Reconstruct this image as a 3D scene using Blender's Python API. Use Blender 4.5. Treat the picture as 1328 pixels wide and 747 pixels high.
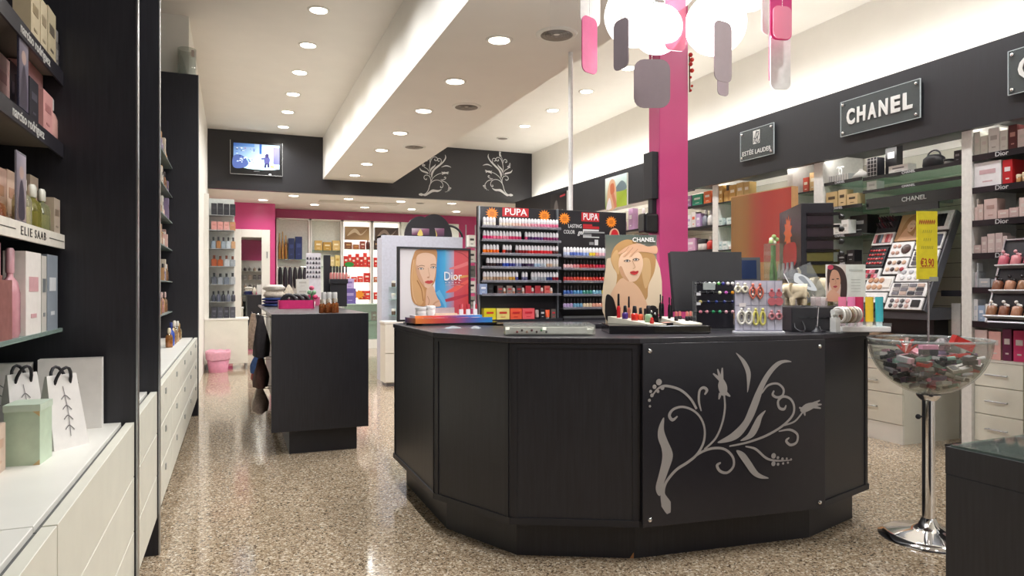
import bpy, bmesh, math, random
from math import sin, cos, pi, radians, atan, sqrt
from mathutils import Vector, Matrix
for _o in list(bpy.data.objects): bpy.data.objects.remove(_o)
SC = bpy.context.scene
COL = SC.collection
RND = random.Random(7)
# ------------------------------------------------------------------ camera
IW, IH, FPX, CAMH = 1328, 747, 900.0, 1.35
CX, CY = IW/2, 373.5
YAW = atan(360/900)
FX, FY = sin(YAW), cos(YAW)
RX, RY = cos(YAW), -sin(YAW)
cam_d = bpy.data.cameras.new('camera'); cam = bpy.data.objects.new('camera', cam_d); COL.objects.link(cam)
cam_d.sensor_width = 36; cam_d.lens = FPX/IW*36; cam_d.clip_start = .05
cam.location = (0, 0, CAMH); cam.rotation_euler = (pi/2, 0, -YAW)
SC.camera = cam
# ------------------------------------------------------------------ world, exposure
wd = bpy.data.worlds.new('World'); SC.world = wd; wd.use_nodes = True
wd.node_tree.nodes['Background'].inputs[0].default_value = (1, .99, .97, 1)
wd.node_tree.nodes['Background'].inputs[1].default_value = .85
SC.view_settings.view_transform = 'Standard'; SC.view_settings.look = 'None'
SC.view_settings.gamma = 1; SC.view_settings.use_curve_mapping = False
SC.view_settings.exposure = 0.0
SPOT_W = 92.0
SC.cycles.transparent_max_bounces = 24
LAMP_COL = (.985, .99, 1)
# ------------------------------------------------------------------ pixels to places
def ray(u, v):
    a = (u-CX)/FPX; b = (CY-v)/FPX
    return (FX+RX*a, FY+RY*a, b)
def PX(u, v, x):
    r = ray(u, v); d = x/r[0]; return Vector((x, r[1]*d, CAMH+r[2]*d))
def PY(u, v, y):
    r = ray(u, v); d = y/r[1]; return Vector((r[0]*d, y, CAMH+r[2]*d))
def PZ(u, v, z):
    r = ray(u, v); d = (z-CAMH)/r[2]; return Vector((r[0]*d, r[1]*d, z))
def PD(u, v, d):
    r = ray(u, v); return Vector((r[0]*d, r[1]*d, CAMH+r[2]*d))
# ------------------------------------------------------------------ materials
def lin(c):
    if isinstance(c, str):
        c = c.lstrip('#'); c = tuple(int(c[i:i+2], 16)/255 for i in (0, 2, 4))
    return tuple(((x/12.92) if x <= .04045 else ((x+.055)/1.055)**2.4) for x in c)
MATS = {}
def nodes(m):
    m.use_nodes = True; nt = m.node_tree
    return nt, nt.nodes, nt.links, nt.nodes['Principled BSDF']
def mat(col, rough=.5, metal=0, spec=.5, emit=0, var=.06, scale=30, coat=0):
    key = ('p', col, rough, metal, spec, emit, var, scale, coat)
    if key in MATS: return MATS[key]
    m = bpy.data.materials.new('paint_%d' % len(MATS)); MATS[key] = m
    nt, N, L, b = nodes(m); c = lin(col)
    b.inputs['Roughness'].default_value = rough; b.inputs['Metallic'].default_value = metal
    b.inputs['Specular IOR Level'].default_value = spec
    if coat: b.inputs['Coat Weight'].default_value = coat
    if emit:
        b.inputs['Emission Color'].default_value = (*c, 1); b.inputs['Emission Strength'].default_value = emit
    if var:
        n = N.new('ShaderNodeTexNoise'); n.inputs['Scale'].default_value = scale; n.inputs['Detail'].default_value = 3
        tc = N.new('ShaderNodeTexCoord'); L.new(tc.outputs['Object'], n.inputs['Vector'])
        r = N.new('ShaderNodeValToRGB'); e = r.color_ramp.elements
        e[0].position = .3; e[1].position = .7
        e[0].color = (*[x*(1-var) for x in c], 1); e[1].color = (*[min(1, x*(1+var)) for x in c], 1)
        L.new(n.outputs['Fac'], r.inputs['Fac']); L.new(r.outputs['Color'], b.inputs['Base Color'])
    else: b.inputs['Base Color'].default_value = (*c, 1)
    return m
def glow(col, s):
    key = ('e', col, s)
    if key in MATS: return MATS[key]
    m = bpy.data.materials.new('glow_%d' % len(MATS)); MATS[key] = m
    nt, N, L, b = nodes(m); c = lin(col)
    b.inputs['Base Color'].default_value = (*c, 1)
    b.inputs['Emission Color'].default_value = (*c, 1); b.inputs['Emission Strength'].default_value = s
    return m
def clear(col='#ffffff', rough=.03, refl=.12, haze=0.0):
    """thin acrylic or glass: tinted pass-through with a fresnel gloss"""
    key = ('c', col, rough, refl, haze)
    if key in MATS: return MATS[key]
    m = bpy.data.materials.new('clear_%d' % len(MATS)); MATS[key] = m
    m.use_nodes = True; nt = m.node_tree; N = nt.nodes; L = nt.links; N.clear()
    out = N.new('ShaderNodeOutputMaterial'); t = N.new('ShaderNodeBsdfTransparent'); g = N.new('ShaderNodeBsdfGlossy')
    t.inputs[0].default_value = (*lin(col), 1); g.inputs['Roughness'].default_value = rough
    lw = N.new('ShaderNodeLayerWeight'); lw.inputs[0].default_value = .5
    pw = N.new('ShaderNodeMath'); pw.operation = 'POWER'; pw.inputs[1].default_value = 4.0; L.new(lw.outputs['Facing'], pw.inputs[0])
    mm = N.new('ShaderNodeMath'); mm.operation = 'MULTIPLY_ADD'; mm.inputs[1].default_value = .55; mm.inputs[2].default_value = .02+refl*.09; mm.use_clamp = True
    L.new(pw.outputs[0], mm.inputs[0])
    mx = N.new('ShaderNodeMixShader'); L.new(mm.outputs[0], mx.inputs[0]); L.new(t.outputs[0], mx.inputs[1]); L.new(g.outputs[0], mx.inputs[2])
    src = mx
    if haze:
        d = N.new('ShaderNodeBsdfDiffuse'); d.inputs[0].default_value = (*lin(col), 1)
        m2 = N.new('ShaderNodeMixShader'); m2.inputs[0].default_value = haze
        L.new(mx.outputs[0], m2.inputs[1]); L.new(d.outputs[0], m2.inputs[2]); src = m2
    L.new(src.outputs[0], out.inputs[0])
    return m
def print_mat(rough=.35, emit=0):
    key = ('print', rough, emit)
    if key in MATS: return MATS[key]
    m = bpy.data.materials.new('printed_ink_%d' % len(MATS)); MATS[key] = m
    nt, N, L, b = nodes(m)
    a = N.new('ShaderNodeVertexColor'); a.layer_name = 'ink'
    L.new(a.outputs[0], b.inputs['Base Color']); b.inputs['Roughness'].default_value = rough
    if emit:
        L.new(a.outputs[0], b.inputs['Emission Color']); b.inputs['Emission Strength'].default_value = emit
    return m
def terrazzo():
    m = bpy.data.materials.new('terrazzo'); nt, N, L, b = nodes(m)
    tc = N.new('ShaderNodeTexCoord')
    def vor(s, stops, rnd=1):
        v = N.new('ShaderNodeTexVoronoi'); v.inputs['Scale'].default_value = s; v.inputs['Randomness'].default_value = rnd
        L.new(tc.outputs['Object'], v.inputs['Vector'])
        sp = N.new('ShaderNodeSeparateColor'); L.new(v.outputs['Color'], sp.inputs[0])
        r = N.new('ShaderNodeValToRGB'); r.color_ramp.interpolation = 'CONSTANT'
        e = r.color_ramp.elements
        e[0].position = 0; e[0].color = (*lin(stops[0][1]), 1); e[1].position = stops[1][0]; e[1].color = (*lin(stops[1][1]), 1)
        for p, c in stops[2:]:
            q = e.new(p); q.color = (*lin(c), 1)
        L.new(sp.outputs[0], r.inputs['Fac']); return r, sp
    r1, s1 = vor(100, [(0, '#5c4d3e'), (.09, '#87745c'), (.27, '#a08b72'), (.5, '#b09d84'), (.72, '#c6b69e'), (.9, '#dbcfbb')])
    r2, s2 = vor(185, [(0, '#50443a'), (.14, '#8c7860'), (.45, '#a8957d'), (.75, '#c5b59e')])
    mx = N.new('ShaderNodeMix'); mx.data_type = 'RGBA'
    th = N.new('ShaderNodeMath'); th.operation = 'GREATER_THAN'; th.inputs[1].default_value = .6
    L.new(s1.outputs[1], th.inputs[0]); L.new(th.outputs[0], mx.inputs['Factor'])
    L.new(r1.outputs[0], mx.inputs['A']); L.new(r2.outputs[0], mx.inputs['B'])
    L.new(mx.outputs['Result'], b.inputs['Base Color'])
    n = N.new('ShaderNodeTexNoise'); n.inputs['Scale'].default_value = 1.3; n.inputs['Detail'].default_value = 4
    L.new(tc.outputs['Object'], n.inputs['Vector'])
    mr = N.new('ShaderNodeMapRange'); mr.inputs['To Min'].default_value = .05; mr.inputs['To Max'].default_value = .15
    L.new(n.outputs['Fac'], mr.inputs['Value']); L.new(mr.outputs[0], b.inputs['Roughness'])
    b.inputs['Specular IOR Level'].default_value = .55
    return m
def laminate(col, rough=.38, amp=.25):
    key = ('lam', col, rough)
    if key in MATS: return MATS[key]
    m = bpy.data.materials.new('laminate_%d' % len(MATS)); MATS[key] = m
    nt, N, L, b = nodes(m); c = lin(col)
    tc = N.new('ShaderNodeTexCoord'); mp = N.new('ShaderNodeMapping'); mp.inputs['Scale'].default_value = (22, 22, 1.3)
    n = N.new('ShaderNodeTexNoise'); n.inputs['Scale'].default_value = 4; n.inputs['Detail'].default_value = 5
    L.new(tc.outputs['Object'], mp.inputs[0]); L.new(mp.outputs[0], n.inputs['Vector'])
    r = N.new('ShaderNodeValToRGB'); e = r.color_ramp.elements; e[0].position = .3; e[1].position = .75
    e[0].color = (*[x*(1-amp) for x in c], 1); e[1].color = (*[x*(1+amp) for x in c], 1)
    L.new(n.outputs['Fac'], r.inputs[0]); L.new(r.outputs[0], b.inputs['Base Color'])
    mr = N.new('ShaderNodeMapRange'); mr.inputs['To Min'].default_value = rough-.06; mr.inputs['To Max'].default_value = rough+.08
    L.new(n.outputs['Fac'], mr.inputs['Value']); L.new(mr.outputs[0], b.inputs['Roughness'])
    return m
BLACK = laminate('#26262c'); BLACKG = mat('#1b1a1e', .16, var=.1); BLACKM = mat('#212127', .45)
FASC = laminate('#26272b', .5, .12)
WHITE = mat('#e9e7df', .38, var=.02, scale=6); CEIL = mat('#ebe7df', .75, var=.015, scale=3); WALLW = mat('#eeebe3', .7, var=.02, scale=3)
CREAM = mat('#e3e1d3', .4, var=.03, scale=8)
PINK = mat('#cf4a84', .3, var=.03, scale=4, coat=.15)
CHROME = mat('#e8e8ea', .07, 1, var=.02); ALU = mat('#b8bcc0', .3, 1, var=.05); GREYM = mat('#8c8f93', .4, .6)
MIRROR = mat('#f1f3f3', .015, 1, var=.0)
GLASS = clear('#f3faf7'); GLASSG = clear('#dff0e8', haze=.10); ACRYL = clear('#f6f8f8', refl=.35, haze=.05); SMOKE = clear('#aeb4b8', haze=.12)
# ------------------------------------------------------------------ meshes
class MB:
    def __init__(s): s.v = []; s.f = []; s.m = []; s.sm = []; s.mats = []; s.M = Matrix.Identity(4); s.cols = None
    def mi(s, m):
        if m not in s.mats: s.mats.append(m)
        return s.mats.index(m)
    def add(s, vs, fs, m, smooth=False):
        o = len(s.v); k = s.mi(m)
        for p in vs: s.v.append(tuple(s.M @ Vector(p)))
        for f in fs: s.f.append(tuple(o+i for i in f)); s.m.append(k); s.sm.append(smooth)
        return s
    def box(s, x0, x1, y0, y1, z0, z1, m):
        return s.add([(x0, y0, z0), (x1, y0, z0), (x1, y1, z0), (x0, y1, z0), (x0, y0, z1), (x1, y0, z1), (x1, y1, z1), (x0, y1, z1)],
                     [(0, 3, 2, 1), (4, 5, 6, 7), (0, 1, 5, 4), (1, 2, 6, 5), (2, 3, 7, 6), (3, 0, 4, 7)], m)
    def prism(s, poly, z0, z1, m, smooth=False):
        n = len(poly); a = sum(poly[i][0]*poly[(i+1) % n][1]-poly[(i+1) % n][0]*poly[i][1] for i in range(n))
        if a < 0: poly = poly[::-1]
        vs = [(p[0], p[1], z0) for p in poly]+[(p[0], p[1], z1) for p in poly]
        s.add(vs, [tuple(range(n-1, -1, -1)), tuple(range(n, 2*n))], m)
        return s.add(vs, [(i, (i+1) % n, n+(i+1) % n, n+i) for i in range(n)], m, smooth)
    def lathe(s, prof, m, n=16, c=(0, 0, 0), smooth=True, sx=1, sy=1):
        vs = []; fs = []
        for r, z in prof:
            for i in range(n):
                a = 2*pi*i/n; vs.append((c[0]+r*cos(a)*sx, c[1]+r*sin(a)*sy, c[2]+z))
        for j in range(len(prof)-1):
            for i in range(n):
                fs.append((j*n+i, j*n+(i+1) % n, (j+1)*n+(i+1) % n, (j+1)*n+i))
        s.add(vs, fs, m, smooth); caps = []
        if prof[0][0] > 1e-5: caps.append(tuple(range(n-1, -1, -1)))
        if prof[-1][0] > 1e-5: caps.append(tuple(range((len(prof)-1)*n, len(prof)*n)))
        if caps: s.add(vs, caps, m)
        return s
    def cyl(s, x, y, z0, z1, r, m, n=16, r1=None): return s.lathe([(r, z0), (r if r1 is None else r1, z1)], m, n, (x, y, 0))
    def ball(s, c, r, m, n=14, k=8, sz=1):
        return s.lathe([(max(r*sin(pi*i/k), 1e-6), -r*cos(pi*i/k)*sz) for i in range(k+1)], m, n, c)
    def tube(s, pts, r, m, n=8, closed=False):
        pts = [Vector(p) for p in pts]; N = len(pts); vs = []; fs = []; up = None
        for i, p in enumerate(pts):
            if closed: t = pts[(i+1) % N]-pts[i-1]
            else: t = pts[min(i+1, N-1)]-pts[max(i-1, 0)]
            t.normalize()
            if up is None: up = Vector((0, 0, 1)) if abs(t.z) < .9 else Vector((1, 0, 0))
            a = t.cross(up)
            if a.length < 1e-4: up = Vector((1, 0, 0)); a = t.cross(up)
            a.normalize(); b = a.cross(t).normalized(); up = b
            rr = r[i] if isinstance(r, (list, tuple)) else r
            for k in range(n):
                q = 2*pi*k/n; vs.append(p+a*cos(q)*rr+b*sin(q)*rr)
        for i in range(N if closed else N-1):
            for k in range(n):
                j = (i+1) % N; fs.append((i*n+k, i*n+(k+1) % n, j*n+(k+1) % n, j*n+k))
        s.add(vs, fs, m, True)
        if not closed: s.add(vs, [tuple(range(n-1, -1, -1)), tuple(range((N-1)*n, N*n))], m)
        return s
def mesh_from(mb, name='mesh'):
    me = bpy.data.meshes.new(name); me.from_pydata(mb.v, [], mb.f)
    for m in mb.mats: me.materials.append(m)
    me.polygons.foreach_set('material_index', mb.m); me.polygons.foreach_set('use_smooth', mb.sm)
    me.update(); return me
def tag(o, label=None, cat=None, group=None, kind=None):
    if label: o['label'] = label
    if cat: o['category'] = cat
    if group: o['group'] = group
    if kind: o['kind'] = kind
    return o
def put(name, me, parent=None, loc=(0, 0, 0), rz=0, rot=None):
    if isinstance(me, MB): me = mesh_from(me, name)
    o = bpy.data.objects.new(name, me); COL.objects.link(o)
    o.location = loc; o.rotation_euler = rot if rot else (0, 0, rz)
    if parent: o.parent = parent
    return o
def bev(o, w=.003, seg=2):
    md = o.modifiers.new('bevel', 'BEVEL'); md.width = w; md.segments = seg; md.limit_method = 'ANGLE'; md.angle_limit = .7
    return o
def T(name, label, cat, loc=(0, 0, 0), rz=0, group=None):
    o = bpy.data.objects.new(name, None); COL.objects.link(o); o.empty_display_size = .05
    o.location = loc; o.rotation_euler = (0, 0, rz); return tag(o, label, cat, group)
def solo(name, me, label, cat, loc=(0, 0, 0), rz=0, group=None, rot=None):
    return tag(put(name, me, None, loc, rz, rot), label, cat, group)
def struct(name, mb, parent=None, loc=(0, 0, 0), rz=0):
    o = put(name, mb, parent, loc, rz)
    if not parent: o['kind'] = 'structure'
    return o
def dup(root, loc, rz=None, label=None, group=None):
    r = root.copy(); COL.objects.link(r); r.location = loc
    if rz is not None: r.rotation_euler = (0, 0, rz)
    if label: r['label'] = label
    if group: r['group'] = group
    for ch in root.children:
        c = ch.copy(); COL.objects.link(c); c.parent = r
        for g in ch.children:
            d = g.copy(); COL.objects.link(d); d.parent = c
    return r
# ------------------------------------------------------------------ lettering and flat print
TXT = {}
def text_mesh(s, size, m, bold=0, depth=.0006, align='CENTER', sx=1.0, spacing=1.0, shear=0, fit=0):
    key = (s, size, m.name, bold, depth, align, sx, spacing, shear, fit)
    if key in TXT: return TXT[key]
    cu = bpy.data.curves.new('txt', 'FONT'); cu.body = s; cu.size = size; cu.offset = bold; cu.extrude = depth
    cu.align_x = align; cu.align_y = 'CENTER'; cu.space_character = spacing; cu.shear = shear; cu.resolution_u = 3
    o = bpy.data.objects.new('txt', cu); COL.objects.link(o)
    dg = bpy.context.evaluated_depsgraph_get(); me = bpy.data.meshes.new_from_object(o.evaluated_get(dg))
    bpy.data.objects.remove(o)
    if fit:
        xs = [v.co.x for v in me.vertices]; sx = fit/(max(xs)-min(xs))
    if sx != 1: me.transform(Matrix.Diagonal((sx, 1, 1, 1)))
    # stand it up: text plane XY -> XZ, facing -Y
    me.transform(Matrix.Rotation(pi/2, 4, 'X'))
    me.materials.clear(); me.materials.append(m); TXT[key] = me
    return me
def spline(pts, k=6, closed=False):
    """Catmull-Rom through 2-D points"""
    n = len(pts); out = []
    rng = range(n if closed else n-1)
    for i in rng:
        if closed: p0, p1, p2, p3 = (pts[(i+j) % n] for j in (-1, 0, 1, 2))
        else: p0, p1, p2, p3 = pts[max(i-1, 0)], pts[i], pts[i+1], pts[min(i+2, n-1)]
        for j in range(k):
            t = j/k
            out.append(tuple(.5*((2*b)+(c-a)*t+(2*a-5*b+4*c-d)*t*t+(3*b-a-3*c+d)*t**3) for a, b, c, d in zip(p0, p1, p2, p3)))
    if not closed: out.append(tuple(pts[-1]))
    return out
class Art:
    """flat printed picture in its own XZ plane (facing -Y); shapes are layered .15 mm apart"""
    def __init__(s): s.v = []; s.f = []; s.c = []; s.k = 0
    def face(s, pts, col, y=None):
        o = len(s.v); yy = -.00015*s.k if y is None else y
        s.v += [(p[0], yy, p[1]) for p in pts]
        s.f.append(tuple(range(o, o+len(pts))))
        s.c.append([(*lin(c), 1) for c in col] if isinstance(col, list) else [(*lin(col), 1)]*len(pts))
    def shape(s, pts, col, smooth=True, k=5):
        s.k += 1; q = spline(pts, k, True) if smooth else pts
        a = sum(q[i][0]*q[(i+1) % len(q)][1]-q[(i+1) % len(q)][0]*q[i][1] for i in range(len(q)))
        if a < 0: q = q[::-1]
        s.face(q, col)
    def rect(s, x0, x1, z0, z1, col):
        """col: one colour or [bl, br, tr, tl]"""
        s.k += 1; s.face([(x0, z0), (x1, z0), (x1, z1), (x0, z1)], col)
    def ell(s, x, z, rx, rz, col, n=16):
        s.k += 1; s.face([(x+rx*cos(2*pi*i/n), z+rz*sin(2*pi*i/n)) for i in range(n)], col)
    def stroke(s, pts, w, col, k=5, smooth=True):
        s.k += 1; q = spline(pts, k) if smooth else pts; n = len(q)
        L = []; Rr = []
        for i, p in enumerate(q):
            a = q[max(i-1, 0)]; b = q[min(i+1, n-1)]; dx, dz = b[0]-a[0], b[1]-a[1]; l = sqrt(dx*dx+dz*dz) or 1
            if isinstance(w, (list, tuple)):
                t = i/(n-1)*(len(w)-1); j = min(int(t), len(w)-2); ww = w[j]+(w[j+1]-w[j])*(t-j)
            else: ww = w
            L.append((p[0]-dz/l*ww/2, p[1]+dx/l*ww/2)); Rr.append((p[0]+dz/l*ww/2, p[1]-dx/l*ww/2))
        for i in range(n-1): s.face([Rr[i], Rr[i+1], L[i+1], L[i]], col)
    def mesh(s, m=None, thick=0):
        me = bpy.data.meshes.new('print'); me.from_pydata(s.v, [], s.f)
        at = me.color_attributes.new('ink', 'FLOAT_COLOR', 'CORNER'); i = 0; flat = []
        for c in s.c:
            for q in c: flat += q
        at.data.foreach_set('color', flat)
        me.materials.append(m or print_mat()); me.update(); return me
ORD = ['first', 'second', 'third', 'fourth', 'fifth', 'sixth', 'seventh', 'eighth', 'ninth', 'tenth', 'eleventh', 'twelfth', 'thirteenth', 'fourteenth', 'fifteenth', 'sixteenth', 'seventeenth', 'eighteenth', 'nineteenth', 'twentieth', 'twenty-first', 'twenty-second', 'twenty-third', 'twenty-fourth', 'twenty-fifth']
# ================================================================== lamps of the room
ZC, ZB, ZK = 4.3, 3.48, 3.2          # main ceiling, dropped beam, back room ceiling
YB = 14.0                             # black bulkhead
XL, XR = -.92, 6.07
def spot(loc, w=SPOT_W, ang=158):
    l = bpy.data.lights.new('downlight_bulb', 'SPOT'); l.energy = w; l.spot_size = radians(ang); l.spot_blend = .75
    l.shadow_soft_size = .07; l.color = LAMP_COL
    o = bpy.data.objects.new('downlight_bulb', l); COL.objects.link(o); o.location = loc; return o
_dl = {}
def downlight(x, y, z, label, group, w=SPOT_W, r=.098):
    t = T('downlight', label, 'downlight', (x, y, z), 0, group)
    if r not in _dl:
        a = MB(); a.lathe([(r*.86, -.004), (r*1.0, -.012), (r*1.18, -.008), (r*1.22, .0)], WHITE, 20)
        a2 = MB(); a2.lathe([(1e-6, -.013), (r*.5, -.015), (r*.9, -.009)], glow('#fff6e6', 14), 20)
        _dl[r] = (mesh_from(a), mesh_from(a2))
    put('trim_ring', _dl[r][0], t); put('lens', _dl[r][1], t)
    s = spot((0, 0, -.04), w); s.parent = t
    return t
# ------------------------------------------------------------------ shell
struct('floor', MB().box(XL-.1, XR+.1, -4.2, 17.6, -.08, 0, terrazzo()))
struct('ceiling', MB().box(XL-.1, XR+.1, -4.2, YB+.12, ZC, ZC+.1, CEIL))
struct('ceiling_beam', MB().box(1.61, 2.99, -4.2, YB, ZB, ZC, CEIL))
struct('ceiling_back', MB().box(XL-.1, XR+.1, YB+.12, 17.6, ZK, ZK+.1, CEIL))
struct('wall_left', MB().box(XL-.1, XL, -4.2, 8.3, 0, ZC, mat('#262529', .6)))
struct('wall_left_rear', MB().box(XL-.1, -.46, 8.3, 17.6, 0, ZC, WALLW))
struct('wall_right', MB().box(XR, XR+.1, -4.2, 17.6, 0, ZC, WALLW))
struct('wall_back_upper', MB().box(XL, XR, YB, YB+.12, ZK, ZC, mat('#28272b', .33, var=.05)))
wb = struct('wall_back', MB().box(XL, XR+.1, 17.1, 17.2, 0, ZK, PINK))
struct('wall_back_pier', MB().box(-.5, .83, 16.1, 17.1, 0, ZK, PINK))
# front of the shop behind the camera: pink header over shelving, the rest is the open shop window
struct('wall_front', MB().box(XL, 2.2, -4.3, -4.2, 0, ZC, WALLW))
struct('trim_4', MB().box(XL, 2.2, -4.2, -4.12, 2.7, 3.7, PINK))
# ------------------------------------------------------------------ downlights
for i in range(11):
    p0 = PZ(414, 13, ZC); p1 = PZ(366, 164, ZC); s = (p1.y-p0.y)/5
    y = p1.y-s*i
    if y < -3.8: break
    downlight(.83, y, ZC, ORD[i]+' round downlight from the dark bulkhead in the high ceiling above the perfume aisle', 'downlights of the perfume aisle')
for i in range(14):
    p0 = PZ(650, 52, ZB); p1 = PZ(459, 227, ZB); s = (p1.y-p0.y)/6
    y = p1.y-s*i
    if y < -3.8: break
    downlight(2.11, y, ZB, ORD[i]+' round downlight from the dark bulkhead under the dropped ceiling beam', 'downlights of the dropped beam', w=SPOT_W*.62)
for i in range(9):
    p0 = PZ(815, 88, ZC); p1 = PZ(680, 163, ZC); s = (p1.y-p0.y)/3
    y = p1.y-s*i
    if y < -3.8: break
    downlight(4.9, y, ZC, ORD[i]+' round downlight from the dark bulkhead in the ceiling by the brand fascia', 'downlights by the brand fascia')
for i, (u, v) in enumerate(((341, 259), (381, 253.5), (408, 265), (452, 257.5), (473, 268.5), (520, 261), (534, 271), (586, 263.5), (592, 274))):
    p = PZ(u, v, ZK); downlight(p.x, p.y, ZK, ORD[i]+' round downlight from the pink pier in the low back room ceiling', 'downlights of the back room', w=SPOT_W*.4)
# ------------------------------------------------------------------ air vents
def vent(x, y, z, r, label):
    t = T('air_vent', label, 'air vent', (x, y, z))
    put('vent_flange', MB().lathe([(r*.72, -.004), (r*.8, -.014), (r, -.010), (r*1.03, 0)], WHITE, 24), t)
    for k in range(5):
        q = r*(.14+.12*k)
        put('vent_ring', MB().lathe([(q, -.002), (q+.02*r/.16, -.016), (q+.028*r/.16, -.015), (q+.012*r/.16, -.002)], mat('#8d857c', .5), 24), t)
    put('vent_throat', MB().lathe([(1e-6, -.0015), (r*.75, -.0015)], mat('#2e2823', .8), 24), t)
p = PZ(722, 44, ZB); vent(p.x, p.y, ZB, .17, 'round grey air vent in the dropped beam behind the hanging clear plaque')
p = PZ(605, 138, ZB); vent(p.x, p.y, ZB, .17, 'round grey air vent midway along the dropped beam')
p = PZ(537, 190, ZB); vent(p.x, p.y, ZB, .17, 'brownish round air vent at the dark bulkhead end of the beam')
p = PZ(652, 179, ZC); vent(p.x, p.y, ZC, .12, 'small flat grey vent in the high ceiling by the bulkhead')
g = PZ(545, 263, ZK); vent(g.x, g.y, ZK, .11, 'small grey vent in the low back room ceiling')
a = PZ(416, 258, ZK); b = PZ(516, 265, ZK)
solo('ceiling_hatch', MB().box(a.x, b.x, 15.0, 15.35, ZK-.012, ZK, mat('#cfcabd', .6)), 'long flat beige ceiling panel over the back room', 'ceiling panel')
# ------------------------------------------------------------------ right side fascia with cove light
struct('trim_1', MB().box(5.45, 5.52, -4.2, 7.75, 2.62, 3.26, FASC).box(5.52, XR, -4.2, 7.75, 2.69, 2.73, FASC))
struct('trim_2', MB().box(5.68, 5.75, 7.75, YB, 2.66, 3.22, FASC).box(5.75, XR, 7.75, YB, 2.68, 2.72, WHITE))
for y0, y1, x in ((-4, 7.6, 5.72), (7.9, 13.8, 5.9)):
    solo('cove_light', MB().box(x-.02, x+.02, y0, y1, 3.17, 3.20, glow('#fffdf8', 26)).box(x-.03, x+.03, y0, y1, 3.12, 3.17, WHITE),
         'long cove light tube hidden behind the ' + ('brand plate' if x < 5.8 else 'poster') + ' dark fascia', 'light')
for y0, y1, x, z, nm in ((-4, 7.7, 5.52, 2.63, 'brand plate'), (7.8, 13.8, 5.75, 2.665, 'poster')):  # unseen strips, added behind the fascia to brighten the shelf bays
    t = T('added_shelf_light', 'thin added light strip hidden behind the lower lip of the %s dark fascia' % nm, 'light', (x, (y0+y1)/2, z))
    put('added_light_strip', MB().box(.004, .01, -(y1-y0)/2, (y1-y0)/2, 0, .03, glow('#fffaf2', 26)), t); put('strip_back', MB().box(0, .004, -(y1-y0)/2, (y1-y0)/2, -.002, .034, WHITE), t)
# bulkhead of the pink column
a = PX(843, 300, 3.36)
col = MB().box(3.37, 3.66, 5.03, 5.20, 0, ZC, PINK)
o = struct('column', col); bev(o, .006)
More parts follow.
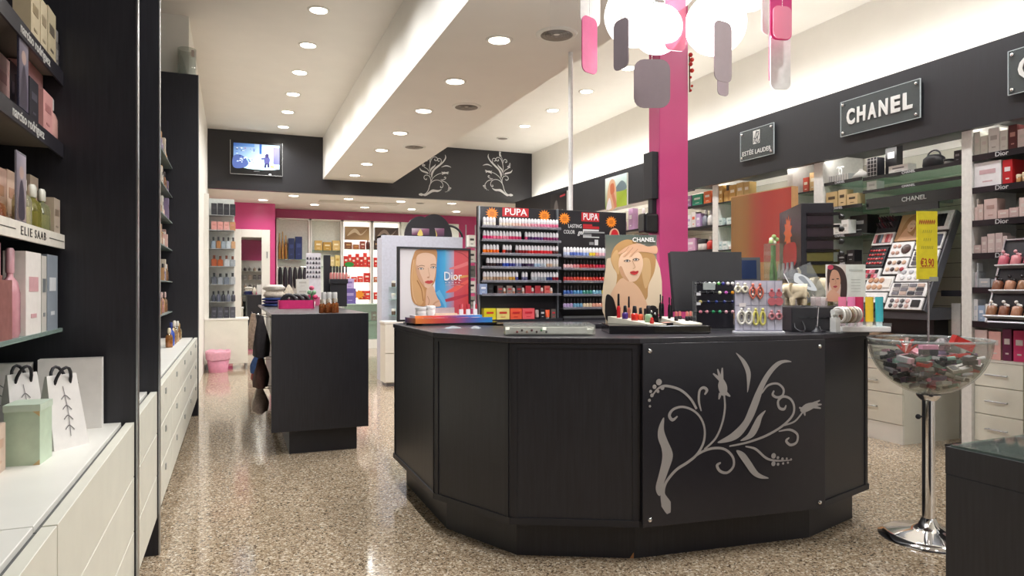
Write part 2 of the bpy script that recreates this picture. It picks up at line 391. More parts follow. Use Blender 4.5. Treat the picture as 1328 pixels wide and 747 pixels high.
# ================================================================== goods: one builder for every bottle, carton, jar, tube
_pm = {}
def lighter(c, k):
    c = c.lstrip('#'); v = [int(c[i:i+2], 16) for i in (0, 2, 4)]
    return '#%02x%02x%02x' % tuple(int(max(0, min(255, x+(255-x)*k if k > 0 else x*(1+k)))) for x in v)
def good_meshes(kind, w, d, h, col, cap):
    """-> list of (part name, mesh); local front is -Y, base z=0, centred in x,y"""
    q = lambda a: max(round(a, 3), .003)
    w, d, h = q(w), q(d), q(h)
    key = (kind, w, d, h, col, cap)
    if key in _pm: return _pm[key]
    P = []
    body = mat(col, .4, var=.04); cm = mat(cap, .3)
    if kind == 'carton':
        P.append(('body', MB().box(-w/2, w/2, -d/2, d/2, 0, h, body)))
        b = MB(); b.box(-w*.3, w*.3, -d/2-.0012, -d/2, h*.52, h*.70, cm)
        P.append(('label_print', b)); P.append(('label_line', MB().box(-w*.18, w*.18, -d/2-.0012, -d/2, h*.2, h*.25, cm)))
    elif kind == 'flacon':
        g = mat(col, .08, spec=.6, var=.1, coat=.5)
        b = MB(); e = min(w, d)*.18
        pl = [(-w/2+e, -d/2), (w/2-e, -d/2), (w/2, -d/2+e), (w/2, d/2-e), (w/2-e, d/2), (-w/2+e, d/2), (-w/2, d/2-e), (-w/2, -d/2+e)]
        b.prism(pl, 0, h*.62, g); b.prism([(x*.6, y*.6) for x, y in pl], h*.62, h*.67, g)
        P.append(('body', b)); P.append(('cap', MB().prism([(x*.42, y*.6) for x, y in pl], h*.67, h, cm)))
    elif kind == 'glass':
        g = clear(lighter(col, .2), refl=.6, haze=.25)
        b = MB(); b.lathe([(w*.44, 0), (w*.5, h*.06), (w*.5, h*.5), (w*.42, h*.62), (w*.18, h*.68), (w*.16, h*.72)], g, 16, sy=d/w)
        b.lathe([(w*.42, h*.03), (w*.46, h*.08), (w*.46, h*.4)], mat(col, .1, coat=.5), 16, sy=d/w)
        P.append(('body', b)); P.append(('cap', MB().lathe([(w*.2, h*.72), (w*.24, h*.75), (w*.24, h*.94), (w*.16, h)], cm, 14, sy=d/w)))
    elif kind == 'bottle':
        g = mat(col, .15, var=.08, coat=.4)
        b = MB().lathe([(w*.42, 0), (w*.5, h*.05), (w*.5, h*.5), (w*.38, h*.62), (w*.17, h*.68), (w*.16, h*.72)], g, 14, sy=d/w)
        P.append(('body', b)); P.append(('cap', MB().lathe([(w*.2, h*.72), (w*.22, h*.75), (w*.22, h*.97), (w*.15, h)], cm, 12, sy=d/w)))
    elif kind == 'jar':
        b = MB().lathe([(w*.44, 0), (w*.5, h*.08), (w*.5, h*.55), (w*.44, h*.6)], mat(col, .2, coat=.3), 16, sy=d/w)
        P.append(('body', b)); P.append(('lid', MB().lathe([(w*.5, h*.6), (w*.52, h*.64), (w*.52, h*.94), (w*.46, h)], cm, 16, sy=d/w)))
    elif kind == 'tube':
        b = MB(); n = 14; rows = []
        for t in (0, .3, .6, .85, 1):
            z = h*.16+t*h*.84; a = w/2*(.9+.1*t); c_ = d/2*(1-t)+.002
            rows.append([(a*cos(2*pi*i/n), c_*sin(2*pi*i/n), z) for i in range(n)])
        vs = [p for r_ in rows for p in r_]; fs = [(j*n+i, j*n+(i+1) % n, (j+1)*n+(i+1) % n, (j+1)*n+i) for j in range(4) for i in range(n)]
        b.add(vs, fs, body, True); b.add(vs, [tuple(range(n-1, -1, -1)), tuple(range(4*n, 5*n))], body)
        P.append(('body', b)); P.append(('cap', MB().lathe([(w*.36, 0), (w*.36, h*.16)], cm, 14, sy=d/w)))
    elif kind == 'polish':
        b = MB().lathe([(w*.46, 0), (w*.5, h*.04), (w*.5, h*.4), (w*.3, h*.5)], mat(col, .12, coat=.5, var=.03), 10, sy=d/w)
        c2 = MB().lathe([(w*.3, h*.48), (w*.33, h*.52), (w*.26, h*.97), (w*.18, h)], cm, 10, sy=d/w)
        P.append(('body', b)); P.append(('cap', c2))
    elif kind == 'wpolish':
        b = MB().lathe([(w*.46, 0), (w*.5, h*.04), (w*.5, h*.42), (w*.44, h*.48)], mat(col, .12, coat=.5, var=.03), 10, sy=d/w)
        c2 = MB().lathe([(w*.46, h*.46), (w*.49, h*.52), (w*.47, h*.8), (w*.3, h*.96), (w*.12, h)], cm, 10, sy=d/w)
        P.append(('body', b)); P.append(('cap', c2))
    elif kind == 'lipstick':
        P.append(('body', MB().lathe([(w*.5, 0), (w*.5, h*.45), (w*.42, h*.47), (w*.42, h*.52)], cm, 12)))
        P.append(('bullet', MB().lathe([(w*.36, h*.52), (w*.36, h*.85), (w*.2, h)], body, 12)))
    P = [(n_, mesh_from(b_, n_)) for n_, b_ in P]
    _pm[key] = P
    return P
_merged = {}
def merged(kind, w, d, h, col, cap):
    P = good_meshes(kind, w, d, h, col, cap); key = tuple(m.name for _, m in P)
    if key in _merged: return _merged[key]
    bm = bmesh.new(); ms = []
    for _, m in P:
        k0 = len(bm.faces); bm.from_mesh(m); bm.faces.ensure_lookup_table()
        for f in bm.faces[k0:]: f.material_index = len(ms)+f.material_index
        ms += list(m.materials)
    me = bpy.data.meshes.new(kind); bm.to_mesh(me); bm.free()
    for m in ms: me.materials.append(m)
    _merged[key] = me; return me
NAMES = {'carton': ('product_carton', 'carton'), 'flacon': ('perfume_flacon', 'perfume bottle'), 'glass': ('perfume_bottle', 'perfume bottle'),
         'bottle': ('cosmetic_bottle', 'bottle'), 'jar': ('cream_jar', 'jar'), 'tube': ('squeeze_tube', 'tube'),
         'polish': ('nail_polish', 'nail polish'), 'wpolish': ('nail_polish', 'nail polish'), 'lipstick': ('lipstick', 'lipstick')}
NOUN = {'carton': 'carton', 'flacon': 'square perfume bottle', 'glass': 'rounded glass perfume bottle', 'bottle': 'bottle', 'jar': 'lidded jar', 'tube': 'squeeze tube',
        'polish': 'nail polish bottle', 'wpolish': 'nail polish bottle', 'lipstick': 'lipstick'}
CN = {}
def cname(c):
    """everyday colour word of a hex colour"""
    if c in CN: return CN[c]
    import colorsys
    h = c.lstrip('#'); r, g, b = (int(h[i:i+2], 16)/255 for i in (0, 2, 4)); hh, s, v = colorsys.rgb_to_hsv(r, g, b); hh *= 360
    if v < .2: n = 'black'
    elif s < .1: n = 'white' if v > .86 else ('pale grey' if v > .68 else ('grey' if v > .4 else 'dark grey'))
    else:
        n = 'red' if hh < 14 or hh >= 345 else 'orange' if hh < 36 else 'yellow' if hh < 66 else 'green' if hh < 165 else 'turquoise' if hh < 195 else 'blue' if hh < 250 else 'purple' if hh < 295 else 'pink'
        if n == 'orange' and s < .62: n = 'beige' if v > .65 else 'brown'
        elif n == 'orange' and v < .6: n = 'brown'
        elif n == 'red' and s < .45 and v > .7: n = 'pink'
        elif n == 'red' and s < .45: n = 'brown'
        elif n == 'yellow' and s < .4: n = 'cream'
        elif n == 'yellow' and v < .8: n = 'gold'
        if n not in ('beige', 'brown', 'cream', 'gold'):
            if v < .45: n = 'dark '+n
            elif s < .4: n = 'pale '+n
    CN[c] = n; return n
def good(kind, x, y, z, w, d, h, col, cap, place, rz=0, group=None, parts=False, label=None, noun=None):
    nm, cat = NAMES[kind]; mate = CN
    if not label:
        a = h/max(w, 1e-4)
        size = ('tall slim ' if a > 3 else 'tall ' if a > 2 else 'low wide ' if a < .55 else '') if kind in ('carton', 'bottle', 'flacon', 'glass') else ''
        extra = '' if kind in ('carton',) else ' with %s cap' % cname(cap) if kind != 'lipstick' else ' in a %s case' % cname(cap)
        label = '%s%s %s%s %s' % (size, cname(col), noun or NOUN[kind], extra, place)
        if len(label.split()) > 16: label = '%s%s %s %s' % (size, cname(col), noun or NOUN[kind], place)
        if len(label.split()) > 16: label = '%s %s %s' % (cname(col), cat, place)
    group = group or 'goods '+place
    if parts:
        t = T(nm, label, cat, (x, y, z), rz, group)
        for n_, m_ in good_meshes(kind, w, d, h, col, cap): put(n_, m_, t)
        return t
    return solo(nm, merged(kind, w, d, h, col, cap), label, cat, (x, y, z), rz, group or 'goods '+place)
def goodX(kind, u0, u1, vt, xp, z, d, col, cap, place, right=True, ymax=None, **k):
    """item standing on a shelf at height z, its front traced on the plane x=xp of a side wall"""
    um = (u0+u1)/2; a = PX(u0, vt, xp).y; b = PX(u1, vt, xp).y; h = PX(um, vt, xp).z-z
    if ymax is not None: a, b = min(a, ymax), min(b, ymax)
    return good(kind, xp+(d/2 if right else -d/2), (a+b)/2, z, abs(a-b)*.96, d, max(h, .01), col, cap, place, -pi/2 if right else pi/2, **k)
def goodY(kind, u0, u1, vt, yp, z, d, col, cap, place, **k):
    um = (u0+u1)/2; a = PY(u0, vt, yp).x; b = PY(u1, vt, yp).x; h = PY(um, vt, yp).z-z
    return good(kind, (a+b)/2, yp+d/2, z, abs(a-b)*.96, d, max(h, .01), col, cap, place, 0, **k)
# ================================================================== left wall: black dividers, drawer chests, shelves
XF = -.35
def divider(y, label, top=3.6, th=.045):
    t = T('divider_panel', label, 'panel', ((XL+XF)/2, y, 0))
    hw = (XF-XL)/2
    bev(put('panel_board', MB().box(-hw, hw-.006, -th/2, th/2, 0, top, BLACK), t), .002)
    put('edge_strip', MB().box(hw-.006, hw, -th/2-.002, th/2+.002, 0, top, ALU), t)['label'] = 'bright aluminium edge strip'
divider(1.0, 'tall black divider panel at the window end of the perfume wall')
divider(3.08, 'tall black divider panel beside the white gift bags')
divider(3.94, 'tall black divider panel between the narrow bay and the long bay of bottles')
divider(8.06, 'tall black divider panel carrying the glass vase on its top')
solo('bay_top_board', MB().box(XL, XF-.01, 8.084, 8.3, 3.55, 3.6, BLACK), 'black top board between vase panel and white wall', 'board')
solo('bay_filler', MB().box(-.6, -.42, 8.084, 8.29, 0, 3.55, BLACK), 'black tall filler board behind the vase panel', 'board')
def chest(y0, y1, label, group=None, ztop=.83, rows=3, handle=False):
    t = T('drawer_chest', label, 'drawers', ((XL+XF)/2-.012, (y0+y1)/2, 0), 0, group)
    hw = (XF-XL)/2; ZB0 = .19; L = (y1-y0)/2
    put('carcass', MB().box(-hw+.014, hw-.075, -L, L, ZB0, ztop-.02, CREAM), t)
    bev(put('top_board', MB().box(-hw+.014, hw-.045, -L, L, ztop-.02, ztop, WHITE), t), .002)
    put('channel', MB().box(hw-.06, hw-.03, -L, L, ztop-.05, ztop-.015, mat('#55585a', .35, .5)), t)['label'] = 'dark recessed finger channel'
    hgt = (ztop-ZB0)/rows
    for k in range(rows):
        d = put('drawer', MB().box(hw-.03, hw, -L+.002, L-.002, ZB0+k*hgt+.002, ZB0+(k+1)*hgt-.002, CREAM), t); bev(d, .0015)
        if handle:
            put('handle', MB().box(hw, hw+.006, -.016, .016, ZB0+(k+.72)*hgt-.016, ZB0+(k+.72)*hgt+.016, ALU), d)
    for yy in (-L+.06, L-.06):
        put('leg', MB().cyl(hw-.1, yy, 0, ZB0, .018, BLACKM, 10), t)
chest(1.03, 1.79, 'white drawer chest at the window end of the perfume wall')
chest(1.795, 3.055, 'long white drawer chest under the gift bags')
chest(3.105, 3.915, 'white drawer chest between the two closely set black dividers')
n = 5; s = (8.03-3.965)/n
nm = ['beside the middle black divider', 'second from the middle black divider', 'in the middle of the long bay', 'second from the vase panel', 'beside the panel with the vase']
for i in range(n): chest(3.965+i*s, 3.965+(i+1)*s-.004, 'white drawer chest with small square handles '+nm[i], 'drawer chests of the long bay', handle=True)
# ---- shelves of the near bay
def shelfX(name, y0, y1, xf, xb, z, th, m, label, band=None, group=None):
    t = T(name, label, 'shelf', ((xf+xb)/2, (y0+y1)/2, z-th), 0, group); L = (y1-y0)/2; w = abs(xf-xb)/2
    bev(put('shelf_board', MB().box(-w, w, -L, L, 0, th, m), t), .0015)
    return t, L, w
SXF = -.60
t, L, w = shelfX('glass_shelf', 1.03, 3.055, SXF, XL, 1.2, .014, clear('#cfe5dc', haze=.25), 'dark-edged glass shelf under the tall rose perfume cartons')
t, L, w = shelfX('perfume_shelf', 1.03, 3.055, SXF-.004, XL, 1.545, .02, mat('#2c2b2f', .4), 'shelf with a white front band lettered ELIE SAAB')
b = put('front_band', MB().box(w-.001, w+.01, -L, L, -.028, .024, mat('#e6e0d4', .4)), t)
def lettX(t, s, size, x, y, z, m, bold=0, **k):     # lettering on a front that faces +X
    return put('printed_lettering', text_mesh(s, size, m, bold, **k), t, (x, y, z), pi/2)
INK = mat('#2a2523', .5); SILV = mat('#d8d6d2', .35, .2)
yc = PX(41, 296, SXF).y-2.0425
lettX(b, 'ELIE', .038, w+.0107, yc-.085, -.003, INK, 0, spacing=1.25, fit=.125); lettX(b, 'SAAB', .038, w+.0107, yc+.08, -.003, INK, 0, spacing=1.25, fit=.14)
put('rule_line', MB().box(w+.01, w+.0112, -L+.1, yc-.2, -.003, -.0005, INK), b); put('rule_line', MB().box(w+.01, w+.0112, yc+.2, L-.02, -.003, -.0005, INK), b)
for zz, lab, u in ((1.89, 'black shelf lettered narciso rodriguez under the pink cartons', 37), (2.16, 'black shelf lettered narciso rodriguez under the beige cartons', 46)):
    t, L, w = shelfX('perfume_shelf', 1.03, 3.055, SXF-.004, XL, zz, .016, clear('#b9b2aa', haze=.55), lab)
    b = put('front_band', MB().box(w-.001, w+.006, -L+.55, L, -.034, .018, mat('#26242b', .35)), t)
    yc = PX(u, 165 if u == 37 else 30, SXF).y-2.0425
    lettX(b, 'narciso rodriguez', .045, w+.0068, yc, -.008, SILV, .0006, fit=.36)
# ---- goods in the near bay
LG = dict(right=False)
pl = 'on the dark glass shelf'
goodX('flacon', -14, 18, 314, -.606, 1.2, .07, '#a8736d', '#c08d92', pl, right=False, parts=True)
goodX('bottle', 19, 32, 322, -.606, 1.2, .05, '#c98f98', '#c99aa2', pl, right=False, parts=True)
goodX('carton', 33, 53.5, 327, -.606, 1.2, .06, '#ece6e0', '#d9a9ad', pl, right=False, parts=True)
goodX('carton', 54, 60.5, 332, -.606, 1.2, .06, '#c9c5bd', '#73797c', pl, right=False, parts=True)
goodX('carton', 61, 75, 331, -.606, 1.2, .06, '#8f98a2', '#e6e8ea', pl, right=False, parts=True)
pl = 'on the white-banded shelf'
goodX('carton', -12, 9, 216, -.68, 1.545, .08, '#d6b3a2', '#b98a6c', pl, right=False, parts=True)
goodX('carton', 9, 21, 222, -.68, 1.545, .06, '#d9bca8', '#c0937a', pl, right=False, parts=True)
goodX('glass', -6, 15, 250, -.615, 1.545, .045, '#b5672f', '#c98a5c', pl, right=False, parts=True)
goodX('glass', 34.5, 46, 230, -.61, 1.545, .05, '#d8d3b0', '#e6e4dc', pl, right=False, parts=True)
goodX('glass', 46.5, 59, 240, -.61, 1.545, .05, '#a8a23a', '#dddccf', pl, right=False, parts=True)
goodX('glass', 59.5, 69.5, 246, -.61, 1.545, .05, '#b9bb86', '#dddccf', pl, right=False, parts=True)
good('carton', -.695, 2.985, 1.545, .11, .04, .21, '#cdb9a5', '#a89077', pl, pi/2, parts=True)
goodX('carton', 70, 78, 258, -.606, 1.545, .03, '#bfae9c', '#8c7a68', pl, right=False, parts=True)
pl = 'on the lower narciso shelf'
goodX('carton', -8, 13, 70, -.66, 1.89, .06, '#dcb2ac', '#c18d89', pl, right=False, parts=True)
goodX('carton', 13, 23, 82, -.69, 1.89, .05, '#1d1b22', '#3a3740', pl, right=False, parts=True)
goodX('carton', 36.5, 56, 88, -.66, 1.89, .06, '#d8a3a2', '#c08585', pl, right=False, parts=True)
goodX('carton', 38, 50, 104, -.61, 1.89, .04, '#2b2930', '#55525c', pl, right=False, parts=True)
goodX('carton', 56, 68.5, 121, -.607, 1.89, .045, '#d79f9b', '#b97f7d', pl, right=False, parts=True)
goodX('bottle', 69, 79, 128, -.607, 1.89, .04, '#d9a9a0', '#cfcac6', pl, right=False, parts=True)
pl = 'on the upper narciso shelf'
goodX('carton', 40, 52, -12, -.61, 2.16, .05, '#c7b89a', '#9c8c6f', pl, right=False, parts=True)
goodX('carton', 52.5, 61.5, 2, -.61, 2.16, .05, '#d0c2a4', '#a5957a', pl, right=False, parts=True)
goodX('carton', 62, 72.5, 14, -.61, 2.16, .05, '#c3b698', '#6f665a', pl, right=False, parts=True)
goodX('carton', 72.8, 75.4, 40, -.61, 2.16, .04, '#8f8a86', '#5d5956', pl, right=False, parts=True)
goodX('jar', 75.7, 78.5, 58, -.61, 2.16, .04, '#2a282c', '#1c1b1f', pl, right=False, parts=True)
# upright clear photo strips clipped to the shelves
for (u0, u1, vt, vb, x, z, lab) in ((24, 37, 47, 142, -.605, 1.89, 'dark upright photo strip standing on the lower narciso shelf'), (21, 34, 198, 286, -.605, 1.545, 'upright clear photo strip standing on the white-banded shelf')):
    y0, y1 = PX(u0, vt, x).y, PX(u1, vt, x).y; h = PX((u0+u1)/2, vt, x).z-z
    t = T('photo_strip', lab, 'photo strip', (x, (y0+y1)/2, z), pi/2)
    put('acrylic_plate', MB().box(-(y1-y0)/2, (y1-y0)/2, 0, .004, 0, h, mat('#3a3848', .25) if z > 1.6 else clear('#c9c3cc', haze=.35)), t)
    A = Art(); W2 = (y1-y0)/2
    A.rect(-W2*.9, W2*.9, h*.05, h*.97, ['#4a4350', '#5c5566', '#8c8490', '#6b6472'] if z > 1.6 else ['#6e5a58', '#9c8a86', '#b3aab4', '#8a8494'])
    A.ell(0, h*.72, W2*.45, h*.09, '#b59a90'); A.shape([(-W2*.6, h*.1), (W2*.6, h*.1), (W2*.4, h*.5), (0, h*.62), (-W2*.4, h*.5)], '#433c48')
    put('print', A.mesh(), t, (0, -.0006, 0))
# ---- on the chest top
ZT = .83
a = PZ(9, 604, ZT); b_ = PZ(49, 602, ZT); h = .178
t = T('gift_box', 'pale green cardboard gift box with gold corner marks on the white chest', 'box', (a.x+.045, 2.47, ZT), radians(-4))
gm = mat('#bccdb4', .45)
put('box_body', MB().box(-.045, .045, -.055, .055, 0, h-.02, gm), t); put('box_lid', MB().box(-.047, .047, -.057, .057, h-.02, h, mat('#c5d3c0', .4)), t)
for (x, z, k) in ((.045, 0, 1), (.045, h-.02, -1)):
    put('corner_mark', MB().add([(x+.0005, -.0562, z), (x-.018, -.0562, z), (x+.0005, -.0562, z+.016*k)], [(0, 1, 2) if k < 0 else (0, 2, 1)], mat('#cdb27e', .4)), t)
good('carton', -.66, 2.33, ZT, .12, .1, .135, '#d8bfae', '#c9a48f', '', pi/2, label='pink beige carton beside the pale green gift box', parts=True)
def paper_bag(x, y, w, d, h, rz, label, ridge=True, handle=True):
    t = T('gift_bag', label, 'gift bag', (x, y, ZT), rz)
    pm = mat('#e9e5e1', .55, var=.03); b = MB()
    if ridge:
        vs = [(-w/2, -d/2, 0), (w/2, -d/2, 0), (w/2, d/2, 0), (-w/2, d/2, 0), (-w*.42, -.004, h), (w*.42, -.004, h), (w*.42, .004, h), (-w*.42, .004, h)]
    else:
        vs = [(-w/2, -d/2, 0), (w/2, -d/2, 0), (w/2, d/2, 0), (-w/2, d/2, 0), (-w/2, -d*.46, h), (w/2, -d*.46, h), (w/2, d*.46, h), (-w/2, d*.46, h)]
    b.add(vs, [(0, 3, 2, 1), (0, 1, 5, 4), (1, 2, 6, 5), (2, 3, 7, 6), (3, 0, 4, 7)]+([(4, 5, 6, 7)] if ridge else []), pm)
    put('paper_body', b, t)
    if handle:
        for s_ in (-1, 1):
            pts = [(w*.22*cos(pi*k/8), s_*.006+s_*.018*sin(pi*k/8), h-.03+.055*sin(pi*k/8)) for k in range(9)]
            put('ribbon_handle', MB().tube(pts, .005, mat('#1f1d22', .6), 6), t)
    A = Art()
    for k in range(4):
        z = h*(.25+.14*k); sc = 1-.6*z/h if ridge else 1
        A.stroke([(-w*.12, z), (0, z+h*.05), (w*.13, z-h*.02)], .003, '#6e6a6c')
    A.stroke([(0, h*.15), (w*.02, h*.5), (-w*.03, h*.85)], .0025, '#8a8688')
    tilt = math.atan2(d/2-.004, h) if ridge else 0
    put('printed_sprig', A.mesh(), t, (0, -d/2-.001, 0.002), rot=(-tilt, 0, 0))
paper_bag(-.53, 2.67, .125, .10, .235, radians(50), 'white tent-shaped gift bag with black ribbon and sprig print')
paper_bag(-.66, 2.76, .12, .09, .235, radians(50), 'white gift bag with black ribbon behind the green box')
paper_bag(-.56, 2.99, .20, .06, .26, radians(3), 'white upright paper bag standing against the black divider', False, False)
paper_bag(-.78, 2.97, .2, .06, .25, radians(4), 'white upright paper bag half hidden by the ribboned bags', False, False)
# ---- shelves and bottles of the long bay
zs = (2.6, 2.30, 2.03, 1.745, 1.42, 1.11)
ords = ('top', 'second', 'third', 'fourth', 'fifth', 'lowest')
pal = ['#c9a27e', '#b98e63', '#d8c9b4', '#e0b9b0', '#a8785a', '#d9d2c6', '#8a7a96', '#cfae8a']
for k, z in enumerate(zs):
    shelfX('glass_shelf', 3.965, 8.03, SXF, XL, z, .012, clear('#b9c4bf', haze=.4), '%s glass shelf of the long bay between black dividers' % ords[k])
    y = 7.0
    while y < 7.9:
        w_ = RND.uniform(.06, .10); kd = RND.choice(['carton', 'glass', 'flacon', 'glass', 'carton', 'bottle'])
        good(kd, SXF-.035-RND.uniform(0, .05), y+w_/2, z, w_, .05, RND.uniform(.12, .23) if k < 5 else .2, RND.choice(pal), RND.choice(['#d9d6d0', '#3a3433', '#b8965c', '#c7a9a2']), 'on the %s glass shelf of the long bay' % ords[k], pi/2)
        y += w_+.02
for (y_, h_, c, cp, kd) in ((6.75, .17, '#c98a3e', '#e2d5b8', 'glass'), (6.95, .21, '#2f4fae', '#2b3d7d', 'bottle'), (7.13, .15, '#c79a5b', '#dcc9a0', 'glass'), (7.32, .21, '#d0b48e', '#e8e2d6', 'glass'), (7.5, .14, '#c2a27c', '#a8b0b4', 'flacon'), (7.7, .19, '#b98a4a', '#dcd9d0', 'glass'), (7.86, .16, '#d9c8a4', '#b8965c', 'glass')):
    good(kd, -.53, y_, ZT, .085, .06, h_, c, cp, 'on the white chest below the long bay', pi/2)
for k in range(4): good('carton', -.75, 7.2+k*.2, ZT, .14, .08, .26-.03*k, pal[k], '#e8e2d6', 'at the back of the white chest in the long bay', pi/2)
# vase on the panel
t = T('glass_vase', 'clear glass cylinder vase on top of the tall black divider', 'vase', (-.47, 8.17, 3.6))
put('vase_body', MB().lathe([(.088, 0.001), (.09, .006), (.09, .30), (.085, .30), (.085, .012), (1e-6, .012)], clear('#e9ece8', refl=.8, haze=.18), 24), t)
put('ribbon_tag', MB().box(.045, .075, -.091, -.087, .2, .27, mat('#b9aaa0', .5)), t)
# ================================================================== white cabinet and shelf rack at the end of the perfume aisle
YR = 12.4
t = T('base_cabinet', 'white low cabinet under the rack of men\'s scents, pink bin before it', 'cabinet', (-.12, YR+.3, 0))
put('cabinet_body', MB().box(-.335, .33, -.3, .3, .1, .82, CREAM), t); bev(put('cabinet_top', MB().box(-.335, .345, -.31, .3, .82, .85, WHITE), t), .003)
for x in (-.3, .3):
    for y in (-.26, .26): put('leg', MB().cyl(x, y, 0, .1, .02, ALU, 10), t)
t = T('shelf_rack', 'narrow white shelf rack of scents above the white low cabinet', 'shelves', (-.46, YR+.15, .85))
put('upright', MB().box(0, .07, -.13, -.05, 0, 2.05, WHITE), t); put('back_panel', MB().box(.0, .46, .12, .14, 0, 2.0, mat('#cfd3cf', .5)), t)
vz = [278.5, 298, 322, 345, 368.5, 391]
zz = [PY(288, v, YR).z for v in vz]+[.85]
for z in zz[:-1]: solo('wall_shelf', MB().box(-.39, .0, YR+.01, YR+.268, z-.012, z, ALU), 'metal wall shelf of the scent rack with %s' % {0: 'black cartons', 1: 'pink cartons', 2: 'mixed grey and amber flacons', 3: 'red-brown flacons', 4: 'grey flacons', 5: 'dark blue bottles'}[zz.index(z)], 'shelf')
rows = [('carton', ['#2c2d33']*4, '#3b3c43', .2, 'top'), ('carton', ['#d99a94', '#d99a94', '#dba39c', '#b8865e'], '#c98880', .15, 'second'), ('flacon', ['#8a98a6', '#a8764e', '#9aa6b0', '#b9c2c8', '#c9a27e'], '#3a3d42', .2, 'third'),
        ('flacon', ['#a85a3c', '#b0603e', '#b9bcc0', '#a0a6ac'], '#6b3a2a', .18, 'fourth'), ('flacon', ['#5a5f68', '#8b9198', '#747b86', '#a9adb0'], '#2b2e33', .19, 'fifth'),
        ('bottle', ['#3e4250', '#55596a', '#3b3d48', '#6a6e7c', '#44454f'], '#2a2b32', .18, 'sixth'), ('carton', ['#3a3b44', '#4a4b55', '#383941', '#50515a'], '#6a6b75', .19, 'seventh')]
for z, (kd, cols, cp, h, o_) in zip(zz, rows):
    n = len(cols); w_ = .38/n
    for i, c in enumerate(cols): good(kd, -.36+(i+.5)*w_, YR+.13, z, w_*.9, .08, h*RND.uniform(.93, 1.0), c, cp, 'on the %s level of the scent rack' % o_)
# bin
p = PZ(283, 482, 0)
t = T('waste_bin', 'pink waste bin lined with a pink bag beside the white low cabinet', 'bin', (p.x, 12.12, 0))
pb = mat('#d98fa6', .5)
put('bin_body', MB().lathe([(.14, 0), (.18, .30), (.175, .30), (.135, .01), (1e-6, .01)], pb, 18), t)
bl = MB(); prof = []
n = 18; vs = []; R2 = random.Random(3)
for j, (r, z) in enumerate(((.182, .2), (.188, .29), (.192, .335), (.178, .345), (.165, .25))):
    for i in range(n): vs.append((r*cos(2*pi*i/n)*(1+R2.uniform(-.03, .03)), r*sin(2*pi*i/n)*(1+R2.uniform(-.03, .03)), z+R2.uniform(-.015, .015)))
bl.add(vs, [(j*n+i, j*n+(i+1) % n, (j+1)*n+(i+1) % n, (j+1)*n+i) for j in range(4) for i in range(n)], mat('#e2a5b6', .35), True)
put('bin_liner', bl, t)
# ================================================================== back room: mirror, lit niches, cabinets
YW = 16.85
# framed mirror on the pink pier
a = PY(302, 297, 16.08); b = PY(350, 297, 16.08); ih0 = PY(306, 302, 16.08)
mx0, mx1 = a.x, b.x-.0; mz1 = a.z
t = T('wall_mirror', 'tall wall mirror in a wide white frame on the pink wall', 'mirror', ((mx0+mx1)/2, 16.1, 0)); hw = (mx1-mx0)/2
fw = .17
put('mirror_glass', MB().box(-hw+fw, hw-fw, -.03, -.025, .3, mz1-fw, MIRROR), t)
for (x0, x1, z0, z1) in ((-hw, -hw+fw, .1, mz1), (hw-fw, hw, .1, mz1), (-hw+fw, hw-fw, mz1-fw, mz1), (-hw+fw, hw-fw, .1, .3)):
    bev(put('frame_rail', MB().box(x0, x1, -.06, 0, z0, z1, WHITE), t), .006)
put('door_knob', MB().box(hw-.07, hw-.05, -.07, -.06, 2.0, 2.14, GREYM), t)
# wall cabinets
def zy(u, v): return PY(u, v, YW).z
def xy(u): return PY(u, 300, YW).x
zt = zy(380, 283); zd = zy(380, 336)
def niche(u0, u1, label, lit, shelves, depth=.24):
    x0, x1 = xy(u0), xy(u1); cx = (x0+x1)/2; hw = (x1-x0)/2
    t = T('wall_cabinet', label, 'cabinet', (cx, 17.1, .0))
    put('side_panel', MB().box(-hw, -hw+.03, -.25, 0, 0, zt, WHITE), t); put('side_panel', MB().box(hw-.03, hw, -.25, 0, 0, zt, WHITE), t)
    put('top_panel', MB().box(-hw, hw, -.25, 0, zt-.03, zt, WHITE), t)
    put('back_panel', MB().box(-hw+.03, hw-.03, -.02, 0, 0, zt-.03, glow('#fff8f2', 1.25) if lit else mat('#e9ece4', .5)), t)
    return t, cx, hw
for (u0, u1, lab, lit) in ((358.5, 402, 'white wall cabinet beside the pink pier with gold bottles and hair clips', 0), (402.6, 443.5, 'white wall cabinet with gold gift boxes behind the nail board', 0),
                      (444, 482, 'brightly backlit wall niche with red gift boxes and a brown banner', 1), (483, 519.5, 'backlit wall niche with a dark banner beside the grey unit', 1), (520, 595, 'white wall cabinet behind the round black headers', 0)):
    t, cx, hw = niche(u0, u1, lab, lit, 0)
    if not lit:
        z0 = 1.2
        if u0 > 500: bev(put('door', MB().box(-hw+.004, hw-.004, -.27, -.25, z0, zt-.004, mat('#e4e8de', .35)), t), .003)
place = ['fourth', 'third', 'second', 'top']
lv = {'top': zy(463, 323), 'second': zy(463, 346), 'third': zy(463, 366), 'fourth': zy(463, 388.5)}
for o_, z in lv.items():
    for (u0, u1, nm) in ((445, 481.3, 'red box'), (484, 519, 'dark banner')):
        solo('glass_shelf', MB().box(xy(u0)+.02, xy(u1)-.02, 16.86, 17.075, z-.012, z, GLASSG), '%s glass shelf in the backlit %s niche' % (o_, nm), 'shelf')
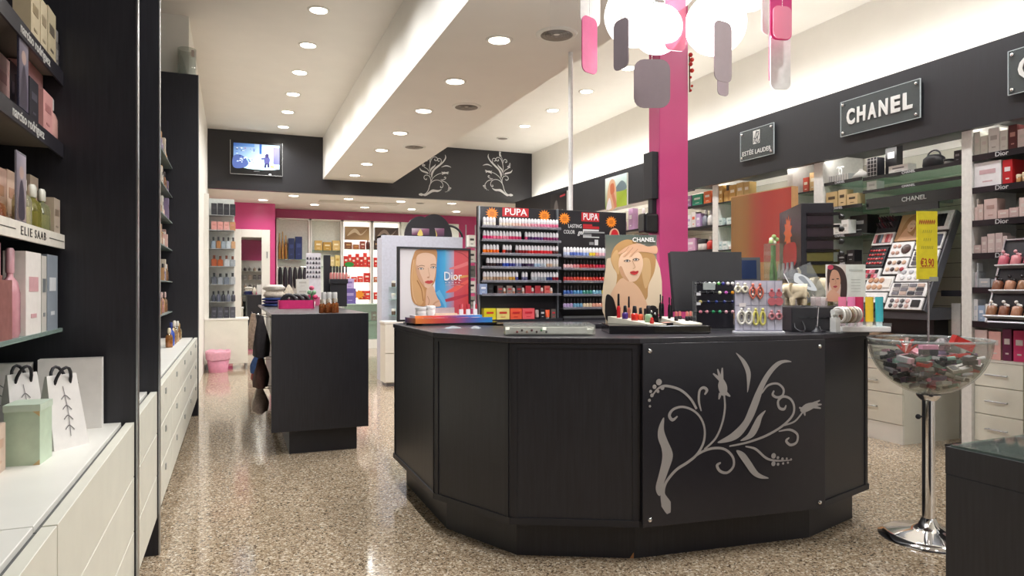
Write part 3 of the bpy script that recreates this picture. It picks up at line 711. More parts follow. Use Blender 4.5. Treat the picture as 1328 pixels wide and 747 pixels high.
for (u0, u1, c0, c1, lab) in ((446, 481, '#8a6a45', '#b89a70', 'brown and tan picture banner across the red box niche'), (485, 519, '#3a2c24', '#6a5442', 'dark brown picture banner across the niche beside the grey unit')):
    x0, x1 = xy(u0), xy(u1); z0, z1 = zy(460, 311), zy(460, 293.5)
    t = T('picture_banner', lab, 'banner', ((x0+x1)/2, 16.9, z0)); w = (x1-x0)/2-.03; h = z1-z0
    put('board', MB().box(-w, w, 0, .012, 0, h, WHITE), t)
    put('hanger', MB().box(-w, -w+.01, .012, .18, 0, h, ALU), t)
    A = Art(); A.rect(-w, w, 0, h, [c0, c1, c0, c1]); A.stroke([(-w*.8, h*.3), (-w*.2, h*.7), (w*.3, h*.4), (w*.8, h*.8)], [h*.05, h*.3, h*.1, h*.02], lighter(c1, .25))
    put('print', A.mesh(), t, (0, -.001, 0))
R = '#c8281f'; R2c = '#d6382c'
def rowY(items, z, pl, d=.12, yp=16.88):
    for it in items:
        kd, u0, u1, vt, c = it[:5]; cp = it[5] if len(it) > 5 else '#e9d9c9'
        goodY(kd, u0, u1, vt, yp, z, d, c, cp, pl)
pl = 'on the top shelf of the red box niche'
rowY([('carton', 447, 457, 314, '#7a4a2c', '#c9a063'), ('carton', 458, 466, 317, '#9a5a30', '#c9a063'), ('carton', 467, 474, 313, '#8a3a28'), ('bottle', 475, 480, 308, '#5a2a22', '#8a3a2c')], lv['top'], pl)
pl = 'on the second shelf of the red box niche'
rowY([('carton', 446, 451.5, 332, R), ('carton', 452, 456, 330, R2c), ('carton', 456.5, 461, 333, R), ('carton', 461.5, 466, 329, '#cf3127'), ('carton', 466.5, 471, 333, R), ('carton', 471.5, 476, 328, R2c), ('carton', 476.5, 480.5, 333, R)], lv['second'], pl)
pl = 'on the third shelf of the red box niche'
rowY([('carton', 447, 455, 356, '#e4ddd6', R), ('carton', 456, 463, 359, R), ('carton', 464, 471, 358, R2c), ('carton', 472, 480, 354, R)], lv['third'], pl)
pl = 'on the fourth shelf of the red box niche'
rowY([('carton', 446, 455, 379, R), ('carton', 466, 473, 377, R), ('carton', 473.5, 480.5, 377, R2c)], lv['fourth'], pl)
pl = 'in the backlit dark banner niche'
rowY([('carton', 485, 490, 334, R), ('carton', 490.5, 496, 331, '#b52a20')], lv['second'], pl); rowY([('carton', 485, 490, 359, '#b9603a'), ('carton', 491, 498, 357, R)], lv['third'], pl); rowY([('carton', 485, 492, 379, R)], lv['fourth'], pl)
rowY([('carton', 485, 493, 312, '#3a2a24', '#a0825c'), ('carton', 494, 502, 315, '#4a3428', '#a0825c')], lv['top'], pl)
# hanging promotion stars
for (u, v, c, lab) in ((453, 343, '#2f8a3c', 'green oval price flash hanging at the red boxes'), (465, 382, '#e8932c', 'orange star price flash beside the lowest red boxes')):
    A = Art(); p = PY(u, v, 16.84); n = 24 if c[1] == 'e' else 16
    if c[1] == 'e': A.shape([((.17 if i % 2 else .10)*cos(pi*i/10), (.13 if i % 2 else .075)*sin(pi*i/10)) for i in range(20)], c, False)
    else: A.ell(0, 0, .11, .06, c)
    t = T('price_flash', lab, 'sign', (p.x, 16.84, p.z)); put('card', A.mesh(), t); put('clip', MB().box(-.01, .01, 0, .02, -.03, .03, ALU), t)
# left white cabinets: shelf goods
z1 = zy(385, 325); z2 = zy(385, 345)
for (u0, u1, z, nm) in ((360, 401, z1-.2, 'gold bottle'), (404, 442.5, z1+.02, 'upper gold box'), (404, 442.5, z2, 'lower gold box')):
    solo('glass_shelf', MB().box(xy(u0)+.02, xy(u1)-.02, 16.86, 17.075, z-.012, z, GLASSG), 'glass shelf with the %s row in the white wall cabinets' % nm, 'shelf')
pl = 'in the white wall cabinet by the pink pier'
rowY([('bottle', 361, 364.5, 302, '#b98a4a', '#d9b978'), ('bottle', 365, 368.5, 300, '#c79a55', '#d9b978'), ('bottle', 369, 373, 305, '#a87a3c', '#d9b978'), ('carton', 374, 382, 309, '#27345e', '#3b4c80'), ('carton', 383, 392, 307, '#1f2f63', '#3b4c80')], z1-.2, pl)
pl = 'on the upper gold box shelf'
rowY([('carton', 408, 418, 312, '#c9a45a', '#efe0b8'), ('carton', 419, 430, 314, '#b9903f', '#efe0b8'), ('carton', 431, 441, 312, '#d0b070', '#efe0b8')], z1+.02, pl)
pl = 'on the lower gold box shelf'
rowY([('carton', 428, 434, 333, '#d8c48a', '#efe0b8'), ('carton', 434.5, 441, 331, '#d9c27c', '#b9903f')], z2, pl)
# hair pieces hanging on a rail
t = T('accessory_rail', 'chrome rail holding dark hair pieces in the cabinet by the pink pier', 'rail', (xy(380), 16.9, z2-.02))
put('bar', MB().tube([(-.33, 0, 0), (.33, 0, 0)], .012, CHROME), t)
put('bracket', MB().box(-.01, .01, 0, .2, -.01, .01, CHROME), t)
for k in range(6):
    x = -.28+k*.11; h = (.62, .55, .66, .5, .42, .4)[k]
    b = MB(); b.lathe([(.02, 0), (.042, -.08), (.051, -h*.5), (.04, -h*.85), (.015, -h)], mat(['#17161b', '#1f1e26', '#2a2830'][k % 3], .6), 10, sy=.6); b.tube([(0, 0, .015), (0, 0, -.02)], .005, CHROME, 6)
    solo('hair_piece', b, '%s dark hair piece hanging from the chrome rail' % ['longest', 'second', 'third', 'fourth', 'fifth', 'shortest'][k], 'hair piece', (xy(380)+x, 16.9, z2-.02), 0, 'hair pieces')
# glass counter in front of the niches
x0, x1 = PY(447, 400, 15.6).x, PY(520, 400, 15.6).x
t = T('glass_counter', 'pale green glass display counter below the red box niche', 'glass counter', ((x0+x1)/2, 15.6, 0)); w = (x1-x0)/2
put('counter_base', MB().box(-w, w, 0, .5, 0, .2, WHITE), t); put('top_glass', MB().box(-w, w, -.01, .5, .98, 1.0, mat('#cfe3d6', .15)), t)
put('front_glass', MB().box(-w, w, 0, .01, .2, .98, clear('#e6f0ea', haze=.10)), t); put('rear_board', MB().box(-w, w, .48, .5, .2, .98, mat('#e2e8e2', .4)), t)
put('inner_shelf', MB().box(-w+.01, w-.01, .02, .47, .6, .612, GLASSG), t)
for k in range(7): good(['carton', 'bottle', 'jar'][k % 3], x0+.18+k*.17, 15.85, .612 if k % 2 else .2, .11, .1, .2, ['#b9a890', '#8a9a94', '#c9c4ba', '#a87a6a'][k % 4], '#e2ddd4', 'inside the pale glass counter')
# ================================================================== grey-white shelf unit beyond the counter
YG = 10.0
gx0, gx1 = PY(495, 400, YG).x, PY(600, 400, YG).x
t = T('display_unit', 'tall pale lavender display unit behind the framed model poster', 'display unit', ((gx0+gx1)/2, YG, 0)); w = (gx1-gx0)/2; zt2 = PY(500, 305, YG).z
lav = mat('#c3c6d4', .4)
bev(put('front_panel', MB().box(-w, w, 0, .05, 0, zt2, lav), t), .004); put('side_panel', MB().box(-w, -w+.04, .05, .35, 0, zt2, lav), t); put('side_panel', MB().box(w-.04, w, .05, .35, 0, zt2, lav), t)
put('top_board', MB().box(-w, w, .05, .35, zt2-.03, zt2, lav), t)
for v, lab in ((372, 'upper'), (388, 'middle'), (408, 'lower')):
    z = PY(512, v, YG).z; x0, x1 = PY(504, v, YG).x, gx1-.05
    solo('glass_shelf', MB().box(x0, x1, YG-.2, YG+.004, z-.01, z, GLASSG), '%s small glass shelf on the lavender display unit' % lab, 'shelf')
    for k in range(6):
        good(['jar', 'bottle', 'flacon'][k % 3], x0+.05+k*.1, YG-.1, z, .06, .05, [.09, .13, .11][k % 3], ['#5a4a3c', '#c9cdd0', '#8a7a5c'][(k+int(v)) % 3], ['#d8d5cc', '#3a3a3e'][k % 2], 'on the %s shelf of the lavender unit' % lab)
# white drawer chest in front of it
x0 = PY(500, 440, 9.4).x
t = T('drawer_chest', 'white two-drawer chest before the lavender display unit', 'drawers', (x0+.45, 9.45, 0))
put('carcass', MB().box(-.45, .45, 0, .32, .05, .86, CREAM), t); bev(put('top_board', MB().box(-.46, .46, -.02, .33, .86, .89, WHITE), t), .003)
for z0, z1 in ((.06, .45), (.46, .855)):
    d = put('drawer', MB().box(-.448, .448, -.018, 0, z0, z1, CREAM), t); put('handle', MB().box(-.08, .08, -.034, -.018, z1-.07, z1-.055, ALU), d)
put('plinth', MB().box(-.42, .42, .03, .3, 0, .05, GREYM), t)
# round black headers over the unit
for k, (u, r) in enumerate(((545, .24), (563, .28), (582, .22))):
    p = PY(u, 318, YG+.08+k*.1); b = MB(); n = 20
    if k == 2:
        t = T('round_header', 'thin black hoop header over the lavender unit', 'header', (p.x, YG+.08+k*.1, zt2))
        put('hoop', MB().tube([(r*cos(pi*i/n), 0, r*.55*sin(pi*i/n)*1.6) for i in range(n+1)], .018, BLACKM), t)
    else:
        t = T('round_header', '%s black arched header board over the lavender unit' % ('smaller' if k == 0 else 'larger'), 'header', (p.x, YG+.08+k*.1, zt2))
        M = MB(); M.M = Matrix.Rotation(pi/2, 4, 'X'); M.prism([(r*cos(pi*i/n), r*1.25*sin(pi*i/n)) for i in range(n+1)], -.015, .015, BLACKM); put('board', M, t)
        A = Art(); A.rect(-r*.55, r*.55, .02, r*.5, ['#6a3a55', '#3a2a3c', '#8a5a78', '#cfc5cc']); A.shape([(-r*.2, .02), (0, r*.45), (r*.15, .02)], '#d8c26a'); put('print', A.mesh(), t, (0, -.017, 0))
# patterned stock to the right of the poster and white column stock
for k in range(5):
    p = PY(611, 310+k*20, 9.2); good('carton', p.x+.03, 9.3, .89+.0 if False else p.z-.1, .1, .1, .16, ['#d8d5cb', '#b9b4a8', '#55534f', '#c9c6bd', '#8a8780'][k], ['#3a3936', '#22211f'][k % 2], '', 0, label='%s patterned carton on the wire stand behind the polish display' % ['topmost', 'second', 'third', 'fourth', 'lowest'][k])
p = PY(611, 300, 9.3)
t = T('wire_stand', 'slim white wire stand of patterned cartons behind the polish display', 'stand', (p.x+.03, 9.37, 0))
for x in (-.07, .07): put('upright', MB().tube([(x, .04, 0), (x, .04, p.z+.1)], .008, ALU), t)
for k in range(5):
    z = PY(611, 310+k*20, 9.2).z-.1; put('tray', MB().box(-.08, .08, -.14, .05, z-.01, z, ALU), t)
put('foot', MB().box(-.15, .15, -.15, .15, 0, .02, ALU), t)
# ================================================================== black gondola with accessories
GY0, GY1 = 5.86, 9.2; GX0, GX1 = PY(352, 480, GY0).x, PY(478, 480, GY0).x; GZ = 1.14
t = T('gondola_counter', 'black gondola counter on a recessed plinth, amber bottles on its end', 'counter', ((GX0+GX1)/2, GY0, 0)); w = (GX1-GX0)/2
bev(put('end_panel', MB().box(-w, w, 0, .04, .19, GZ, BLACK), t), .003)
put('body', MB().box(-w+.09, w-.03, .04, GY1-GY0, .19, GZ-.02, BLACK), t)
bev(put('top_board', MB().box(-w, w, .04, GY1-GY0, GZ-.02, GZ, mat('#29282c', .3)), t), .002)
put('plinth', MB().box(-w+.14, w-.09, .05, GY1-GY0-.2, 0, .19, BLACKM), t)
put('side_drawer', MB().box(-w+.005, -w+.09, .06, .6, GZ-.25, GZ-.04, WHITE), t)['label'] = 'white drawer front on the side'
put('side_panel', MB().box(w-.03, w-.012, .1, GY1-GY0, .22, GZ-.06, mat('#a8224c', .4)), t)['label'] = 'dark pink side panel'
x0 = GX0
def onG(u, v): return PZ(u, v, GZ)
# pink tray box
p0, p1 = onG(362.5, 400.5), onG(408.6, 400.5)
yT = p0.y
t = T('accessory_box', 'open magenta cardboard tray with black headbands on the gondola', 'tray', ((p0.x+p1.x)/2, yT, GZ)); w = abs(p1.x-p0.x)/2; pk = mat('#d82a73', .45)
put('tray_front', MB().box(-w, w, 0, .012, 0, .085, pk), t); put('tray_back', MB().box(-w, w, .2, .212, 0, .085, pk), t); put('tray_floor', MB().box(-w, w, .012, .2, 0, .01, pk), t)
for s_ in (-1, 1): put('tray_side', MB().box(s_*w-.006, s_*w+.006, 0, .212, 0, .085, pk), t)
for k in range(3):
    x = (p0.x+p1.x)/2+(-.075, .0, .07)[k]
    t = T('headband', '%s black padded headband standing in the magenta tray' % ['jewelled', 'middle', 'end'][k], 'headband', (x, yT+(.042, .1, .158)[k], GZ+.01), 0, 'headbands in the magenta tray')
    r_ = (.075, .072, .07)[k]
    put('band', MB().tube([(r_*cos(pi*i/12), 0, .03+r_*1.3*sin(pi*i/12)) for i in range(13)], .02, mat('#17161a', .5)), t)
    put('band_fill', MB().lathe([(r_*.9, -.01), (r_*.9, .01)], mat('#1e1d22', .6), 16), t, (0, 0, r_*.9+.002), rot=(pi/2, 0, 0))
    put('jewel', MB().ball((0, -.022, .095), .016, CHROME if k == 0 else GREYM), t)
def cloth_lump(name, x, y, z, rx, ry, h, cols, label, cat, seed, bands=1):
    R3 = random.Random(seed); b = MB(); n, m_ = 14, 7
    for bi in range(bands):
        z0, z1 = h*bi/bands, h*(bi+1)/bands; vs = []
        for j in range(m_):
            t_ = j/(m_-1); prof = .72+.28*sin(pi*min(1, t_*1.0+.0)) if bands > 1 else max(.12, sin(pi*(.18+.8*t_)))
            for i in range(n):
                q = 2*pi*i/n; k = prof*(1+R3.uniform(-.12, .12)); vs.append((rx*cos(q)*k, ry*sin(q)*k, z0+(z1-z0)*t_))
        b.add(vs, [(j*n+i, j*n+(i+1) % n, (j+1)*n+(i+1) % n, (j+1)*n+i) for j in range(m_-1) for i in range(n)], mat(cols[bi % len(cols)], .8, var=.15, scale=60), True)
        b.add(vs, [tuple(range(n-1, -1, -1)), tuple(range((m_-1)*n, m_*n))], mat(cols[bi % len(cols)], .8, var=.15, scale=60))
    return solo(name, b, label, cat, (x, y, z))
p = onG(357, 398); cloth_lump('scarf_pile', p.x, p.y+.25, GZ, .13, .1, .1, ['#2b3f78', '#3a2a5c', '#28407e'], 'pile of folded navy and violet scarves on the gondola', 'scarves', 5, 3)
p = onG(357, 398); cloth_lump('turban_hat', p.x, p.y+.25, GZ+.098, .12, .1, .15, ['#cfc4b4', '#d8d0c4'], 'cream knitted turban hats on the navy scarf pile', 'hat', 6, 2)
p = PD(377, 380, 8.0); cloth_lump('cream_turban', p.x-.01, p.y+.15, GZ, .066, .066, .25, ['#d5c9b6'], 'cream twisted turban beside the stacked white boxes', 'hat', 8)
p = PD(392, 380, 8.1)
for k in range(3): good('carton', p.x, p.y, GZ+k*.105, .135, .12, .104, '#e6e3da', '#cfcabf', '', 0, label='%s white cardboard box of the stack on the gondola' % ['bottom', 'middle', 'top'][k], parts=True)
# nail sample board
p0, p1 = PD(397, 328, 8.35), PD(417, 362, 8.35); yb = p0.y
t = T('sample_board', 'white sample board with rows of dark nail tips on the gondola', 'sample board', ((p0.x+p1.x)/2, yb, GZ)); w = (p1.x-p0.x)/2; zt3 = p0.z-GZ
put('board', MB().box(-w, w, 0, .012, .1, zt3, mat('#e3e0e6', .4)), t); put('foot', MB().box(-w*.8, w*.8, -.05, .06, 0, .1, mat('#c95f86', .4)), t)
for r_ in range(5):
    for c_ in range(5):
        put('nail_tip', MB().lathe([(.011, 0), (.013, .01), (.006, .03)], mat(['#3a3a40', '#55525c', '#8a8790'][(r_+c_) % 3], .3), 8, sy=.35), t, (-w+(c_+.5)*2*w/5, -.003, zt3-.08-r_*.055))
p = PD(424, 364, 8.0)
t = T('display_tower', 'narrow black display tower beside the pink lip glosses', 'display', (p.x, p.y, GZ)); zz3 = PD(424, 331, 8.0).z-GZ
bev(put('tower_body', MB().box(-.038, .038, -.03, .03, 0, zz3, BLACKM), t), .004); put('tower_foot', MB().box(-.05, .05, -.05, .05, 0, .02, BLACKM), t)
p = PD(439, 362, 7.9); zt4 = p.z
t = T('gloss_tray', 'black raised tray holding pink lip glosses on the gondola', 'tray', (p.x, p.y, GZ))
put('tray_top', MB().box(-.1, .1, -.05, .05, zt4-GZ-.05, zt4-GZ, BLACKM), t); put('tray_stem', MB().box(-.09, .09, -.03, .04, 0, zt4-GZ-.05, BLACKM), t)
for k in range(6): good('polish', p.x-.085+k*.034, p.y-.01, zt4, .03, .025, .15, '#d98a86', '#1d1b1f', '', 0, label='pink lip gloss with a black cap in the raised black tray', group='pink lip glosses')
# white cups and amber bottles at the gondola end
for k, u in enumerate((420, 427, 434)):
    p = PD(u, 385, 6.7); good('jar', p.x, p.y, GZ, .047, .047, .17, '#e9e6e2', '#d8d5d2', '', 0, label='tall white cosmetic tub %s on the gondola end' % ['beside the dark rose stand', 'between two white tubs', 'beside the purple carton'][k], parts=True)
for k, u in enumerate((416, 420, 424, 428, 433, 438)):
    p = onG(u, 406.0); good('glass', p.x, GY0+.12+(k % 2)*.05, GZ, .034 if k < 3 else .042, .03, .115 if k < 3 else .125, '#b5651c', '#cfc7b8' if k % 2 else '#8f7f6a', '', 0, label='small amber perfume bottle with %s cap at the gondola end' % ('pale' if k % 2 else 'tan'), group='amber bottles', parts=True)
p = PD(452, 393, 15.7); good('carton', p.x, 15.8, 1.0, .26, .15, .34, '#6a5a9c', '#a99ac9', '', 0, label='purple carton on the pale glass counter beside the red boxes', parts=True)
good('carton', p.x-.01, 15.8, 1.34, .2, .12, .22, '#b9a6d6', '#7a68ac', '', 0, label='lilac carton on top of the purple carton', parts=True)
# artificial flowers in a small pot
p = PD(405, 388, 7.7)
t = T('flower_pot', 'small pot of pink and green silk flowers before the sample board', 'flowers', (p.x, p.y, GZ))
put('pot', MB().lathe([(.025, 0), (.035, .06), (.03, .06)], WHITE, 12), t)
for k in range(7):
    q = 2*pi*k/7; put('bloom', MB().ball((.035*cos(q), .035*sin(q), .11+.05*(k % 3)), .025, mat(['#c93a6a', '#7fae86', '#d8607f'][k % 3], .6), 8, 5), t)
put('stems', MB().tube([(0, 0, .05), (0, .01, .15)], .02, mat('#4f7a55', .7)), t)
# goods hanging on the aisle side of the gondola
R4 = random.Random(11)
hang = [(6.15, .78, .34, '#2a2528', 'black handbag hanging uppermost on the aisle side of the gondola'), (6.2, .52, .24, '#4a2e28', 'dark brown scarf hanging on the aisle side of the gondola'),
        (6.55, .60, .2, '#3f5f9a', 'blue cloth purse hanging on the aisle side of the gondola'), (6.82, .5, .22, '#a8403a', 'red patterned scarf hanging on the aisle side of the gondola'),
        (6.3, .30, .2, '#8a7a72', 'grey striped scarf hanging low on the gondola side'), (6.6, .24, .24, '#cfc2b6', 'cream scarf hanging low on the gondola side'), (8.4, .66, .4, '#b9a08c', 'beige shawl hanging at the rear of the gondola side')]
for (y, z, h, c, lab) in hang:
    b = MB(); n, m_ = 10, 7; vs = []; sd = R4.random()*6
    for j in range(m_):
        tt = j/(m_-1)
        for i in range(n):
            q = 2*pi*i/n; k = (.35+.65*min(1, tt*1.6))*(1+.25*sin(3*q+sd+tt*3))
            vs.append((-.055*cos(q)*k*1.1, .12*sin(q)*k, h*(1-tt)-.0))
    b.add(vs, [(j*n+i, (j+1)*n+i, (j+1)*n+(i+1) % n, j*n+(i+1) % n) for j in range(m_-1) for i in range(n)], mat(c, .85, var=.25, scale=50), True)
    b.add(vs, [tuple(range(n)), tuple(range(m_*n-1, (m_-1)*n-1, -1))], mat(c, .85))
    t = T('hanging_accessory', lab, 'scarf' if 'scarf' in lab or 'shawl' in lab else 'bag', (GX0-.072, y, z)); put('cloth', b, t)
    put('hook', MB().tube([(.14, 0, h-.01), (0, 0, h-.01), (-.02, 0, h+.02)], .004, CHROME, 6), t)
# shelving on the front wall, seen only in the mirror
for k in range(5):
    z = .5+k*.42
    solo('wall_shelf', MB().box(XL, 2.1, -4.2, -3.9, z-.02, z, WHITE), '%s white wall shelf under the pink header of the shop front' % ['lowest', 'second', 'middle', 'fourth', 'top'][k], 'shelf')
    for i in range(12): good('carton' if k % 2 else 'bottle', XL+.3+i*.22, -4.02, z, .14, .1, .22, ['#3a3438', '#b9a08c', '#8a8480', '#55444a'][(i*7+k) % 4], '#d8d0c8', 'on the %s shelf of the shop front' % ['lowest', 'second', 'middle', 'fourth', 'top'][k], pi)
# ================================================================== octagonal cash counter
import numpy as np
HC = 1.105
OUT = [(1.02, 4.74), (1.027, 3.733), (1.265, 3.19), (1.836, 2.91), (2.895, 2.81), (3.415, 2.972), (3.78, 3.5), (3.78, 4.4), (3.3, 4.98), (1.32, 4.98)]
def offset(poly, d):
    n = len(poly); out = []
    for i in range(n):
        p0, p1, p2 = (Vector(poly[(i+k) % n]) for k in (-1, 0, 1))
        a = (p1-p0).normalized(); b = (p2-p1).normalized(); na = Vector((-a.y, a.x)); nb = Vector((-b.y, b.x))
        m_ = (na+nb); m_ /= m_.dot(na); out.append(tuple(p1+m_*d))
    return out
INN = offset(OUT, .78)
ctr = T('cash_counter', 'large black faceted cash counter with a silver floral panel', 'counter', (2.4, 3.9, 0))
def local(p): return (p[0]-2.4, p[1]-3.9)
def ring(o, i, z0, z1, m):
    b = MB(); n = len(o)
    vs = [(*local(p), z0) for p in o]+[(*local(p), z0) for p in i]+[(*local(p), z1) for p in o]+[(*local(p), z1) for p in i]
    fs = []
    for k in range(n):
        j = (k+1) % n
        fs += [(k, j, 2*n+j, 2*n+k), (n+j, n+k, 3*n+k, 3*n+j), (2*n+k, 2*n+j, 3*n+j, 3*n+k), (j, k, n+k, n+j)]
    return b.add(vs, fs, m)
TOPM = laminate('#312f34', .3)
bev(put('worktop', ring(offset(OUT, -.006), INN, HC-.028, HC, TOPM), ctr), .004)
n = len(OUT); ZP = .195; inner = offset(OUT, .08)
for k in range(n):
    p, q = Vector(OUT[k]), Vector(OUT[(k+1) % n]); L = (q-p).length; a = math.atan2(q.y-p.y, q.x-p.x)
    loc = (*local(p), 0)
    bd = put('facade_board', MB().box(.0, L, .004, .02, ZP, HC-.028, BLACK), ctr, loc, a)
    f = MB(); f.box(.012, .036, -.001, .01, ZP+.02, HC-.05, BLACKM); f.box(L-.036, L-.012, -.001, .01, ZP+.02, HC-.05, BLACKM); f.box(.012, L-.012, -.001, .01, HC-.05, HC-.03, BLACKM); f.box(-.004, L+.004, -.004, .012, ZP-.012, ZP+.02, BLACKM)
    put('facade_frame', f, bd)
    p, q = Vector(inner[k]), Vector(inner[(k+1) % n]); L2 = (q-p).length
    put('toe_board', MB().box(-.002, L2+.002, 0, .018, 0, ZP+.005, BLACK), ctr, (*local(p), 0), a)
put('floor_shelf', ring(offset(OUT, .02), INN, ZP, ZP+.02, BLACK), ctr)
put('inner_wall', ring(offset(OUT, .72), INN, 0, HC-.03, BLACKM), ctr)
put('chip', MB().add([(0, 0, 0), (.02, 0, 0), (.02, 0, .03)], [(0, 1, 2)], mat('#b07a4a', .7)), ctr, (*local(tuple(Vector(inner[3])+Vector((-.028, .007)))), .002), math.atan2(inner[3][1]-inner[2][1], inner[3][0]-inner[2][0]))['label'] = 'chipped bare wood corner'
# ---- silver floral drawing, traced in a 777 x 747 frame
STUD = [(62, 65), (708, 53), (700, 649), (60, 715)]
def homog(src, dst):
    A_ = []; B_ = []
    for (x, y), (X, Y) in zip(src, dst):
        A_.append([x, y, 1, 0, 0, 0, -X*x, -X*y]); B_.append(X); A_.append([0, 0, 0, x, y, 1, -Y*x, -Y*y]); B_.append(Y)
    h = np.linalg.solve(np.array(A_, float), np.array(B_, float))
    return lambda p: ((h[0]*p[0]+h[1]*p[1]+h[2])/(h[6]*p[0]+h[7]*p[1]+1), (h[3]*p[0]+h[4]*p[1]+h[5])/(h[6]*p[0]+h[7]*p[1]+1))
def floral(f, sc, col):
    A = Art(); P = lambda pts: [f(p) for p in pts]
    S = lambda pts, w: A.stroke(P(pts), [x*sc for x in w] if isinstance(w, list) else w*sc, col)
    F = lambda pts: A.shape(P(pts), col)
    S([(132, 690), (122, 655), (110, 615), (122, 572), (160, 525), (205, 495), (240, 465), (265, 420), (270, 370), (255, 325), (225, 295), (185, 282), (150, 292), (136, 315), (148, 332), (167, 318)], [12, 34, 14, 9, 9, 9, 8, 8, 7, 7, 7, 7, 8, 10, 10, 4])
    S([(205, 497), (250, 460), (300, 442), (345, 446), (375, 475), (378, 510), (355, 535), (328, 530), (316, 508), (330, 497)], [5, 8, 8, 8, 8, 8, 8, 9, 10, 5])
    F([(115, 322), (95, 360), (92, 400), (105, 440), (108, 480), (95, 540), (83, 590), (90, 618), (102, 620), (112, 580), (130, 530), (147, 480), (145, 450), (128, 410), (115, 370)])
    S([(268, 446), (310, 405), (335, 350), (347, 290), (345, 240)], [6, 7, 7, 7, 6])
    F([(332, 172), (345, 180), (356, 205), (353, 235), (338, 240), (327, 225), (322, 198)])
    for a_, b_ in (((330, 178), (303, 154)), ((332, 178), (320, 137)), ((336, 176), (338, 132)), ((330, 230), (324, 254)), ((351, 230), (367, 243))): S([a_, ((a_[0]+b_[0])/2, (a_[1]+b_[1])/2), b_], [12, 9, 4])
    F([(317, 420), (370, 385), (415, 340), (440, 285), (465, 225), (500, 160), (540, 115), (575, 104), (601, 112), (565, 118), (530, 150), (497, 205), (475, 270), (450, 330), (410, 390), (370, 415)])
    F([(390, 74), (425, 105), (445, 150), (440, 200), (432, 228), (431, 190), (427, 150), (410, 108)])
    S([(487, 232), (510, 202), (545, 195), (568, 215), (565, 240), (545, 248), (528, 238), (533, 222)], [4, 7, 7, 8, 8, 8, 9, 5])
    S([(362, 434), (430, 420), (500, 395), (560, 360), (600, 320), (608, 285), (595, 255), (568, 245), (548, 262), (552, 288), (570, 293), (578, 278)], [5, 7, 8, 8, 8, 8, 8, 8, 8, 9, 9, 4])
    S([(570, 355), (610, 340), (640, 305)], 6)
    F([(630, 297), (650, 275), (680, 268), (698, 272), (690, 284), (664, 300), (642, 307)])
    for a_, b_ in (((675, 275), (705, 261)), ((682, 279), (711, 276)), ((677, 284), (708, 291)), ((640, 294), (626, 287)), ((645, 303), (648, 319))): S([a_, ((a_[0]+b_[0])/2, (a_[1]+b_[1])/2), b_], [11, 8, 4])
    S([(548, 378), (590, 372), (618, 390), (615, 420), (592, 430), (576, 415), (588, 402)], [4, 8, 8, 8, 9, 9, 4])
    F([(403, 412), (430, 390), (450, 355), (470, 320), (500, 297), (486, 325), (475, 360), (455, 395), (425, 411)])
    S([(238, 290), (215, 250), (175, 215), (120, 200), (90, 212), (68, 240)], [8, 8, 8, 8, 6, 4])
    S([(256, 298), (247, 260), (250, 220), (265, 208), (278, 218), (269, 235)], [4, 8, 8, 9, 10, 5])
    S([(422, 435), (460, 445), (500, 480), (540, 490), (592, 488)], [4, 8, 8, 6, 3])
    F([(387, 452), (415, 458), (440, 490), (470, 535), (509, 556), (475, 557), (445, 540), (420, 505)])
    for (x, y, r) in ((95, 185, 10), (78, 203, 7), (108, 207, 7), (63, 221, 5), (91, 221, 5), (68, 236, 6), (58, 255, 5), (60, 278, 4), (527, 471, 9), (526, 501, 8), (543, 478, 5), (560, 483, 5), (576, 482, 4), (592, 485, 4), (543, 503, 5), (562, 500, 4), (580, 497, 4)):
        c = f((x, y)); A.ell(c[0], c[1], r*sc, r*sc, col, 12)
    return A
p, q = Vector(OUT[3]), Vector(OUT[4]); L = (q-p).length; aD = math.atan2(q.y-p.y, q.x-p.x)
PW = L-.005; z0, z1 = .19, 1.08
nrm = Vector((math.sin(aD), -cos(aD)))
pan = put('floral_panel', MB().box(0, PW, -.012, 0, z0, z1, mat('#2b2a30', .28, var=.05)), ctr, (*local(tuple(p+nrm*.02)), 0), aD); bev(pan, .002)
m_ = .036
f = homog(STUD, [(m_, z1-m_), (PW-m_, z1-m_), (PW-m_, z0+m_), (m_, z0+m_)])
SILVER = '#a9a5a3'
put('printed_flourish', floral(f, PW/668, SILVER).mesh(print_mat(.4)), pan, (0, -.0125, 0))
for (x, z) in ((m_, z1-m_), (PW-m_, z1-m_), (PW-m_, z0+m_), (m_, z0+m_)):
    put('stud', MB().lathe([(.011, 0), (.011, .006), (.006, .009), (1e-6, .009)], CHROME, 14), pan, (x, -.012, z), rot=(pi/2, 0, 0))
    put('spacer', MB().lathe([(.008, 0), (.008, .018)], CHROME, 12), pan, (x, .018, z), rot=(pi/2, 0, 0))
# ---- the two flourishes on the dark bulkhead: same drawing, turned and mirrored
for (u, v, mir, lab) in ((648, 229, 1, 'silver floral decal on the dark bulkhead beside the white side wall'), (562, 229, -1, 'silver floral decal on the dark bulkhead half behind the dropped beam')):
    c = PY(u, v, YB-.003); th = radians(72); sc = .92/668
    def g(p_, mir=mir):
        x, z = (p_[0]-330)*sc, (390-p_[1])*sc
        X, Z = x*cos(th)-z*sin(th), x*sin(th)+z*cos(th)
        return (X*mir, Z)
    A = floral(g, sc*1.25, '#d5d6d6')
    t = T('floral_decal', lab, 'decal', (c.x, YB-.003, c.z)); put('printed_flourish', A.mesh(print_mat(.4)), t)
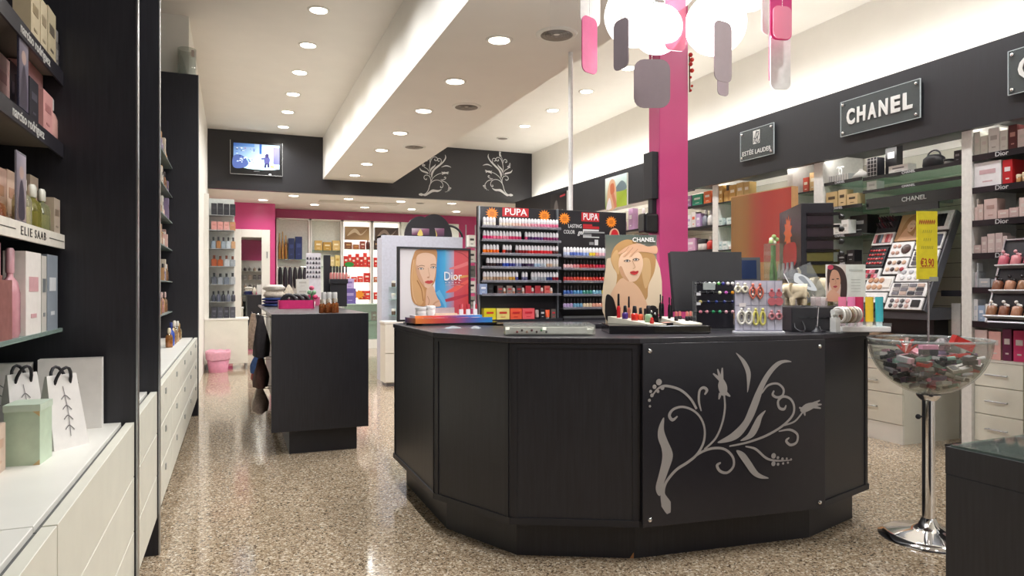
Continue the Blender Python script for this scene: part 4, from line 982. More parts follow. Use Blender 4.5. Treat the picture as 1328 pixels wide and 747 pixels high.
# ================================================================== nail polish display on the rear arm
YP = 4.78
def disp(u0, u1, vtop, label, name='polish_display'):
    x0, x1 = PY(u0, 300, YP).x, PY(u1, 300, YP).x; zt = PY((u0+u1)/2, vtop, YP).z
    t = T(name, label, 'display stand', ((x0+x1)/2, YP, HC)); return t, x0, x1, (x1-x0)/2, zt-HC
GREYA = mat('#9a9ea2', .3, .3)
dl, lx0, lx1, lw, lh = disp(619.5, 722, 269.5, 'black nail polish display bay with five rows of white-capped bottles')
dr, rx0, rx1, rw, rh = disp(724, 812, 274, 'black nail polish display bay with the LASTING COLOR gel header')
for t, w, h in ((dl, lw, lh), (dr, rw, rh)):
    bev(put('back_board', MB().box(-w, w, 0, .03, 0, h, mat('#211f24', .3)), t), .002)
    put('foot', MB().box(-w, w, -.10, .06, 0, .018, BLACKM), t)
for s_ in (-1, 1): put('side_post', MB().box(s_*(lw-.004)-.004, s_*(lw-.004)+.004, -.03, .03, 0, lh, mat('#8d9196', .3, .5)), dl)
def star(A, x, z, r, col, n=14):
    A.shape([((r if i % 2 else r*.62)*cos(pi*i/n)+x, (r if i % 2 else r*.62)*sin(pi*i/n)*.95+z) for i in range(2*n)], col, False)
def pxl(t, u, v): # pixel -> local x,z on the header
    q = PY(u, v, YP); return q.x-t.location.x, q.z-HC
def header(t, stars, pu, txt):
    A = Art()
    (xa, za), (xb, zb) = pxl(t, pu[0], pu[3]), pxl(t, pu[1], pu[2]); A.rect(xa, xb, za, zb, '#c4232b')
    for (u, v) in stars:
        x, z = pxl(t, u, v); B = Art(); star(B, 0, 0, .052, '#ef8a24')
        for k in (-1, 0, 1): B.rect(-.02+.004*abs(k), .02-.004*abs(k), k*.011-.003, k*.011+.002, '#b0571a')
        put('star_sticker', B.mesh(), t, (x, -.0015, z))['label'] = 'orange starburst sticker'
    put('header_print', A.mesh(), t, (0, -.0005, 0))
    cx_, cz_ = (xa+xb)/2, (za+zb)/2
    put('printed_lettering', text_mesh('PUPA', (zb-za)*1.05, mat('#f2ecec', .4), .0012, fit=(xb-xa)*.84), t, (cx_, -.004, cz_))
header(dl, ((638, 277), (706, 280)), (651.5, 685.5, 270.5, 280.5), 0)
header(dr, ((732, 283.5), (792.5, 288)), (754, 777, 276.5, 287), 0)
WT = mat('#e8e6e6', .4); RT = mat('#b8242c', .4)
for s_, u, v, sz, fit_ in (('LASTING', 745.5, 293.5, .04, .115), ('COLOR', 738, 301, .04, .095)):
    x, z = pxl(dr, u, v); put('printed_lettering', text_mesh(s_, sz, WT, 0, fit=fit_), dr, (x, -.003, z))
x, z = pxl(dr, 752.5, 301.5); put('printed_lettering', text_mesh('gel', .05, WT, .0006, fit=.055, shear=.35), dr, (x, -.003, z))
A = Art()
for (u0, u1, v0, v1, c) in ((756, 768, 291, 293, '#b8242c'), (756, 777, 294, 296.5, '#b8242c'), (756, 776.5, 298, 299.5, '#dcdcdc'), (756, 784, 301, 301.8, '#9a9a9a'), (756, 767, 303.5, 304.3, '#9a9a9a'), (756, 767, 305.5, 306.3, '#c9c9c9'), (756, 777, 307.3, 308, '#c9c9c9'), (764, 770, 314, 317.5, '#8a8a8a'), (771, 775.5, 311, 318, '#d0d0d0')):
    a, b = pxl(dr, u0, v1), pxl(dr, u1, v0); A.rect(a[0], b[0], a[1], b[1], c)
a = pxl(dr, 797, 305); A.shape([(a[0]-.05, a[1]-.1), (a[0]-.045, a[1]+.02), (a[0], a[1]+.055), (a[0]+.04, a[1]+.02), (a[0]+.045, a[1]-.1)], '#d9a98c'); A.shape([(a[0]-.034, a[1]-.06), (a[0]-.03, a[1]+.02), (a[0], a[1]+.045), (a[0]+.03, a[1]+.02), (a[0]+.034, a[1]-.06), (a[0], a[1]-.075)], '#c4202a')
put('header_notes', A.mesh(), dr, (0, -.0005, 0))
def ledge(t, w, z, d=.085):
    s_ = put('shelf', MB().box(-w+.008, w-.008, -d, 0, z-.008, z, mat('#3c3a40', .3)), t)
    put('price_rail', MB().box(-w+.004, w-.004, -d-.004, -d, z-.010, z+.009, clear('#d6d4de', refl=.9, haze=.22)), s_)
    return z
def polish_row(kind0, x0, x1, z, n, cols, kind, cap, place, group, h=.07, gaps=()):
    s_ = (x1-x0)/n
    for i in range(n):
        if i in gaps: continue
        c = cols[min(len(cols)-1, int(i/n*len(cols)))]
        w_ = min(s_*.94, .03)
        good(kind, x0+(i+.5)*s_, YP-.052, HC+z, w_, .028, h, c, cap, place, 0, group, label='%s %s-capped nail polish, %s from the %s, %s' % (cname(c), cname(cap), ORD[i], 'poster end' if kind0 else 'white-cap bay', place.replace('on the ', '').replace(' of the', ' of').replace('polish bay', 'bay')))
WC, DC = '#ece8ea', '#241b1e'
def zl(u, v): return PY(u, v, YP-.06).z-HC
rowsL = [(293.5, ['#efe9e0', '#eadfce', '#e8d3c0', '#e6c0b0', '#e3a8a8', '#dc94a4', '#e27f9e', '#d86a8c'], (4,)), (311, ['#e0407a', '#e56a8a', '#e8809a', '#d83a6a', '#c02a60', '#4a2a60', '#5a2a68', '#8a2a5a', '#7a2a5a'], (12,)),
         (329, ['#f07a20', '#e8642a', '#e8442a', '#4a2020', '#6a2420', '#8a1c20', '#c02020', '#c82028', '#e03038', '#d82a34', '#4a1a1a'], (5, 9)), (346.5, ['#2a1a20', '#3a2a2a', '#2a1e30', '#2a4ab0', '#3a3f8a', '#8a8fb0', '#2a1a3a', '#4a3a5a', '#a0b8d0', '#b8c0c8', '#c8a890', '#c8c0b8'], (0,)),
         (364.5, ['#c0a890', '#a88a70', '#c0a080', '#c89a40', '#4a4a90', '#6a6a8a', '#b8bcc0', '#9aa0a8', '#2a3a70', '#8a2030'], (11, 14))]
on = ['first', 'second', 'third', 'fourth', 'fifth']
for k, (v, cols, gaps) in enumerate(rowsL):
    z = ledge(dl, lw, zl(625, v)); polish_row(1, lx0+.02, lx1-.012, z, 24, cols, 'wpolish', WC, 'on the %s row of the white-cap polish bay' % on[k], 'polish row %s of the white-cap bay' % on[k], gaps=gaps)
z6 = ledge(dl, lw, zl(625, 382))
A0 = lx0
goodY('carton', 622, 632, 368, YP-.08, HC+z6, .06, '#8a9aba', '#e6e8ee', 'on the sixth row of the white-cap polish bay'); goodY('carton', 633, 640, 369.5, YP-.075, HC+z6, .05, '#17161a', '#3a3a40', 'on the sixth row of the white-cap polish bay')
for k in range(6):
    u = 645+k*12.2; goodY('carton', u, u+7.5, 370.5, YP-.075, HC+z6, .05, ['#5a4a48', '#8a7a72', '#4a3a3a', '#b0303a', '#a83840', '#c9645c'][k], '#c02a34', 'on the sixth row of the white-cap polish bay')
    goodY('wpolish', u+8, u+11.5, 373, YP-.07, HC+z6, .03, ['#b07a5a', '#c98a72', '#d0a090', '#c84a58', '#c0505c', '#d8a088'][k], '#e2d5cc', 'on the sixth row of the white-cap polish bay')
for (u0, u1, c, cp) in ((627.5, 643.5, '#d8c820', '#c83a2a'), (644, 661, '#e3cf7a', '#c83a2a'), (661.5, 677, '#e8593a', '#c82a2a'), (677.5, 693.5, '#e85a60', '#d02a3a')):
    goodY('carton', u0, u1, 400, YP-.095, HC+.018, .06, c, cp, 'at the foot of the white-cap polish bay', parts=True)
for (u0, u1, vt, kd, c, cp) in ((695, 700, 402, 'tube', '#9a8a86', '#22202a'), (700.5, 707, 401, 'carton', '#221f24', '#d8d4d2'), (708, 714, 402, 'tube', '#e2582e', '#e8e2dc'), (715, 721, 401, 'carton', '#5c5450', '#c82a34')):
    goodY(kd, u0, u1, vt, YP-.09, HC+.018, .03, c, cp, 'at the foot of the white-cap polish bay')
rowsR = [(332.5, 'wpolish', WC, ['#b8c0d8', '#5a70b8', '#6a80c0', '#8aa0d0', '#e8c83a', '#e6a08a', '#e8b8c0', '#c8a8d0', '#a8c8dc', '#e0a8b0', '#3a4a8a']), (348.5, 'polish', DC, ['#e8b8b8', '#d8888a', '#c83a40', '#b8202c', '#c82848', '#a01838', '#d02858', '#8a1830']),
         (365, 'polish', DC, ['#b83a38', '#c8402c', '#d8482c', '#c02a24', '#d83a2c', '#e0502e', '#c8382a']), (382.5, 'polish', DC, ['#3a60a8', '#4a8ab8', '#3a8a7a', '#7ab0c8', '#e8c830', '#e8802a', '#c8302a']), (399.5, 'polish', DC, ['#b8a0c8', '#6a9ab8', '#e0c8a8', '#e8a890', '#e88a60', '#e86a5a', '#d89aa0'])]
for k, (v, kd, cp, cols) in enumerate(rowsR):
    z = ledge(dr, rw, zl(730, v)); polish_row(0, rx0+.015, rx1-.03, z, 20, cols, kd, cp, 'on the %s row of the gel polish bay' % on[k], 'polish row %s of the gel bay' % on[k], h=.072)
put('bottom_bar', MB().box(-rw, rw, -.1, -.08, -.0+.018, .034, ALU), dr)
# ================================================================== things on the cash counter
def CF(lat, d): return (RX*lat+FX*d, RY*lat+FY*d)
def at(u, d): return CF((u-CX)/FPX*d, d)
def hz(v, d): return CAMH+(CY-v)/FPX*d
def LW(t, x, y, z=0):
    a = t.rotation_euler.z; return (t.location.x+x*cos(a)-y*sin(a), t.location.y+x*sin(a)+y*cos(a), t.location.z+z)
def skin(verts, edges, radii, m, sub=2, root=0):
    me = bpy.data.meshes.new('skin'); me.from_pydata(verts, edges, []); o = bpy.data.objects.new('skin', me); COL.objects.link(o)
    o.modifiers.new('s', 'SKIN'); 
    for i, r in enumerate(radii): me.skin_vertices[0].data[i].radius = (r, r) if not isinstance(r, tuple) else r
    me.skin_vertices[0].data[root].use_root = True
    sb = o.modifiers.new('b', 'SUBSURF'); sb.levels = sub; sb.render_levels = sub
    dg = bpy.context.evaluated_depsgraph_get(); out = bpy.data.meshes.new_from_object(o.evaluated_get(dg)); bpy.data.objects.remove(o)
    out.materials.clear(); out.materials.append(m)
    for p_ in out.polygons: p_.use_smooth = True; p_.material_index = 0
    return out
# ---- framed model poster with make-up tray
x, y = 1.32, 4.775
t = T('framed_poster', 'black framed poster of a blond model reading Dior over a rainbow swirl', 'poster', (x, y, HC+.012), radians(6)); w, h = .275, .52
for (x0, x1, z0, z1) in ((-w, -w+.014, 0, h), (w-.014, w, 0, h), (-w+.014, w-.014, 0, .014), (-w+.014, w-.014, h-.014, h)): put('frame_rail', MB().box(x0, x1, -.012, .02, z0, z1, BLACKM), t)
put('backing', MB().box(-w+.01, w-.01, 0, .015, .01, h-.01, BLACKM), t)
iw, ih = 2*w-.028, h-.028
def n2(px, py): return (-iw/2+(px-60)/575*iw, .014+(650-py)/578*ih)
A = Art(); N = lambda L: [n2(*p) for p in L]
def q4(x0, x1, y0, y1, cols): A.rect(*[n2(x0, y1)[0], n2(x1, y1)[0], n2(x0, y1)[1], n2(x1, y0)[1]], cols)
q4(60, 635, 72, 650, '#ebe6e8')
q4(350, 460, 72, 650, ['#3a8fd0', '#58a8dc', '#4fb2dc', '#2c86c8']); q4(430, 520, 72, 650, ['#5a9ccc', '#c8606e', '#c8a0b0', '#4fb2dc']); q4(510, 635, 72, 650, ['#cc4a58', '#d83c3e', '#d65a5c', '#d6555e'])
for (pts, wd, c) in (([(470, 230), (540, 215), (635, 180)], [8, 26, 30], '#e0787a'), ([(440, 430), (520, 400), (635, 330)], [6, 40, 20], '#e8635a'), ([(430, 500), (520, 480), (635, 450)], [20, 30, 12], '#b83a4c'), ([(520, 85), (580, 100), (635, 140)], [3, 8, 6], '#b04048'), ([(370, 420), (420, 500), (440, 560)], [40, 30, 10], '#6ab8e4'), ([(480, 375), (560, 365), (600, 368)], [2, 5, 2], '#a82a34'), ([(470, 320), (560, 300), (635, 290)], [2, 22, 12], '#d8a05a')):
    A.stroke(N(pts), [v_*iw/575 for v_ in wd], c)
A.shape(N([(200, 78), (300, 72), (362, 78), (362, 200), (350, 330), (310, 400), (290, 470), (270, 540), (195, 532), (158, 480), (146, 350), (152, 210), (170, 130)]), '#c48e5c')
A.shape(N([(185, 150), (165, 300), (170, 440), (200, 525), (240, 528), (262, 450), (250, 390), (215, 330), (190, 240)]), '#d6a673')
A.stroke(N([(175, 160), (158, 300), (168, 450), (195, 520)]), .006, '#e2bd8e'); A.stroke(N([(200, 330), (235, 400), (250, 500)]), .007, '#a8713f')
A.shape(N([(282, 395), (330, 375), (362, 460), (398, 540), (330, 548), (275, 540), (272, 470)]), '#e0b496')
A.stroke(N([(285, 460), (300, 500), (290, 540)]), .005, '#b98466'); A.stroke(N([(330, 540), (350, 515), (388, 498)]), .012, '#cf9c7c')
A.shape(N([(196, 140), (230, 108), (290, 102), (345, 125), (358, 185), (354, 250), (338, 330), (306, 384), (278, 392), (245, 362), (212, 312), (192, 240)]), '#e6bfa4')
A.shape(N([(200, 200), (192, 240), (212, 312), (245, 362), (262, 380), (250, 330), (225, 270)]), '#d3a384')
for (cx_, cy_) in ((232, 234), (334, 222)):
    A.ell(*n2(cx_, cy_), .022, .008, '#b98d78'); A.ell(*n2(cx_, cy_), .016, .0055, '#efe6e0'); A.ell(*n2(cx_, cy_), .0055, .0055, '#3c4a52'); A.stroke(N([(cx_-25, cy_+2), (cx_, cy_-9), (cx_+24, cy_+1)]), .003, '#4a352a')
A.stroke(N([(205, 216), (235, 206), (262, 212)]), .004, '#8a6244'); A.stroke(N([(310, 202), (335, 195), (356, 202)]), .004, '#8a6244')
A.stroke(N([(290, 225), (296, 265), (302, 292), (288, 304)]), .0035, '#c99c80'); A.ell(*n2(291, 305), .010, .004, '#c08a6e')
A.shape(N([(262, 342), (288, 330), (300, 333), (312, 328), (332, 334), (325, 350), (298, 358), (275, 352)]), '#cc4a48'); A.stroke(N([(264, 342), (298, 341), (331, 335)]), .002, '#8a2a2c')
put('print', A.mesh(), t, (0, -.0005, 0))
put('printed_lettering', text_mesh('Dior', .085, mat('#f4f2f2', .4), .0004, fit=150/575*iw), t, (n2(495, 300)[0], -.009, n2(495, 296)[1]))
# serif feet make the Roman letters
A = Art()
for (px, py, ww) in ((440, 262, 26), (440, 328, 26), (496, 328, 18), (496, 285, 14), (556, 328, 20)): A.stroke(N([(px-ww/2, py), (px+ww/2, py)]), .0028, '#f4f2f2', smooth=False)
for k in range(5): A.stroke(N([(432+k*28, 344), (440+k*28, 350)]), .006, '#e9dfe2', smooth=False)
A.stroke(N([(430, 366), (560, 368)]), .0016, '#e9c9c9', smooth=False)
put('print_serifs', A.mesh(), t, (0, -.009, 0))
# tray
tr = T('tester_tray', 'rainbow-edged black tester tray before the framed model poster', 'tray', (1.35, 4.52, HC), radians(3)); w = .27
bev(put('base_dish', MB().prism([(-w-.01, .14), (-w-.03, 0), (-w+.04, -.13), (w+.02, -.14), (w+.06, -.06), (w+.01, .14)], 0, .014, BLACKG), tr), .004)
bev(put('tray_body', MB().box(-w, w, -.11, .13, .014, .03, mat('#d9d3d6', .3)), tr), .003)
A = Art(); cs = ['#e8863a', '#e2663a', '#d8484a', '#b04a72', '#6a5aa0', '#3f74c0', '#2f8ad0']
for k in range(6): A.face([(-w+k*2*w/6, 0), (-w+(k+1)*2*w/6, 0), (-w+(k+1)*2*w/6, .034), (-w+k*2*w/6, .034)], [cs[k], cs[k+1], cs[k+1], cs[k]])
put('rainbow_edge', A.mesh(), tr, (0, -.112, .014)); put('front_edge', MB().box(-w, w, -.1115, -.10, .014, .048, mat('#8a5a78', .3)), tr)
A = Art(); A.rect(-.12, .12, 0, .034, ['#3a3a90', '#e8863a', '#e8863a', '#3a3a90']); put('side_edge', A.mesh(), tr, (-w-.001, 0.005, .014), -pi/2)
st = put('step', MB().box(-w+.03, w-.03, .0, .12, .03, .06, mat('#e4dde0', .35)), tr)
A = Art()
for k in range(6): A.face([((-w+.03)+k*(2*w-.06)/6, 0), ((-w+.03)+(k+1)*(2*w-.06)/6, 0), ((-w+.03)+(k+1)*(2*w-.06)/6, .03), ((-w+.03)+k*(2*w-.06)/6, .03)], [cs[k], cs[k+1], cs[k+1], cs[k]])
put('step_edge', A.mesh(), st, (0, -.001, .03))
for k, (xx, c, lab) in enumerate(((-.18, '#d8d3cf', 'clear round powder jar on the rainbow tray step'), (-.11, '#efe9e4', 'white round powder jar on the rainbow tray step'))):
    P_ = LW(tr, xx, .06, .06); good('jar', P_[0], P_[1], P_[2], .075 if k == 0 else .06, .07, .055 if k == 0 else .065, c, '#f1eeec' if k else '#c9c6c4', '', label=lab, parts=True)
P_ = LW(tr, -.01, .06, .06); t = T('palette', 'slim open eye palette on the rainbow tray step', 'palette', P_, radians(3)); put('pan', MB().box(-.08, .08, -.03, .03, 0, .012, mat('#d8b9a0', .4)), t); put('lid', MB().box(-.08, .08, .028, .034, .006, .05, mat('#b8a9b0', .3)), t)
for k in range(6):
    P_ = LW(tr, .09+.026*k, .03+.03*(k % 2), .06); good('lipstick', P_[0], P_[1], P_[2], .017, .017, .075+.02*(k == 4), ['#c23a4a', '#d86a72', '#b82a3c', '#d04a5a', '#e8e4e6', '#c23a4a'][k], '#d9d6da', '', label='small lipstick in a silver case on the rainbow tray step', group='tray lipsticks', parts=True)
for k in range(5):
    P_ = LW(tr, -.17+.085*k, -.06, .03); t = T('pencil_set', '%s make-up sample on the front of the rainbow tray' % ['white', 'pink', 'grey', 'red', 'pale rose'][k], 'make-up', P_, radians(5*k-8))
    put('case', MB().box(-.035, .035, -.018, .018, 0, .016, mat(['#e4e0e0', '#d890a0', '#55505c', '#c8404c', '#e2c0c0'][k], .3)), t); put('window', MB().box(-.026, .026, -.012, .012, .016, .018, mat(['#b9a39a', '#e6b8c0', '#2b2930', '#e88a8a', '#f0e0e0'][k], .15)), t)
for k in range(2):
    p = CF(-.36+.14*k, 4.22); solo('plastic_sachet', MB().add([(-.05, -.03, .001), (.05, -.035, .001), (.055, .03, .001), (-.045, .035, .001), (0, 0, .016), (.02, .01, .013)], [(0, 1, 4), (1, 5, 4), (1, 2, 5), (2, 3, 5), (3, 4, 5), (3, 0, 4), (3, 2, 1, 0)], clear('#dfe3e6', refl=.9, haze=.3)), 'crinkled clear sachet %s on the worktop before the rainbow tray' % ['lying flat', 'folded over'][k], 'sachet', (*p, HC), .3+k)
# ---- clear acrylic drawer box
d0 = 3.70; p = CF(.19, d0)
t = T('acrylic_box', 'flat clear acrylic display box with white cards on the counter', 'display box', (*p, HC), -YAW+.01); w, dd, hh = .235, .15, .056
for (nm_, b) in (('box_base', (-w, w, -dd, dd, 0, .006)), ('box_lid', (-w, w, -dd, dd, hh-.005, hh)), ('box_wall', (-w, w, -dd, -dd+.005, .006, hh-.005)), ('box_wall', (-w, w, dd-.005, dd, .006, hh-.005)), ('box_wall', (-w, -w+.005, -dd, dd, .006, hh-.005)), ('box_wall', (w-.005, w, -dd, dd, .006, hh-.005))):
    put(nm_, MB().box(*b, clear('#fbfcfa', refl=.5, haze=.05)), t)
put('inner_tray', MB().box(-w+.01, w-.01, -dd+.016, dd-.01, .007, .03, WHITE), t); put('inner_card', MB().box(-w+.03, -w+.20, -dd+.012, -dd+.014, .012, .044, mat('#f2eeea', .5)), t); put('inner_card', MB().box(w-.25, w-.04, -dd+.012, -dd+.014, .012, .044, mat('#f6f4f0', .5)), t)
for k in range(7): put('sample_stone', MB().ball((-w+.07+k*.025, -dd+.010, .02+.008*(k % 2)), .006, mat(['#b04a4a', '#5a4038', '#c8a08a', '#7a3a3c', '#4a2a28', '#5aa060', '#3a3a3c'][k], .4), 8, 5), t)
put('acrylic_roll', MB().lathe([(.018, 0), (.018, .04)], clear('#ffffff', refl=.9, haze=.2), 14), t, (w-.03, -dd+.04, .008))
# ---- tall model poster with lipstick tray
tr = T('tester_stand', 'black gloss tester stand under the tall Chanel model poster', 'display stand', (*CF(.785, 3.80), HC), -YAW+.03); w = .27
bev(put('base', MB().box(-w, w, -.10, .17, 0, .045, BLACKG), tr), .004)
put('base_gloss_edge', MB().box(w-.30, w+.002, -.103, -.10, .004, .041, clear('#3a3a40', refl=1)), tr)
wb = mat('#ece6d4', .35)
b1 = MB(); b1.add([(-.24, .13, .085), (-.19, .13, .085), (.04, -.085, .052), (-.06, -.085, .052), (-.24, .13, .046), (-.19, .13, .046), (.04, -.085, .046), (-.06, -.085, .046)], [(0, 3, 2, 1), (4, 5, 6, 7), (0, 1, 5, 4), (1, 2, 6, 5), (2, 3, 7, 6), (3, 0, 4, 7)], wb); put('slanted_ramp', b1, tr)
b1 = MB(); b1.add([(.03, .10, .085), (.10, .10, .085), (.24, -.06, .055), (.13, -.085, .052), (.03, .10, .046), (.10, .10, .046), (.24, -.06, .046), (.13, -.085, .046)], [(0, 3, 2, 1), (4, 5, 6, 7), (0, 1, 5, 4), (1, 2, 6, 5), (2, 3, 7, 6), (3, 0, 4, 7)], wb); put('slanted_ramp', b1, tr)
pt = T('model_poster', 'tall acrylic poster of a model lifting her hand, headed CHANEL', 'poster', LW(tr, -.105, .145, .045), -YAW+.03); pw, ph = .29, .50
put('acrylic_sheet', MB().box(-pw/2-.004, pw/2+.004, 0, .006, 0, ph+.003, ACRYL), pt)
put('card', MB().box(-pw/2, pw/2, -.002, 0, 0, ph, mat('#d8cbb8', .4)), pt)
def n3(px, py): return (-pw/2+(px-80)/315*pw, (665-py)/570*ph)
A = Art(); N = lambda L: [n3(*p) for p in L]
A.rect(-pw/2, pw/2, 0, ph, ['#dcc6aa', '#e6d6c0', '#4d5a54', '#55635c'])
A.shape(N([(82, 300), (130, 240), (395, 250), (395, 640), (82, 640)]), '#e2cdb0')
A.shape(N([(112, 240), (140, 165), (205, 124), (270, 140), (335, 190), (388, 235), (382, 330), (345, 420), (338, 500), (300, 520), (170, 520), (110, 505), (140, 430), (150, 350), (125, 300)]), '#bf935f')
A.shape(N([(115, 240), (150, 190), (165, 260), (160, 350), (130, 300)]), '#d4ab78'); A.shape(N([(300, 260), (350, 250), (360, 350), (330, 440), (310, 380)]), '#d3ad7c')
A.shape(N([(150, 405), (190, 372), (245, 398), (285, 435), (320, 500), (345, 570), (340, 640), (100, 640), (96, 520)]), '#e2b896')
A.shape(N([(82, 490), (118, 492), (140, 545), (150, 640), (82, 640)]), '#1c1a1c'); A.shape(N([(395, 560), (345, 560), (330, 640), (395, 640)]), '#1c1a1c')
A.shape(N([(160, 272), (176, 222), (230, 192), (292, 212), (312, 272), (298, 340), (270, 388), (232, 396), (190, 372), (166, 322)]), '#ecc7a8')
A.shape(N([(166, 300), (166, 322), (190, 372), (225, 394), (200, 350), (180, 300)]), '#cf9f7c')
A.shape(N([(395, 165), (340, 168), (285, 148), (220, 165), (160, 208), (170, 218), (215, 200), (185, 232), (200, 238), (240, 208), (225, 236), (240, 236), (275, 206), (330, 205), (395, 215)]), '#e0b08e')
for q_ in ([(225, 168), (195, 205), (172, 216)], [(250, 175), (215, 215), (195, 236)], [(280, 185), (250, 215), (236, 234)]): A.stroke(N(q_), .002, '#a8765a')
for (cx_, cy_) in ((213, 262), (268, 253)):
    A.ell(*n3(cx_, cy_), .020, .007, '#a9806a'); A.ell(*n3(cx_, cy_), .013, .0045, '#e9e2da'); A.ell(*n3(cx_, cy_), .005, .005, '#2e3a3c'); A.stroke(N([(cx_-20, cy_+2), (cx_, cy_-8), (cx_+20, cy_+1)]), .003, '#33241e')
A.stroke(N([(245, 262), (258, 290), (262, 305), (248, 312)]), .003, '#c4936f')
A.shape(N([(230, 334), (252, 326), (264, 329), (282, 326), (278, 342), (258, 352), (240, 346)]), '#c83a3c'); A.stroke(N([(231, 335), (258, 338), (281, 328)]), .0018, '#802428')
A.stroke(N([(270, 148), (278, 156), (325, 157)]), .0015, '#d0cfca')
put('print', A.mesh(), pt, (0, -.0026, 0))
put('printed_lettering', text_mesh('CHANEL', .034, mat('#f4f2ee', .4), .0006, fit=140/315*pw), pt, (n3(315, 125)[0], -.0085, n3(315, 126)[1]))
# testers on the ramps
def put_tester(kind, lx, ly, lz, w_, h_, c, cp, lab, group=None):
    P_ = LW(tr, lx, ly, lz); good(kind, P_[0], P_[1], P_[2], w_, w_, h_, c, cp, '', label=lab, group=group or 'testers on the black gloss stand', parts=True)
put_tester('polish', -.185, .095, .078, .022, .135, '#c8242c', '#17141a', 'tall red lip gloss tester with black cap on the white ramp')
put_tester('polish', -.155, .06, .073, .034, .075, '#4a2f7a', '#17141a', 'violet nail polish tester with black cap on the white ramp')
put_tester('polish', -.125, .105, .073, .018, .125, '#b86a5a', '#17141a', 'slim brown gloss tester with black cap behind the violet polish')
put_tester('polish', -.11, .02, .067, .04, .08, '#d02c22', '#17141a', 'wide red nail polish tester with black cap on the white ramp')
put_tester('polish', -.075, .03, .067, .03, .07, '#d85a3a', '#17141a', 'small coral polish tester beside the wide red one')
put_tester('polish', -.045, -.03, .06, .042, .09, '#8fb08a', '#17141a', 'pale green nail polish tester with black cap on the white ramp')
put_tester('lipstick', -.035, -.07, .055, .022, .032, '#d0281f', '#b8241c', 'short red cream tester at the low end of the white ramp')
for k in range(4): put_tester('bottle', .045+.022*k, .07-.012*k+.05*(k % 2), .075, .017, .135-.008*k, '#141318', '#1c1a20', ['tallest', 'second tallest', 'third tallest', 'shortest'][k]+' slim black mascara tube on the black gloss stand')
for k in range(4): put_tester('lipstick', .115+.03*k, .0+.035*(k % 2), .062, .022, .055, '#c9746a', '#1b181c', 'lipstick in a black case on the ivory ramp', 'lipsticks on the ivory ramp')
P_ = LW(tr, -.005, .055, .045); t = T('powder_compact', 'open black powder compact with bright stones on the black gloss stand', 'compact', P_, -YAW)
put('compact_base', MB().box(-.04, .04, -.03, .03, 0, .012, BLACKG), t); put('compact_lid', MB().box(-.04, .04, .026, .034, .01, .085, BLACKG), t)
for k in range(3): put('stone', MB().ball((-.02+.02*k, .022, .055+.012*(k % 2)), .009, CHROME, 10, 6), t)
P_ = LW(tr, .05, -.035, .045); t = T('blush_compact', 'black blush compact with a pink oval pan on the black gloss stand', 'compact', P_, -YAW); put('case', MB().box(-.033, .033, -.026, .026, 0, .012, BLACKG), t); put('blush_pan', MB().lathe([(.024, .012), (.022, .015), (1e-6, .015)], mat('#d8a090', .6), 16, sy=.7), t)
# ---- cash screen
sc = T('cash_screen', 'large black cash register screen seen from behind', 'monitor', (*at(922, 4.24), HC), -YAW+.16)
M = MB(); M.M = Matrix.Rotation(radians(-14), 4, 'X')
M.prism([(-.235, 0), (.20, 0), (.235, .37), (-.235, .37)], 0, .04, mat('#2a2a2d', .45)); 
M2 = Matrix.Rotation(radians(90), 4, 'X')
for i_, v_ in enumerate(M.v): M.v[i_] = tuple(Matrix.Rotation(radians(-12), 4, 'X') @ (M2 @ (Matrix.Rotation(radians(14), 4, 'X') @ Vector(v_))))
bev(put('screen_shell', M, sc, (0, .03, .10)), .006)
put('screen_stem', MB().box(-.05, .05, -.0, .07, .02, .2, BLACKM), sc); bev(put('screen_foot', MB().box(-.13, .13, -.06, .14, 0, .022, BLACKM), sc), .005)
s2 = T('customer_display', 'small dark tilted customer display beyond the cash screen', 'monitor', (*at(971, 4.66), HC), -YAW-.25)
z_ = hz(366, 4.62)-HC
M = MB(); M.box(-.09, .075, -.012, .012, 0, .17, BLACKM); o_ = put('display_shell', M, s2, (0, 0, z_), rot=(radians(-14), 0, 0))
put('display_glass', MB().box(-.075, .05, -.014, -.012, .02, .15, mat('#1c2b4a', .1)), o_); put('display_stem', MB().box(-.02, .02, 0, .02, 0, z_+.05, BLACKM), s2); put('display_foot', MB().box(-.07, .07, -.05, .07, 0, .015, BLACKM), s2)
# ---- ring rack
rk = T('ring_rack', 'clear acrylic rack of bead rings on black bars', 'jewellery rack', (*at(927, 4.02), HC), -YAW+.02); w = .118; h = .285
for s_ in (-1, 1): put('acrylic_post', MB().box(s_*w-.004, s_*w+.004, -.03, .03, 0, h, ACRYL), rk)
put('back_sheet', MB().box(-w, w, .026, .03, .0, h, mat('#26242a', .3)), rk); put('foot_plate', MB().box(-w-.01, w+.06, -.05, .05, 0, .008, ACRYL), rk)
bars = (.27, .218, .165, .107)
beads = [['#1a1a1e', '#202028', '#c9cfc8', '#d5dacf', '#5aa84a', '#3a3a8a', '#d8d4d0', '#e0dcd8'], ['#1a1a20', '#23232a', '#1c1c22', '#d8d8b8', '#c060b0', '#d8901a'], ['#b9a86a', '#22306a', '#2a3a7a', '#2a3670', '#1c2450'], ['#c87a88', '#d08a94', '#2a8a58', '#3a9a68', '#d8a0a8', '#d8a4aa']]
